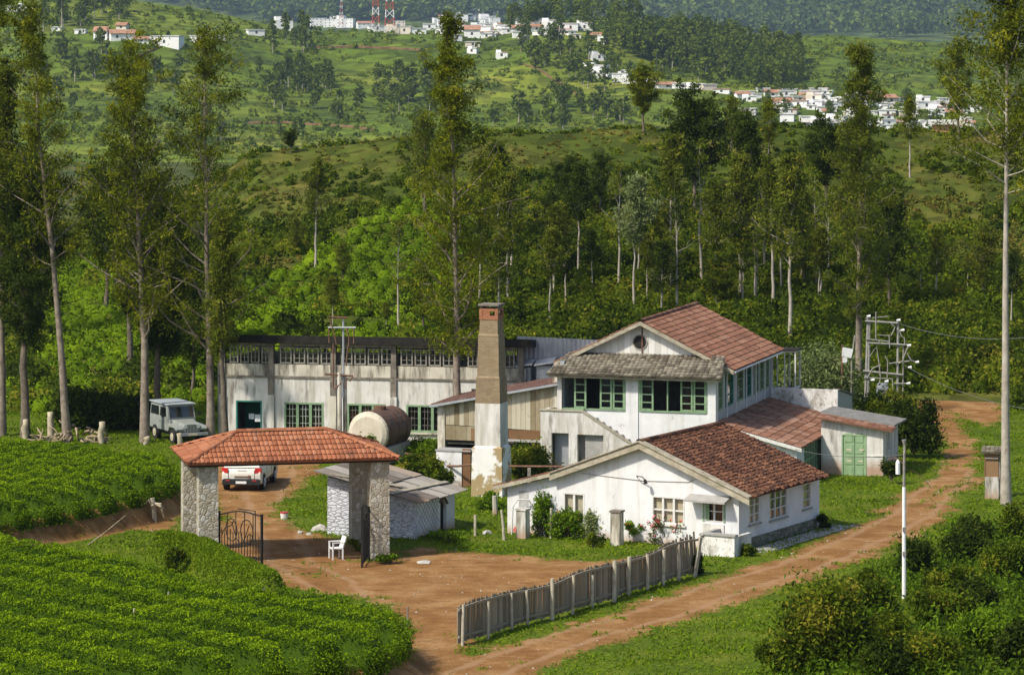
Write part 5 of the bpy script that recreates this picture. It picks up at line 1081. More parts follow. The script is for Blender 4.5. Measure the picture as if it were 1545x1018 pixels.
# stumps, logs, stones
def stump(label, x, y, h_, r, seed):
    q = G(x, y); rg = random.Random(seed); w = MB(); w.tube([(rg.uniform(-.05, .05), rg.uniform(-.05, .05), z) for z in np.linspace(-.3, h_, 7)], [r*rg.uniform(.85, 1.12) for _ in range(7)], 11); tag(w.build('tree_stump', MT['stump'], None, smooth=True, loc=tuple(q)), label, 'stump')
stump('whitewashed tree stump at the left edge by the dark trunks', 38, 664, 1.05, .16, 1)
stump('tall whitewashed stump at the left end of the root pile', 76, 666, 1.5, .17, 2)
stump('lichen covered stump at the right end of the root pile', 153, 669, 1.1, .15, 3)
stump('short whitewashed stump in front of the jeep wheel', 271, 676, .75, .13, 4)
stump('short whitewashed stump at the foot of the trunk behind the jeep', 221, 671, .42, .15, 5)
lg = G(112, 667); rt = thing('root_pile', 'tangled pile of bleached uprooted tree roots behind the tea', 'woodpile', tuple(lg)); rg = random.Random(9)
for k in range(58):
    a = rg.uniform(-1.9, 1.7); z = rg.uniform(.1, 1.0)*(1-abs(a)/2.2); d = Vector((rg.uniform(-1, 1), rg.uniform(-.5, .5), rg.uniform(-.4, .5))); p = Vector((a, rg.uniform(-.5, .5), z)); pts = [p]; 
    for j in range(4): d = d+Vector((rg.uniform(-.5, .5), rg.uniform(-.4, .4), rg.uniform(-.5, .3))); p = p+d.normalized()*.2; p.z = max(.05, p.z); pts.append(p.copy())
    r0 = rg.uniform(.03, .085); w = MB(); w.tube(pts, [r0, r0*.9, r0*.75, r0*.6, r0*.35], 7); w.build('root', MT['log'], rt, smooth=True)
def branchy(label, x, y, seed, hh):
    q = G(x, y); rg = random.Random(seed); w = MB()
    w.tube([(0, 0, -.2), (rg.uniform(-.1, .1), 0, hh*.5), (rg.uniform(-.15, .15), 0, hh)], [.11, .09, .10], 8); 
    for k in range(4): a = rg.uniform(-1, 1); w.tube([(0, 0, hh*rg.uniform(.3, .9)), (a*.4, rg.uniform(-.2, .2), hh*rg.uniform(.5, 1)), (a*.6, 0, hh*rg.uniform(-.05, .9))], [.06, .05, .03], 6)
    tag(w.build('dead_stump', MT['stump'], None, loc=tuple(q)), label, 'stump')
branchy('forked dead stump left of the gateway', 198, 786, 3, .85); branchy('stout dead stump beside the left gateway pillar', 234, 787, 4, 1.0)
stick('thin pale branch lying across the bare earth left of the gateway', 140, 822, [(-.2, 0, 0), (.4, .8, .4), (1.1, 1.6, .95)], [.03, .025, .015], 'log', 'fallen_branch', 'branch')
for x, y, hh, lb in ((200, 1000, 1.75, 'pale stick poking out of the lowest tea rows'), (252, 965, 1.6, 'short white stick standing in the tea rows'), (327, 968, 1.6, 'pale stick standing in the tea rows right of the white stick'), (396, 958, 1.6, 'brown stick near the right end of the tea field'), (613, 985, 1.5, 'dark boundary stake at the right corner of the front tea field')):
    q = G(x, y); w = MB(); w.tube([(0, 0, 0), (.05, 0, hh)], [.035, .03], 6); tag(w.build('stick', MT['post_wood' if x < 600 else 'wood_grey'], None, loc=tuple(q)), lb, 'stick')
def rock(label, q, r, seed, m='stone', sq=.6):
    rg = np.random.default_rng(seed); bm = bmesh.new(); bmesh.ops.create_icosphere(bm, subdivisions=2, radius=r)
    for v in bm.verts: v.co *= 1+.3*mnoise.noise(Vector(v.co)/r*1.5+Vector((seed, 0, 0))); v.co.z *= sq
    me = bpy.data.meshes.new('stone'); bm.to_mesh(me); bm.free(); o = link('stone', me, MT[m]); o.location = q; o.rotation_euler = (0, 0, seed); tag(o, label, 'stone'); return o
for i, (x, y, r, lb) in enumerate(((483, 800, .35, 'pale boulder at the left foot of the stone hut'), (466, 806, .14, 'small white stone on the drive below the hut'), (453, 803, .12, 'smallest white stone on the drive'), (125, 775, .32, 'brown boulder under the left tea terrace'), (640, 848, .3, 'flat pale slab stone in the yard right of the gateway'), (735, 805, .22, 'pale stone in the grass below the chimney'))):
    rock(lb, tuple(G(x, y)), r, i+1, sq=.25 if i == 4 else .7)
bk = thing('white_bucket', 'white bucket lying on the grass patch beside the drive', 'bucket', tuple(G(429, 783)), .5); w = MB(); w.tube([(0, 0, 0), (0, 0, .3)], [.14, .18], 14); w.build('body', MT['plain_white'], bk); w = MB(); w.tube([(0, 0, .27), (0, 0, .31)], .19, 14); w.build('rim', MT['red_lamp'], bk)
# footpath slab along the bungalow side
tag(link('footpath', (lambda m_: m_.mesh('footpath'))((lambda m_: (m_.hexa([(.25, .2, -.1), (1.1, .0, -.1), (1.2, 8.6, -.1), (.3, 8.2, -.1), (.25, .2, .05), (1.1, .0, .04), (1.2, 8.6, .04), (.3, 8.2, .05)]), m_)[1])(MB())), MT['cement']), 'cracked cement footpath along the side of the bungalow', 'path', None, 'structure')
fo = bpy.data.objects['footpath']; fo.location = bg_.location; fo.rotation_euler = bg_.rotation_euler
# ------------------------------------------------------------------ trees
def tube_np(pts, rad, n=6):
    mb = MB(); mb.tint = .5; mb.tube(pts, list(rad), n, False); return np.array(mb.v, float), np.array(mb.f)
def tree_meshes(seed, Ht, cb, Rc, nb, cl, lv, ls, r0, lean=(0, 0), prof='oak', wobble=.12, bare=.0, lw=.36, fork=0, tint0=.5, up0=.5, hang=.3):
    """returns trunk mesh (with limbs) and crown mesh"""
    rng = np.random.default_rng(seed); K = 12; ts = np.linspace(0, 1, K)
    wx = np.cumsum(rng.normal(size=K))*wobble*.35; wy = np.cumsum(rng.normal(size=K))*wobble*.35; wx -= wx[0]; wy -= wy[0]
    path = np.stack([wx+lean[0]*ts**1.3*Ht, wy+lean[1]*ts**1.3*Ht, Ht*ts*.985], 1); path[0, 2] = -.4
    rad = np.maximum(r0*(1-.93*ts**.9), .02); rad[0] *= 1.25
    tv = [tube_np(path, rad, 9)]; C = []; TT = []
    pt = lambda t: np.array([np.interp(t, ts, path[:, i]) for i in range(3)])
    az = rng.uniform(0, 6.28)
    for k in range(nb):
        tc = min(.995, ((k+rng.random())/nb)**.95); t = cb+(1-cb)*tc; p = pt(t); az += 2.4+rng.normal()*.5
        if prof == 'oak': pr = (1-.78*tc)*min(1, .45+tc*2.6)
        elif prof == 'round': pr = math.sqrt(max(.05, 1-(2*tc-1)**2))
        elif prof == 'column': pr = (1-.65*tc**2)*min(1, .6+tc*2)
        else: pr = 1-.85*tc
        Ln = Rc*pr*rng.uniform(.45, 1.35); el = R(rng.uniform(8, 42)+28*tc)*up0*2
        d = np.array([math.cos(az)*math.cos(el), math.sin(az)*math.cos(el), math.sin(el)]); q = [p]
        for j in range(4):
            d = d+np.array([rng.normal()*.18, rng.normal()*.18, .10+rng.normal()*.1]); d /= np.linalg.norm(d); q.append(q[-1]+d*Ln/4)
        q = np.array(q); rb = max(.012, np.interp(t, ts, rad)*.42*min(1, Ln/Rc+.3)); tv.append(tube_np(q, [rb, rb*.8, rb*.6, rb*.4, rb*.2], 5))
        if rng.random() < bare: continue
        for j in range(cl):
            s = rng.uniform(.25, 1.05); c = np.array([np.interp(s, np.linspace(0, 1, 5), q[:, i]) for i in range(3)])
            off = rng.normal(size=3)*np.array([.20, .20, .16])*(Ln*.35+.3); c = c+off
            if j % 2 == 0 and s > .3 and Ln > .8:
                tv.append(tube_np([c-off, c-off*.4+np.array([0, 0, .05]), c], [rb*.35, rb*.25, rb*.12], 4))
            rc = rng.uniform(.28, .66)*min(1.15, .50+.12*Rc*pr); n = int(lv*rng.uniform(.6, 1.4))
            C.append(c+rng.normal(size=(n, 3))*np.array([rc, rc, rc*.8])*.62)
            TT.append(np.clip(rng.normal()*.22+tint0+rng.normal(size=n)*.14, 0, 1))
    V_, F_, T_ = join_np([(v, f, .5) for v, f in tv]); tm = npmesh('trunk', V_, F_, T_, True)
    C = np.concatenate(C); TT = np.concatenate(TT); n = len(C); l_ = ls*rng.uniform(.6, 1.35, n)
    return tm, leaf_mesh('crown', rng, C, l_, l_*lw, TT, .25, hang)
def tree(name, label, cat, loc, meshes, bark, leaf, group=None, rz=0, s=1.0):
    t = thing(name, label, cat, tuple(loc), rz, group); t.scale = (s, s, s)
    for nm, me, m in (('trunk', meshes[0], bark), ('crown', meshes[1], leaf)):
        o = link(nm, me, m, t)
    return t
# tall trees near the factory: base pixel, top pixel
def tall(label, x, yb, yt, seed, Rc, cb, nb, cl, lv, lf, bark='bark', r0=.24, lean=(0, 0), Y=None, ls=.10, **kw):
    q = G(x, yb) if Y is None else Vector(((x-CX)/F_PX*Y, Y, 0)); zb_ = zat(q.x, q.y); Ht = (q.y/F_PX)*(HZ-yt)+CAM_H-zb_
    return tree('tall_tree', label, 'tree', (q.x, q.y, zat(q.x, q.y)), tree_meshes(seed, Ht, cb, Rc, nb, cl, int(lv*1.35), ls, r0, lean, lw=.30, hang=.6, **kw), MT[bark], lf, 'tall trees around the factory')
tall('leafy tall tree whose brown trunk stands at the left edge', 2, 657, 105, 1, 3.4, .34, 50, 8, 58, L_GREEN, 'bark', .24)
tall('dark crowned tree second from the left edge', 39, 662, 262, 2, 3.0, .36, 52, 9, 62, L_DARK, 'bark_dark', .26, prof='round')
tall('slender tall tree with a bare straight trunk and crown leaning left', 103, 668, 8, 3, 4.0, .40, 46, 6, 40, L_OLIVE, 'bark', .22, (-.085, 0), bare=.06)
tall('full olive tree with trunk behind the jeep', 219, 668, 92, 4, 4.7, .27, 60, 7, 46, L_OLIVE, 'bark', .25, (-.035, 0), prof='column')
tall('dark tree with short trunk just behind the jeep', 238, 640, 330, 6, 3.0, .36, 50, 8, 58, L_DARK, 'bark_dark', .22, prof='round', Y=166)
tall('yellow olive tree with forked pale limbs at the factory corner', 318, 668, 58, 7, 4.6, .20, 56, 6, 42, L_OLIVE, 'bark', .23, (-.012, 0), prof='column', bare=.12)
tall('thin dark tree hugging the left corner of the factory', 341, 664, 330, 8, 1.8, .40, 30, 6, 44, L_GREEN, 'bark_dark', .19, Y=158)
tall('tall olive tree rising in the middle from behind the plank shed', 692, 690, 36, 9, 4.4, .22, 60, 7, 48, L_OLIVE, 'bark', .22, (-.022, 0), Y=154.5, prof='oak', bare=.06)
tall('very tall tree with a bare pale trunk at the right edge', 1518, 762, -70, 10, 4.4, .57, 50, 7, 48, L_OLIVE, 'bark_pale', .22, (.0, 0), wobble=.06, bare=.05)
tall('tall leafy tree cut off by the top left corner', -30, 650, -40, 12, 4.6, .34, 52, 7, 46, L_OLIVE, 'bark', .26, (.03, 0))
tall('big dark tall tree behind the transformer frame', 1297, 560, 72, 13, 3.8, .20, 62, 7, 46, L_GREEN, 'bark', .22, (0, 0), Y=180, prof='oak', wobble=.06)
# hillside trees
VAR = {}
def var(k):
    if k in VAR: return VAR[k]
    P = dict(a=(31, 9, .48, 2.3, 34, 5, 26, .115, .12), b=(32, 9, .54, 2.0, 32, 6, 26, .115, .11), c=(33, 9, .42, 2.5, 36, 5, 26, .12, .13), d=(34, 9, .30, 2.7, 38, 6, 28, .13, .16), e=(35, 9, .45, 1.9, 28, 5, 16, .11, .11), f=(36, 9, .22, 2.1, 44, 6, 28, .12, .15), g=(37, 9, .38, 3.4, 46, 8, 40, .15, .2))[k]
    kw = dict(e=dict(bare=.45), f=dict(prof='column'), g=dict(prof='round'), d=dict(prof='round')).get(k, {})
    s_, H_, cb_, R_, nb_, cl_, lv_, ls_, r_ = P; VAR[k] = tree_meshes(s_, H_, cb_, R_, nb_, cl_, lv_, ls_, r_, **kw); return VAR[k]
HT = [  # x, base y, top y, kind, leaf, label
 (476, 408, 244, 'a', 'G', 'pale trunked young tree on the tea slope above the factory roof'),
 (446, 385, 330, 'd', 'G', 'small bushy tree left of the pale trunked young tree on the tea slope'),
 (517, 425, 368, 'd', 'G', 'small round tree in the middle of the bright tea slope'),
 (502, 505, 418, 'b', 'G', 'thin tree just above the factory roof behind the utility pole'),
 (583, 508, 455, 'b', 'G', 'low sapling above the middle of the factory roof'),
 (602, 508, 330, 'e', 'G', 'sparse thin tree above the factory roof right of the tea slope'),
 (640, 508, 400, 'd', 'S', 'forked pale tree left of the tall middle tree'),
 (767, 470, 262, 'c', 'G', 'loose forked tree directly above the chimney'),
 (724, 470, 300, 'a', 'S', 'grey green tree between the tall middle tree and the chimney'),
 (830, 500, 345, 'b', 'G', 'slim tree with a curved side limb above the sheet metal shed'),
 (833, 420, 295, 'd', 'D', 'dark round tree upslope behind the slim curved limb tree'),
 (893, 446, 345, 'b', 'D', 'dark slim tree between the chimney and the red gable'),
 (934, 450, 246, 'e', 'G', 'sparse leaning tree left of the white barked tree'),
 (957, 482, 268, 'b', 'P', 'white barked tree with feathery pale top above the gable'),
 (976, 460, 352, 'b', 'G', 'short slim tree right of the white barked tree'),
 (1012, 438, 206, 'c', 'G', 'full tall tree above the gable apex'),
 (1019, 436, 380, 'b', 'G', 'little tree at the foot of the full tall tree'),
 (1059, 432, 214, 'e', 'S', 'half dead tree with bare upswept limbs above the red roof'),
 (1118, 460, 236, 'c', 'G', 'tall feathery tree behind the ridge of the red roof'),
 (1140, 462, 262, 'e', 'G', 'thin crooked tree right of the tall feathery tree'),
 (1128, 415, 180, 'f', 'D', 'dense dark tree upslope of the red roof'),
 (1166, 470, 246, 'a', 'G', 'slender tree above the right eave of the red roof'),
 (1193, 524, 236, 'c', 'G', 'tall pale stemmed tree just beyond the glazed porch'),
 (1212, 440, 330, 'd', 'G', 'small bushy tree between the pale stemmed tree and the big dark tree'),
 (1236, 468, 342, 'b', 'G', 'slim tree left of the big dark tree'),
 (1343, 478, 290, 'd', 'D', 'dark tree right of the big dark tall tree'),
 (1388, 462, 400, 'e', 'S', 'spreading bare limbed tree on the right slope'),
 (1412, 460, 345, 'c', 'G', 'green tree right of the spreading bare limbed tree'),
 (1460, 440, 380, 'b', 'G', 'little tree between the green tree and the tall pale trunk'),
 (1484, 466, 345, 'd', 'G', 'pale stemmed tree left of the tall pale trunk'),
 (1526, 495, 380, 'a', 'D', 'dark tree at the right edge behind the tall pale trunk'),
 (1373, 268, 148, 'a', 'O', 'small tree upslope against the white village on the right'),
 (1447, 212, 70, 'd', 'O', 'dark leaning tree on the right end of the ridge'),
 (1160, 240, 154, 'd', 'O', 'rounded tree on the ridge left of the big dark tall tree'),
 (1103, 225, 150, 'd', 'O', 'bushy tree on the ridge above the red roof'),
 (1047, 330, 165, 'g', 'D', 'dark umbrella crowned tree below the ridge line'),
 (971, 200, 114, 'g', 'O', 'lone broad tree standing on the ridge crest'),
 (439, 232, 200, 'g', 'D', 'small flat topped tree on the left end of the ridge'),
 (640, 330, 180, 'd', 'G', 'leafy tree on the ridge behind the tall middle tree'),
 (742, 360, 255, 'g', 'G', 'broad shrubby tree below the ridge right of the tall middle tree'),
 (860, 330, 250, 'g', 'D', 'dark shrubby tree in the thicket below the ridge'),
 (905, 320, 235, 'd', 'D', 'dark bushy tree in the thicket right of the shrubby tree'),
 (1245, 320, 200, 'g', 'D', 'dark bush like tree at the left foot of the big dark tall tree'),
 (196, 560, 300, 'g', 'D', 'dark tree deep in the shade between the left trunks'),
 (60, 520, 330, 'g', 'G', 'broad tree in the gap between the two leftmost trunks'),
 (290, 600, 440, 'd', 'D', 'dark shrubby tree behind the jeep roof'),
 (160, 470, 280, 'g', 'S', 'grey green tree upslope behind the bare straight trunk'),
 (1085, 480, 400, 'g', 'S', 'pale leafy round tree right behind the red roof ridge'),
]
LM = dict(G=L_GREEN, D=L_DARK, S=L_SCRUB, P=L_GREY, O=L_OLIVE)
DUP = {}
for i, (x, yb, yt, k, lf, lab) in enumerate(HT):
    q = hit(x, yb)
    if q.y > 250: q = Vector(((x-CX)/F_PX*249, 249, zat((x-CX)/F_PX*249, 249)))
    Ht = CAM_H-(yt-HZ)/F_PX*q.y-q.z; tm, cm = var(k); s_ = Ht/9
    key = (k, lf)
    if key not in DUP: DUP[key] = tm.copy(), cm.copy()
    t = thing('hillside_tree', lab, 'tree', (q.x, q.y, q.z-.1), i*1.7, 'trees scattered over the hillside behind the factory')
    wd = {'g': 1.0}.get(k, 1.0); t.scale = (s_**.8*wd if s_ < 1 else s_**.5, s_**.8*wd if s_ < 1 else s_**.5, s_)
    a_, b_ = DUP[key]
    if not a_.materials: a_.materials.append(MT['bark_pale' if k in 'abce' else 'bark_dark']); b_.materials.append(LM[lf])
    for nm, me in (('trunk', a_), ('crown', b_)):
        o = bpy.data.objects.new(nm, me); COL.objects.link(o); o.parent = t
rgt = random.Random(91)
for i in range(24):
    x = rgt.uniform(705, 1265); yb = rgt.uniform(385, 505); k = rgt.choice('bbeca'); lf = rgt.choice('GGSD'); q = hit(x, yb)
    if q.y > 245: continue
    Ht = rgt.uniform(4.5, 8.5); s_ = Ht/9; tm, cm = var(k); key = (k, lf)
    if key not in DUP: DUP[key] = tm.copy(), cm.copy()
    a_, b_ = DUP[key]
    if not a_.materials: a_.materials.append(MT['bark_pale']); b_.materials.append(LM[lf])
    t = thing('grove_tree', 'slim young tree in the crowded grove between the chimney and the big dark tree', 'tree', (q.x, q.y, q.z-.1), rgt.uniform(0, 6), 'slim trees crowding the grove behind the house'); t.scale = (s_**.6, s_**.6, s_)
    for nm, me in (('trunk', a_), ('crown', b_)):
        o = bpy.data.objects.new(nm, me); COL.objects.link(o); o.parent = t
# ------------------------------------------------------------------ tea, undergrowth
def in_px(P, px, py):
    return poly_sd(np.array(P, float), px, py) > 0
def tea_field(name, label, P, z_off, rowdir, seed, dens, ls, hgt, sp):
    rng = np.random.default_rng(seed); P = np.array(P); x0, y0 = P.min(0); x1, y1 = P.max(0); rd = unit(np.array([rowdir], float))[0]; nd = np.array([-rd[1], rd[0]])
    def rc(X, Y):
        u = X*rd[0]+Y*rd[1]; v = X*nd[0]+Y*nd[1]; v = v+.20*np.sin(u*.55+1)+.11*np.sin(u*1.9)
        ph = v/sp; k = np.floor(ph); f = np.abs(ph-k-.5)
        b = .5+.5*np.cos((u+k*.47)*2*math.pi/(1.05+.14*np.sin(k*2.3))); b2 = .5+.5*wob(X, Y, .55, .7)
        return f, b, b2, sstep(-.05, .5, poly_sd(P, X, Y))
    def canopy(X, Y):
        f, b, b2, s = rc(X, Y); ed = .34*(.72+.28*b)+.05*(b2-.5)
        return f, ed, hgt*(.35+.65*s)*(.74+.15*b+.16*b2-.22*np.clip(f/.4, 0, 1)**3)
    # woody base of the rows
    st = .13; A, Bm = np.meshgrid(np.arange(x0, x1, st), np.arange(y0, y1, st)); px = CX+F_PX*A/Bm
    f, ed, ch_ = canopy(A, Bm); H_ = np.where(f < ed-.06, ch_*.86, .0)*(poly_sd(P, A, Bm) > .05)
    Z = zfun(A, Bm)+H_-.03; V_ = np.stack([A, Bm, Z], 2).reshape(-1, 3); ny, nx = A.shape
    i = np.arange((ny-1)*(nx-1)); r = i//(nx-1); c = i % (nx-1); q = r*nx+c; Fq_ = np.stack([q, q+1, q+nx+1, q+nx], 1)
    s = (poly_sd(P, A, Bm).ravel() > -.1); keep = s[Fq_].all(1) & ((px.ravel() > -140) & (px.ravel() < 1700))[Fq_].all(1)
    v_, f_, u_ = sub(V_, Fq_, keep)
    # plucked table of leaves
    n = int((x1-x0)*(y1-y0)*dens); X = rng.uniform(x0, x1, n); Y = rng.uniform(y0, y1, n); sd = poly_sd(P, X, Y); pxx = CX+F_PX*X/Y
    f, ed, h = canopy(X, Y); k = (sd > -.02) & (pxx > -60) & (pxx < 1650) & (f < ed+rng.normal(size=n)*.02); X, Y, h, f, ed = X[k], Y[k], h[k], f[k], ed[k]
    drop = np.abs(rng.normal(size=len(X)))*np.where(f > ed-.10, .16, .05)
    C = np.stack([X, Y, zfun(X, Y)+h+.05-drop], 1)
    tint = np.clip(.58+.15*wob(X, Y, 2.7, 2)+rng.normal(size=len(X))*.16-1.6*drop-.22*(f > ed-.07), 0, 1)  # row-side leaves tinted darker: older leaf, plus row shade put into the colour
    # skirts along the edges
    E = []
    for a, b in zip(P, np.roll(P, -1, 0)):
        m = int(np.linalg.norm(b-a)*dens*1.1); t = rng.random(m)[:, None]; p = a+(b-a)*t; E.append(p)
    E = np.concatenate(E); pxx = CX+F_PX*E[:, 0]/E[:, 1]; E = E[(pxx > -60) & (pxx < 1650)]; ez = zfun(E[:, 0], E[:, 1])+rng.uniform(.02, .8, len(E))*hgt
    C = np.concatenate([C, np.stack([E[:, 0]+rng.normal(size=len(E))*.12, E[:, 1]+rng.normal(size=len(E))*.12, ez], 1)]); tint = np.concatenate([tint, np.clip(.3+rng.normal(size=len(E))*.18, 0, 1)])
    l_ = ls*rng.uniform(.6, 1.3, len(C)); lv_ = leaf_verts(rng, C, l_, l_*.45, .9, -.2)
    m = len(C); V2, F2, T2 = join_np([(v_, f_, .05), (lv_, np.arange(m*4).reshape(m, 4), tint)])  # woody base takes the darkest tint, painting in shade of the gaps too
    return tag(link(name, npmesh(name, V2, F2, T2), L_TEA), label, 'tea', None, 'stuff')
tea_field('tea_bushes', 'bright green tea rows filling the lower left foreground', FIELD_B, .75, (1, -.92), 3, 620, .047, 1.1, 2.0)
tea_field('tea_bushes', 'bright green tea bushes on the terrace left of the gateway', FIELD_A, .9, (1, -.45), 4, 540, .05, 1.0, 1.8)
# grassy bank (hedge) left of the gate
def sd_line(P, X, Y): return line_d(P, X, Y)
rng = np.random.default_rng(8); n = 26000; t = rng.random(n)*3; i = np.minimum(t.astype(int), 2); a = BANK[i]; b = BANK[i+1]; p = a+(b-a)*(t-i)[:, None]; off = rng.normal(size=(n, 2))*.42; off = np.clip(off, -.8, .8); q = p+off
C = np.stack([q[:, 0], q[:, 1], zfun(q[:, 0], q[:, 1])+rng.uniform(0, .16, n)], 1); l_ = rng.uniform(.05, .10, n)
tag(link('bank_grass', leaf_mesh('bank_grass', rng, C, l_, l_*.3, np.clip(.38+.2*rng.normal(size=n), 0, 1), .3, -.8), L_GRASS), 'thick grass over the raised bank left of the gateway', 'grass', None, 'stuff')
# mid hill tea: rows of domed bushes
def bush_cloud(rng, P, rx, ry, rz, nl, ls, tint0, up=.8, tj=.18):
    """domed bushes at points P (N,3): low dome + leaves; per-bush radii arrays"""
    N = len(P); parts = []
    seg, rings = 7, 3; ang = np.linspace(0, 2*np.pi, seg, endpoint=False); v = [(0, 0, 1.0)]
    for r_ in range(1, rings+1):
        el = np.pi/2*(1-r_/rings)
        for w_ in ang: v.append((np.cos(w_)*np.cos(el), np.sin(w_)*np.cos(el), np.sin(el)-.25*(r_ == rings)))
    v = np.array(v); f = [(0, 1+k, 1+(k+1) % seg, 0) for k in range(seg)]
    for r_ in range(rings-1):
        for k in range(seg): f.append((1+r_*seg+k, 1+(r_+1)*seg+k, 1+(r_+1)*seg+(k+1) % seg, 1+r_*seg+(k+1) % seg))
    f = np.array(f[seg:]); sc_ = np.stack([rx, ry, rz], 1)*.78
    VV = (P[:, None, :]+v[None]*sc_[:, None, :]*(1+.2*np.clip(rng.normal(size=(N, len(v), 1)), -1.5, 1.5))).reshape(-1, 3); FF = (f[None]+(np.arange(N)*len(v))[:, None, None]).reshape(-1, 4)
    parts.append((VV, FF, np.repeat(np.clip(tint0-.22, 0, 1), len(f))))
    cnt = np.maximum(8, (nl*(rx/np.median(rx))**1.7)).astype(int); M_ = int(cnt.sum()); rpt = lambda a: np.repeat(a, cnt, 0)
    d = unit(rng.normal(size=(M_, 3))); d[:, 2] = np.abs(d[:, 2]); sc2 = rpt(np.stack([rx, ry, rz], 1)); C = rpt(P)+d*sc2*rng.uniform(.70, 1.15, (M_, 1))
    t = np.clip(rpt(tint0)+rng.normal(size=M_)*tj, 0, 1); l_ = ls*rng.uniform(.6, 1.4, M_)
    parts.append((leaf_verts(rng, C, l_, l_*.5, up, 0), np.arange(M_*4).reshape(-1, 4), t)); return join_np(parts)
def scatter_hill(seed, n, Y0, Y1, amin=-.2, amax=.2):
    rng = np.random.default_rng(seed); Y = rng.uniform(Y0, Y1, n); a = rng.uniform(amin, amax, n); X = a*Y; Z = zfun(X, Y); return rng, X, Y, Z, CX+F_PX*a, HZ+F_PX*(CAM_H-Z)/Y
TEA_PX = [[(330, 520), (345, 440), (400, 430), (470, 385), (560, 330), (640, 300), (690, 330), (720, 400), (700, 470), (660, 540), (330, 560)], [(55, 700), (55, 420), (130, 370), (240, 400), (260, 520), (200, 560), (150, 620), (120, 700)], [(-60, 700), (-60, 560), (20, 560), (20, 700)], [(330, 480), (240, 560), (230, 620), (320, 640)]]
DRY_PX = [[(385, 250), (420, 225), (600, 205), (900, 195), (1000, 200), (1000, 246), (800, 258), (640, 280), (560, 305), (470, 330), (400, 360)], [(1330, 300), (1360, 215), (1600, 200), (1600, 420), (1500, 420), (1380, 380)], [(360, 420), (470, 350), (600, 330), (560, 360), (450, 420)]]
rng = np.random.default_rng(20); rows = np.arange(173, 240, 1.75); XX, YY = [], []
for k, y_ in enumerate(rows):
    xs = np.arange(-.20*y_, .0*y_, 1.28)+.5*(k % 2); XX.append(xs+rng.normal(size=len(xs))*.12); YY.append(y_+.9*np.sin(xs*.22+k*.1)+rng.normal(size=len(xs))*.12)
X = np.concatenate(XX); Y = np.concatenate(YY); Z = zfun(X, Y); px = CX+F_PX*X/Y; py = HZ+F_PX*(CAM_H-Z)/Y
k = np.zeros(len(X), bool)
for P in TEA_PX: k |= in_px(P, px, py)
k &= (wob(X, Y, 7, 3) > -.62)
X, Y, Z = X[k], Y[k], Z[k]; N = len(X); P = np.stack([X, Y, Z+.1], 1); r_ = rng.uniform(.56, .76, N)
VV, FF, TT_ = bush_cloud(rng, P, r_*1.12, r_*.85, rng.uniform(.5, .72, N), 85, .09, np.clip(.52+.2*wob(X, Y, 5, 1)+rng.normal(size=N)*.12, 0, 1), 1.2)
tag(link('hill_tea', npmesh('hill_tea', VV, FF, TT_), L_TEA_MID), 'bumpy rows of bright tea bushes on the slope behind the factory', 'tea', None, 'stuff')
# undergrowth over the rest of the near hill
rng, X, Y, Z, px, py = scatter_hill(21, 15200, 173.5, 256, -.222, .222)
tea = np.zeros(len(X), bool); dry = np.zeros(len(X), bool)
for P in TEA_PX: tea |= in_px(P, px, py)
for P in DRY_PX: dry |= in_px(P, px, py)
dry &= (wob(X, Y, 6, 7)+rng.normal(size=len(X))*.25 > -.15)
kk = (~tea | (rng.random(len(X)) < .05)) & (dry | (rng.random(len(X)) < .68)); onrd = (px > 1360) & (px < 1530) & (py > 592) & (py < 632); kk &= ~onrd & ~((px > 1290) & (px < 1390) & (Y < 177))
for nm, lab, sel, lf, sc_, t0, nl in (('hillside_undergrowth', 'dense dark green undergrowth covering the hillside behind the house', kk & ~dry, L_SCRUB, .95, .42, 84), ('ridge_scrub', 'dry brownish scrub along the ridge top', kk & dry & (rng.random(len(X)) < .8), L_DRY, .46, .42, 46)):
    P = np.stack([X[sel], Y[sel], Z[sel]-.1], 1); N = len(P); big = np.minimum(rng.lognormal(0, .36, N), 1.7)*sc_*(1-.62*sstep(212, 244, Y[sel])); r_ = .78*big
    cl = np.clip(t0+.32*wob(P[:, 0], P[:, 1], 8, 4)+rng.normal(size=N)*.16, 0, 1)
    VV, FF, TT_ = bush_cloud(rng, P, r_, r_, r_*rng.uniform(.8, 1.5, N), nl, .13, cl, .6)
    tag(link(nm, npmesh(nm, VV, FF, TT_), lf), lab, 'undergrowth', None, 'stuff')
# ------------------------------------------------------------------ near grass and weeds
def gpts(seed, n, Y0, Y1): 
    rng = np.random.default_rng(seed); Y = np.sqrt(rng.uniform(Y0**2, Y1**2, n)); a = rng.uniform(-.215, .215, n); X = a*Y; return rng, X, Y, CX+F_PX*a
rng, X, Y, px = gpts(30, 390000, 97, 176); d = dirtfun(X, Y); Z = zfun(X, Y)
k = ((d < -.05+rng.normal(size=len(X))*.25) | ((d < 1.2) & (wob(X, Y, 1.1, 13) > .62))) & (poly_sd(FIELD_B, X, Y) < .1) & (poly_sd(FIELD_A, X, Y) < .1)
lush = .5+.5*wob(X, Y, 1.6, 9); k &= rng.random(len(X)) < (.35+.65*lush)
X, Y, Z, lush = X[k], Y[k], Z[k], lush[k]; n = len(X); l_ = rng.uniform(.05, .10, n)*(.7+.6*lush)
C = np.stack([X, Y, Z+l_*.55], 1); tn = np.clip(.40+.22*wob(X, Y, 3.1, 2)+rng.normal(size=n)*.18, 0, 1)
tag(link('grass', leaf_mesh('grass', rng, C, l_, l_*.3, tn, .2, -.9), L_GRASS), 'short rough grass over the verges and the factory yard', 'grass', None, 'stuff')
WEED = W2([(1090, 1060), (1180, 960), (1230, 905), (1330, 862), (1400, 820), (1470, 780), (1560, 775), (1900, 800), (1900, 1100)], .4)
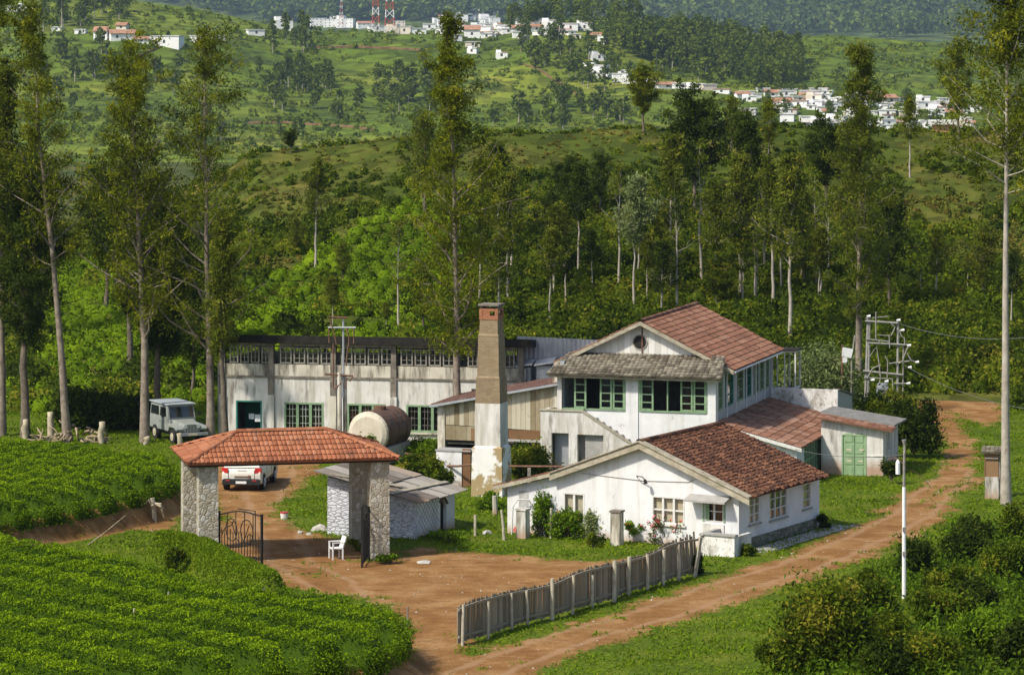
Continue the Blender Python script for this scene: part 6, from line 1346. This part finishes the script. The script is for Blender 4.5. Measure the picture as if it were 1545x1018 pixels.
rng, X, Y, px = gpts(31, 31000, 95, 131); k = (poly_sd(WEED, X, Y)+rng.normal(size=len(X))*.5 > 0) & (rng.random(len(X)) < .30) & ~((np.abs(px-1364) < 16) & (Y > 104) & (Y < 112)); X, Y = X[k], Y[k]; N = len(X); P = np.stack([X, Y, zfun(X, Y)], 1)
hh = rng.uniform(.12, .42, N)*(1+.5*wob(X, Y, 2.2, 1)); nl = 26; C = np.repeat(P, nl, 0); rr_ = np.repeat(rng.uniform(.18, .42, N), nl); hz_ = np.repeat(hh, nl)
C = C+np.stack([rng.normal(size=N*nl)*rr_*.6, rng.normal(size=N*nl)*rr_*.6, np.abs(rng.normal(size=N*nl))*hz_], 1); l_ = rng.uniform(.05, .13, N*nl)
tn = np.clip(np.repeat(.42+.22*rng.normal(size=N), nl)+rng.normal(size=N*nl)*.12, 0, 1)
tag(link('roadside_weeds', leaf_mesh('roadside_weeds', rng, C, l_, l_*.42, tn, .5, -.4), L_WEED), 'knee high leafy weeds over the lower right bank', 'weeds', None, 'stuff')
# ------------------------------------------------------------------ single shrubs
def shrub(label, x, y, ww, hh, leaf, seed, n=1, ls=.1, name='shrub', cat='shrub', flower=None, loc=None, group=None, lobes=None, dn=1.0):
    q = hit(x, y) if loc is None else Vector(loc); rng = np.random.default_rng(seed); s = q.y/F_PX; Wm, Hm = ww*s, hh*s
    lobes = lobes or max(6, int(14*n)); C, T_ = [], []; st = MB()
    for k in range(lobes):
        a = rng.uniform(0, 6.28); r = math.sqrt(rng.random())*.42; z = rng.uniform(.25, .85)*(1-.9*r*r); c = np.array([math.cos(a)*r*Wm, math.sin(a)*r*Wm*.8, z*Hm]); rc = rng.uniform(.12, .24)
        st.tube([(0, 0, -.1), tuple(c*np.array([.4, .4, .5])), tuple(c)], [.03, .022, .01], 5)
        m = int(330*n*dn*rng.uniform(.6, 1.3)); C.append(c+rng.normal(size=(m, 3))*np.array([Wm*rc*.55, Wm*rc*.5, Hm*rc*.6])); T_.append(np.clip(.45+rng.normal()*.2+rng.normal(size=m)*.16, 0, 1))
    C = np.concatenate(C); C[:, 2] = np.maximum(C[:, 2], .02); T_ = np.concatenate(T_); l_ = ls*rng.uniform(.6, 1.4, len(C))
    t = thing(name, label, cat, tuple(q), 0, group); link('foliage', leaf_mesh('foliage', rng, C, l_, l_*.42, T_, .4, -.1), leaf, t); st.build('stems', MT['bark_dark'], t)
    if flower:
        k = rng.choice(len(C), max(8, int(len(C)*flower)), replace=False); k = k[C[k, 2] > Hm*.3]; link('blossom', leaf_mesh('blossom', rng, C[k]*np.array([1.06, 1.06, 1.05]), .05, .035, rng.random(len(k)), .2), L_RED, t)
    return t
shrub('biggest dark shrub at the bottom right beside the track', 1255, 1008, 150, 132, L_SCRUB, 1, 2.4, .08, lobes=26)
shrub('dark shrub behind the biggest shrub left of the white pole', 1310, 925, 70, 62, L_SCRUB, 2, 1.6, .08)
shrub('olive shrub at the foot of the slim white pole', 1325, 1000, 90, 75, L_SCRUB, 3, 1.6, .08)
shrub('dark bush right of the slim white pole', 1378, 870, 60, 55, L_DARK, 4, 1.2, .08)
shrub('low dark bush on the upper verge', 1470, 822, 60, 45, L_DARK, 5, 1.0, .08)
shrub('low bush at the right edge below the tall pale trunk', 1533, 818, 50, 60, L_SCRUB, 6, 1.0, .08)
shrub('green bush in the middle of the lower right bank', 1430, 900, 70, 50, L_SCRUB, 7, 1.0, .08)
shrub('green bush near the bottom right corner', 1500, 985, 110, 70, L_BRIGHT, 8, 1.4, .08)
shrub('bottom shrub between the biggest shrub and the corner', 1400, 1015, 100, 60, L_SCRUB, 9, 1.2, .08)
for i_, (x_, y_, w_, h_, lf_, lb_) in enumerate(((1455, 850, 80, 55, L_DARK, 'dark bush left of the low bush at the right edge'), (1520, 880, 80, 70, L_SCRUB, 'wide bush at the right edge of the lower bank'), (1415, 945, 75, 60, L_SCRUB, 'olive bush right of the white pole foot'), (1470, 935, 80, 60, L_DARK, 'dark bush deep in the lower right weeds'), (1180, 1014, 60, 44, L_SCRUB, 'low bush at the left foot of the biggest shrub'), (1540, 1010, 70, 80, L_DARK, 'dark bush cut by the bottom right corner'), (1340, 1018, 70, 50, L_DARK, 'dark low bush at the bottom edge'))): shrub(lb_, x_, y_, w_, h_, lf_, 60+i_, 1.2, .08)
shrub('bright leafy bush in front of the water tank', 552, 704, 44, 56, L_BRIGHT, 10, .9, .08, loc=tuple(G(552, 706)))
shrub('dark bushes filling the corner right of the chimney', 800, 735, 75, 65, L_SCRUB, 11, 1.3, .09, loc=tuple(G(798, 735)))
shrub('upright bush against the staircase wall', 790, 712, 40, 55, L_SCRUB, 12, .9, .09, loc=tuple(G(790, 726)))
shrub('low bush between the water tank and the chimney', 636, 735, 80, 50, L_SCRUB, 13, 1.2, .09, loc=tuple(G(640, 732)))
shrub('grass green hedge bush below the right factory window', 640, 690, 70, 32, L_BRIGHT, 14, 1.0, .08, loc=tuple(G(638, 692)))
shrub('bush at the wall foot left of the boiler wall', 665, 725, 40, 55, L_SCRUB, 15, .8, .09, loc=tuple(G(662, 742)))
shrub('grassy tuft at the chimney foot', 735, 765, 50, 26, L_BRIGHT, 16, .6, .08, loc=tuple(G(738, 768)))
shrub('broad dark bush beyond the annex right wall', 1370, 690, 75, 85, L_DARK, 17, 1.6, .10, loc=tuple(G(1378, 682)))
shrub('small bush at the annex corner', 1345, 718, 30, 38, L_DARK, 18, .6, .08, loc=tuple(G(1345, 722)))
shrub('tall pale flowering thicket behind the stained parapet', 1245, 640, 110, 110, L_GREY, 19, 2.4, .10, loc=tuple(AT(1235, 640, 166)))
shrub('bush in front of the transformer frame', 1352, 640, 90, 55, L_SCRUB, 20, 1.3, .10, loc=tuple(AT(1345, 645, 166)))
shrub('dark tuft on the verge at the far end of the pale fence', 1046, 868, 34, 36, L_DARK, 21, .8, .07)
shrub('small bush under the low porch wall', 1125, 838, 30, 18, L_SCRUB, 22, .5, .07)
shrub('small dark bush at the back corner of the bungalow', 1243, 798, 22, 22, L_DARK, 23, .5, .07)
shrub('dark bush on the grassy bank left of the gateway', 262, 866, 40, 40, L_SCRUB, 24, .7, .07)
shrub('round bush in front of the flower bed', 897, 826, 32, 24, L_SCRUB, 25, .6, .06)
shrub('leafy flower bed bush under the double shutters', 856, 812, 56, 42, L_BRIGHT, 26, 1.1, .065, flower=.012)
shrub('tall grey green bush in the flower bed', 897, 812, 46, 58, L_GREY, 27, 1.1, .065)
shrub('mixed bush right of the stained gate post', 960, 816, 40, 36, L_BRIGHT, 28, .8, .06, flower=.03)
shrub('red flowering shrub by the three pane window', 1008, 824, 64, 44, L_SCRUB, 29, .35, .06, name='flowering_shrub', lobes=12, dn=.7, flower=.30)
shrub('leafy sapling on a thin stem in front of the bungalow', 815, 810, 34, 68, L_BRIGHT, 30, .6, .075, name='sapling', cat='sapling', lobes=9)
shrub('grass tuft at the foot of the right gateway pillar', 590, 850, 40, 16, L_BRIGHT, 31, .4, .07)
shrub('weedy clump at the right side of the stone hut', 675, 816, 56, 18, L_BRIGHT, 32, .5, .07)
shrub('weedy clump at the right back gateway pillar', 540, 832, 30, 20, L_SCRUB, 33, .4, .07)
shrub('dark thicket behind the root pile', 120, 655, 120, 60, L_DARK, 34, 1.8, .12, loc=tuple(G(130, 645)))
shrub('dark thicket between the jeep and the root pile', 190, 650, 80, 55, L_DARK, 35, 1.4, .12, loc=tuple(G(188, 648)))
# ------------------------------------------------------------------ far hill: trees, woods, scrub
def far_tree_mesh(seed, Ht, Rc, cb, nq, ls):
    rng = np.random.default_rng(seed); tv, tf = tube_np([(0, 0, -1), (.1, 0, Ht*.5), (0, .1, Ht*.8)], [.3, .22, .1], 5)
    C = []; 
    for k in range(nq//12):
        t = rng.random(); z = Ht*(cb+(1-cb)*t); r = Rc*math.sqrt(max(.08, 1-(2*t-.85)**2 if t > .4 else .55+t))*math.sqrt(rng.random())*.9; a = rng.uniform(0, 6.28)
        C.append(np.array([math.cos(a)*r, math.sin(a)*r, z])+rng.normal(size=(12, 3))*Rc*.2)
    C = np.concatenate(C); n = len(C); lv = leaf_verts(rng, C, ls*rng.uniform(.6, 1.3, n), ls*.5, .4, 0); tn = np.clip(.3+.4*(rng.random(n))+.15*rng.normal(size=n), 0, 1)
    V_, F_, T_ = join_np([(tv, tf, .5), (lv, np.arange(n*4).reshape(n, 4), tn)]); me = npmesh('far_tree', V_, F_, T_, mi=[0]*len(tf)+[1]*n)
    return me
FV = []
for i, (h_, r_, c_, lf) in enumerate(((13, 3.4, .25, L_FAR), (15, 3.0, .3, L_FAR), (10, 3.2, .2, L_FAR), (17, 2.6, .25, L_FAR), (9, 2.6, .2, L_FARB))):
    me = far_tree_mesh(50+i, h_, r_, c_, 230, 1.0); me.materials.append(MT['bark_pale']); me.materials.append(lf); FV.append(me)
def far_trees(poly, n, kinds, label, group, seed, sc0=.7, sc1=1.2):
    rg = random.Random(seed); P = np.array(poly, float); x0, y0 = P.min(0); x1, y1 = P.max(0); c = 0
    while c < n:
        x, y = rg.uniform(x0, x1), rg.uniform(y0, y1)
        if poly_sd(P, np.array([x]), np.array([y]))[0] < 0: continue
        q = hit(x, y)
        if q.y < 900: n -= 1; continue
        o = bpy.data.objects.new('distant_tree', FV[rg.choice(kinds)]); COL.objects.link(o); o.location = q; o.rotation_euler = (0, 0, rg.uniform(0, 6)); s = rg.uniform(sc0, sc1); o.scale = (s, s, s*rg.uniform(.9, 1.15)); tag(o, label, 'tree', group); c += 1
far_trees([(388, 120), (400, 108), (455, 105), (505, 128), (505, 142), (480, 145), (400, 140)], 26, (0, 1, 2), 'dark tree of the clump in the middle of the far tea slope', 'dark clump on the far tea slope', 1, .55, .85)
far_trees([(398, 60), (420, 48), (470, 55), (465, 80), (410, 85)], 11, (0, 3), 'distant tree below the houses left of the masts', 'distant trees below the ridge houses', 2, .5, .85)
far_trees([(60, 40), (190, 15), (190, 30), (120, 42), (60, 55)], 14, (0, 1), 'distant tree on the top left hill crest', 'distant trees at the top left', 3)
far_trees([(60, 80), (240, 80), (330, 130), (380, 200), (380, 230), (250, 200), (60, 160)], 24, (0, 2, 4), 'distant tree on the far slope behind the left trees', 'distant trees behind the left trees', 4, .5, 1.0)
far_trees([(740, 60), (830, 60), (910, 90), (960, 140), (900, 150), (800, 100)], 34, (0, 1, 4), 'distant tree between the centre village and the valley', 'distant trees below the centre village', 5, .45, .85)
far_trees([(740, 160), (900, 150), (960, 200), (740, 225)], 24, (0, 2, 4), 'distant tree in the valley bottom behind the ridge', 'distant trees in the valley bottom', 6, .5, .9)
far_trees([(560, 130), (660, 100), (660, 180), (580, 190)], 20, (0, 2), 'distant tree on the slope left of the tall middle tree', 'distant trees left of the tall middle tree', 7, .5, .9)
far_trees([(980, 90), (1110, 105), (1110, 135), (1000, 120)], 18, (4, 2), 'pale distant tree above the row of cottages', 'pale distant trees above the cottages', 8)
far_trees([(1130, 140), (1450, 150), (1450, 200), (1130, 200)], 26, (0, 2, 4), 'distant tree among the houses of the right hand village', 'distant trees in the right village', 9, .35, .65)
far_trees([(660, 25), (780, 30), (900, 50), (880, 65), (700, 65)], 12, (0, 1), 'distant tree among the houses of the centre village', 'distant trees in the centre village', 10, .4, .75)
far_trees([(400, 150), (640, 160), (640, 215), (400, 215)], 14, (0, 2, 4), 'distant tree at the foot of the far tea slope', 'distant trees at the foot of the far slope', 11, .4, .9)
def wood(name, label, poly, n, ls, H_, Rc, nq, seed, leaf, Yr=900):
    rg = np.random.default_rng(seed); P = np.array(poly, float); x0, y0 = P.min(0); x1, y1 = P.max(0); C, T_ = [], []; c = 0
    while c < n:
        x, y = rg.uniform(x0, x1), rg.uniform(y0, y1)
        if poly_sd(P, np.array([x]), np.array([y]))[0] < 0: continue
        q = hit(x, y); c += 1
        if q.y < Yr: continue
        s = rg.uniform(.7, 1.25); t = rg.random(nq); r = Rc*s*np.sqrt(np.maximum(.1, 1-(1.7*t-.7)**2))*np.sqrt(rg.random(nq)); a = rg.uniform(0, 6.28, nq)
        C.append(np.stack([q.x+np.cos(a)*r, q.y+np.sin(a)*r, q.z+H_*s*(.2+.8*t)], 1)); T_.append(np.clip(.5+.2*rg.normal()+.2*rg.normal(size=nq), 0, 1))
    C = np.concatenate(C); n = len(C); l_ = ls*rg.uniform(.6, 1.3, n)
    tag(link(name, leaf_mesh(name, rg, C, l_, l_*.55, np.concatenate(T_), .5), leaf), label, 'wood', None, 'stuff')
wood('dark_wood', 'dark wood running down the far ridge to the right', [(905, 52), (1010, 58), (1100, 72), (1205, 88), (1210, 130), (1150, 138), (1050, 108), (940, 85)], 400, .8, 11.5, 2.6, 130, 1, L_FAR)
wood('ridge_wood', 'strip of wood along the far crest above the centre village', [(740, 26), (800, 12), (960, 8), (1000, 25), (960, 34), (860, 40), (760, 44)], 120, .8, 11, 2.6, 130, 2, L_FAR)
wood('mountain_forest', 'forest canopy over the hazy blue mountains', [(-30, -25), (1575, -25), (1575, 62), (1200, 60), (1100, 50), (1000, 30), (400, 40), (200, 10), (-30, 0)], 2100, 3.6, 24, 12, 42, 3, L_MTN, 2900)
# far scrub dots
rng = np.random.default_rng(40); n = 6500; Y = rng.uniform(1060, 1500, n); a = rng.uniform(-.19, .19, n); X = a*Y; Z = zfun(X, Y); pw_ = wob(X, Y, 60, 3)+rng.normal(size=n)*.4 > -.35; P = np.stack([X, Y, Z], 1)[pw_]; N = len(P); r_ = rng.uniform(.7, 2.0, N)*rng.uniform(.6, 1.2, N)
nl = 16; d = unit(rng.normal(size=(N*nl, 3))); d[:, 2] = np.abs(d[:, 2]); C = np.repeat(P, nl, 0)+d*np.repeat(r_, nl)[:, None]; tn = np.clip(np.repeat(rng.random(N), nl)*.8+.2*rng.random(N*nl), 0, 1)
tag(link('far_scrub', leaf_mesh('far_scrub', rng, C, np.repeat(r_, nl)*.55, np.repeat(r_, nl)*.3, tn, .6), L_FARB), 'scrub and scattered bushes dotting the far tea hill', 'scrub', None, 'stuff')
# tracks on the far hill
MT['track'] = mat('earth track', (.16, .085, .045), (.24, .14, .075), .5, .95)
for pts, lab in (([(375, 187), (420, 186), (470, 189), (520, 192), (565, 197)], 'thin earth track low on the far tea slope'), ([(478, 73), (540, 72), (600, 75), (640, 77)], 'dark terrace track under the mast row'), ([(180, 98), (215, 84), (243, 72)], 'earth track climbing to the white block at the top left'), ([(790, 98), (810, 106), (850, 130), (880, 150)], 'earth track dropping from the centre village')):
    Q = []
    for a, b in zip(pts[:-1], pts[1:]):
        for t in np.linspace(0, 1, 6): Q.append(hit(a[0]+(b[0]-a[0])*t, a[1]+(b[1]-a[1])*t))
    w = MB()
    for a, b in zip(Q[:-1], Q[1:]):
        if (a-b).length < .1: continue
        w.hexa([(a.x, a.y-1.2, a.z-.6), (b.x, b.y-1.2, b.z-.6), (b.x, b.y+1.2, b.z-.4), (a.x, a.y+1.2, a.z-.4), (a.x, a.y-1.2, a.z+.5), (b.x, b.y-1.2, b.z+.5), (b.x, b.y+1.2, b.z+.7), (a.x, a.y+1.2, a.z+.7)])
    tag(w.build('hill_track', MT['track']), lab, 'track', None, 'structure')
# loose pebbles and scraps of gravel on the bare earth
rng, X, Y, px = gpts(55, 2600, 98, 150); d = dirtfun(X, Y); k = d > -.3; X, Y = X[k], Y[k]; N = len(X); r_ = rng.uniform(.015, .05, N); o8 = np.array([(1, 0, 0), (0, 1, 0), (-1, 0, 0), (0, -1, 0), (0, 0, .8), (0, 0, -.8)])
VV = (np.stack([X, Y, zfun(X, Y)+.01], 1)[:, None]+o8[None]*r_[:, None, None]*rng.uniform(.6, 1.4, (N, 6, 1))).reshape(-1, 3); f = np.array([(0, 1, 4), (1, 2, 4), (2, 3, 4), (3, 0, 4)]); FF = (f[None]+(np.arange(N)*6)[:, None, None]).reshape(-1, 3)
MT['pebble'] = tintmat('pebbles', [(.22, .12, .06), (.34, .24, .15), (.5, .46, .4)], 3, .1)
tag(link('pebbles', npmesh('pebbles', VV, FF, np.repeat(rng.random(N), 4)), MT['pebble']), 'loose pebbles scattered over the bare red earth', 'pebbles', None, 'stuff')
# ------------------------------------------------------------------ village houses
MT['far_white'] = mat('far white wall', (.80, .80, .79), (.86, .85, .84), .3, .8)
MT['far_cream'] = mat('far cream wall', (.62, .54, .44), (.72, .66, .57), .3, .8)
MT['far_roof'] = mat('far tiled roof', (.30, .15, .09), (.42, .24, .16), .5, .9)
MT['far_flat'] = mat('far cement roof', (.62, .61, .59), (.72, .71, .69), .5, .9)
MT['far_dark'] = mat('far window hole', (.05, .05, .055), (.08, .08, .08), 1)
MT['far_brick'] = mat('far orange brick wall', (.55, .27, .16), (.62, .34, .22), .4, .9)
def house(x0, y0, x1, y1, label, group=None, roof='flat', wallm='far_white', seed=0, name='village_house', cat='house', storeys=None):
    if group: x0, x1, y0 = x0-2, x1+2, y0-2.5
    q = hit((x0+x1)/2, y1); s = q.y/F_PX; Wm, Hm = (x1-x0)*s, (y1-y0)*s; D = max(4, min(9, Wm*.7)); rg = random.Random(seed)
    t = thing(name, label, cat, (q.x, q.y+D/2, q.z), R(rg.uniform(-18, 18)), group)
    hw = Hm*(.70 if roof == 'gable' else .9); w = MB(); w.box(-Wm/2, Wm/2, -D/2, D/2, -4, hw)
    if roof == 'step': w.box(-Wm/2+.1, -Wm*.05, -D/2+1, D/2, hw, hw+Hm*.3)
    if roof == 'gable': w.extr([(-D/2, hw), (D/2, hw), (0, Hm)], lambda y, z: (-Wm/2, y, z), lambda y, z: (Wm/2, y, z))
    w.build('wall', MT[wallm], t); w = MB()
    if roof == 'gable':
        for sg in (-1, 1): w.hexa([(-Wm/2-.4, sg*(D/2+.5), hw-.25), (Wm/2+.4, sg*(D/2+.5), hw-.25), (Wm/2+.4, 0, Hm+.05), (-Wm/2-.4, 0, Hm+.05), (-Wm/2-.4, sg*(D/2+.5), hw), (Wm/2+.4, sg*(D/2+.5), hw), (Wm/2+.4, 0, Hm+.3), (-Wm/2-.4, 0, Hm+.3)])
        w.build('roof', MT['far_roof'], t)
    else:
        w.box(-Wm/2-.3, Wm/2+.3, -D/2-.3, D/2+.3, hw+.01, hw+.3) if roof != 'step' else w.box(-.05*Wm+.1, Wm/2+.3, -D/2-.3, D/2+.3, hw+.01, hw+.3); w.build('roof', MT['far_flat' if seed % 11 else 'far_roof'], t)
    ns = storeys or max(1, int(round(hw/3.4))); n = max(1, int(Wm/4.2))
    for f in range(ns):
        for k in range(n):
            if rg.random() < .18: continue
            w = MB(); x = -Wm/2+(k+.5)*Wm/n; z = hw*(f+.35)/ns; w.box(x-.5, x+.5, -D/2-.04, -D/2+.1, z, z+min(1.3, hw/ns*.45)); w.build('window', MT['far_dark'], t)
    return t
house(142, 42, 163, 62, 'big white gabled house standing on the hill at the top left', None, 'gable', seed=1)
house(163, 47, 202, 63, 'long white house with arcade right of the big gabled house', None, 'gable', seed=2)
house(227, 53, 273, 71, 'white two storey block on the far hill right of the arcade house', None, 'flat', seed=4)
house(700, 16, 752, 30, 'long white school like block at the top of the centre village', None, 'step', seed=5)
house(1412, 187, 1445, 199, 'orange brick house at the lower right of the right village', None, 'flat', 'far_brick', seed=7)
house(880, 98, 918, 113, 'long low white house alone on the slope below the centre village', None, 'step', seed=8)
house(593, 33, 611, 44, 'pale yellow arched building beside the big mast', None, 'flat', 'far_cream', seed=10)
house(748, 78, 766, 89, 'lone white house on the slope under the centre village', None, 'step', seed=11)
GRP = [('small white house on the hill crest at the top left', 'small houses at the top left', [(204, 60, 222, 67), (290, 56, 313, 66), (313, 56, 336, 61), (374, 48, 395, 55), (12, 12, 22, 19), (28, 10, 38, 17), (115, 48, 128, 53), (178, 38, 190, 46), (80, 44, 92, 48)]),
 ('white house in the row at the foot of the red and white masts', 'houses at the foot of the masts', [(416, 31, 438, 45), (470, 31, 490, 42), (490, 33, 505, 44), (510, 31, 533, 44), (500, 26, 518, 35), (540, 36, 562, 44), (557, 41, 580, 48), (585, 42, 620, 52), (620, 45, 640, 52)]),
 ('white house crowded together in the centre hilltop village', 'houses of the centre village', [(655, 30, 668, 40), (688, 26, 704, 35), (680, 38, 700, 48), (702, 42, 722, 58), (724, 42, 740, 55), (725, 28, 750, 36), (682, 55, 694, 63), (704, 66, 722, 72), (708, 75, 719, 82), (753, 40, 770, 48), (770, 41, 785, 48), (793, 29, 815, 38), (820, 33, 838, 43), (770, 25, 781, 31), (852, 38, 870, 48), (872, 36, 892, 47), (784, 57, 797, 64), (893, 53, 905, 60), (905, 55, 915, 67), (668, 30, 688, 40), (660, 44, 678, 52), (740, 30, 752, 38), (838, 40, 852, 48), (640, 38, 655, 46), (800, 40, 816, 48), (866, 54, 875, 59)]),
 ('small white cottage stepping down the slope right of the long low house', 'cottages stepping down the slope', [(893, 83, 912, 93), (893, 112, 920, 120), (926, 113, 944, 125), (941, 118, 965, 127), (936, 108, 946, 114)]),
 ('white terraced cottage in the line across the middle of the far slope', 'line of terraced cottages', [(992, 127, 1018, 134), (1018, 128, 1040, 134), (1040, 129, 1060, 135), (1060, 130, 1078, 137), (1080, 137, 1100, 142), (965, 122, 990, 130)]),
 ('white house in the large village at the right below the green hill', 'houses of the right village', [(1144, 136, 1160, 142), (1156, 139, 1175, 147), (1176, 139, 1195, 147), (1122, 147, 1140, 154), (1119, 167, 1140, 174), (1210, 139, 1235, 147), (1220, 145, 1240, 155), (1225, 136, 1246, 143), (1168, 152, 1192, 161), (1196, 155, 1218, 163), (1219, 156, 1240, 164), (1180, 174, 1197, 184), (1210, 178, 1225, 187), (1226, 180, 1240, 187), (1230, 188, 1250, 197), (1320, 146, 1350, 157), (1350, 150, 1372, 158), (1385, 148, 1402, 155), (1385, 156, 1408, 166), (1408, 157, 1430, 167), (1405, 164, 1430, 169), (1330, 182, 1348, 193), (1350, 184, 1365, 192), (1388, 184, 1410, 193), (1447, 187, 1465, 196), (1235, 164, 1260, 170), (1330, 168, 1350, 176), (1405, 172, 1425, 177), (1465, 162, 1480, 170), (1112, 142, 1128, 149), (1255, 150, 1280, 160), (1280, 168, 1310, 178), (1300, 148, 1322, 156), (1360, 170, 1380, 178), (1250, 178, 1275, 188), (1370, 186, 1386, 194), (1430, 168, 1450, 176)])]
sd = 100
for lab, grp, L_ in GRP:
    for r in L_:
        sd += 1; house(*r, lab, grp, ('flat', 'step', 'flat', 'gable', 'flat', 'step', 'flat')[sd % 7], 'far_cream' if sd % 9 == 0 else 'far_white', sd)
rg = random.Random(63)
for P_, n_, gi in (([(1115, 138), (1250, 140), (1450, 152), (1470, 196), (1240, 196), (1180, 176)], 75, 5), ([(655, 32), (700, 14), (760, 16), (800, 34), (890, 38), (890, 52), (800, 62), (690, 58)], 62, 2)):
    P_ = np.array(P_, float); c = 0
    while c < n_:
        x, y = rg.uniform(P_[:, 0].min(), P_[:, 0].max()), rg.uniform(P_[:, 1].min(), P_[:, 1].max())
        if poly_sd(P_, np.array([x]), np.array([y]))[0] < 0 or hit(x, y).y < 900: 
            c += .01; continue
        c += 1; sd += 1; ww = rg.uniform(8, 19); house(x-ww/2, y-rg.uniform(3.5, 6.5), x+ww/2, y, GRP[gi][0], GRP[gi][1], ('flat', 'step', 'flat', 'flat', 'flat', 'gable')[sd % 6], 'far_cream' if sd % 9 == 0 else 'far_white', sd)
# masts
MT['mast_red'] = mat('red mast paint', (.42, .09, .06), (.5, .13, .09), 1, .6); MT['mast_white'] = mat('white mast paint', (.72, .72, .72), None, 1, .6)
for x, yb, wd, lab in ((515, 44, 7, 'thin red and white lattice mast, leftmost of the three'), (567, 48, 11, 'middle red and white lattice mast of the three'), (588, 52, 15, 'widest red and white lattice mast, right of the three')):
    q = hit(x, yb); s = q.y/F_PX; t = thing('radio_mast', lab, 'mast', tuple(q)); W0 = wd*s; Hm = 34.0; n = 9
    for band in range(n):
        w = MB(); z0, z1 = Hm*band/n-(2 if band == 0 else 0), Hm*(band+1)/n; h0, h1 = W0/2*(1-.72*max(0, z0)/Hm), W0/2*(1-.72*z1/Hm)
        cs = ((-1, -1), (1, -1), (1, 1), (-1, 1))
        for i, (a, b) in enumerate(cs):
            c, d = cs[(i+1) % 4]; w.tube([(a*h0, b*h0, z0), (a*h1, b*h1, z1)], .20, 5); w.tube([(a*h0, b*h0, z0), (c*h1, d*h1, z1)], .10, 4); w.tube([(c*h0, d*h0, z0), (a*h1, b*h1, z1)], .10, 4)
        w.build('lattice_section', MT['mast_red' if band % 2 else 'mast_white'], t)
# ------------------------------------------------------------------ haze
HAZE = 6.5e-5
hz_m = bpy.data.materials.new('haze'); hz_m.use_nodes = True; n = hz_m.node_tree.nodes; n.clear(); o = n.new('ShaderNodeOutputMaterial'); v = n.new('ShaderNodeVolumePrincipled')
v.inputs['Color'].default_value = (.58, .78, 1, 1); v.inputs['Density'].default_value = HAZE; v.inputs['Anisotropy'].default_value = .2; hz_m.node_tree.links.new(v.outputs[0], o.inputs['Volume'])
w = MB(); w.box(-2300, 2300, -60, 7400, -90, 560); tag(w.build('haze', hz_m), 'thin blue air between the camera and the mountains', 'haze', None, 'stuff')
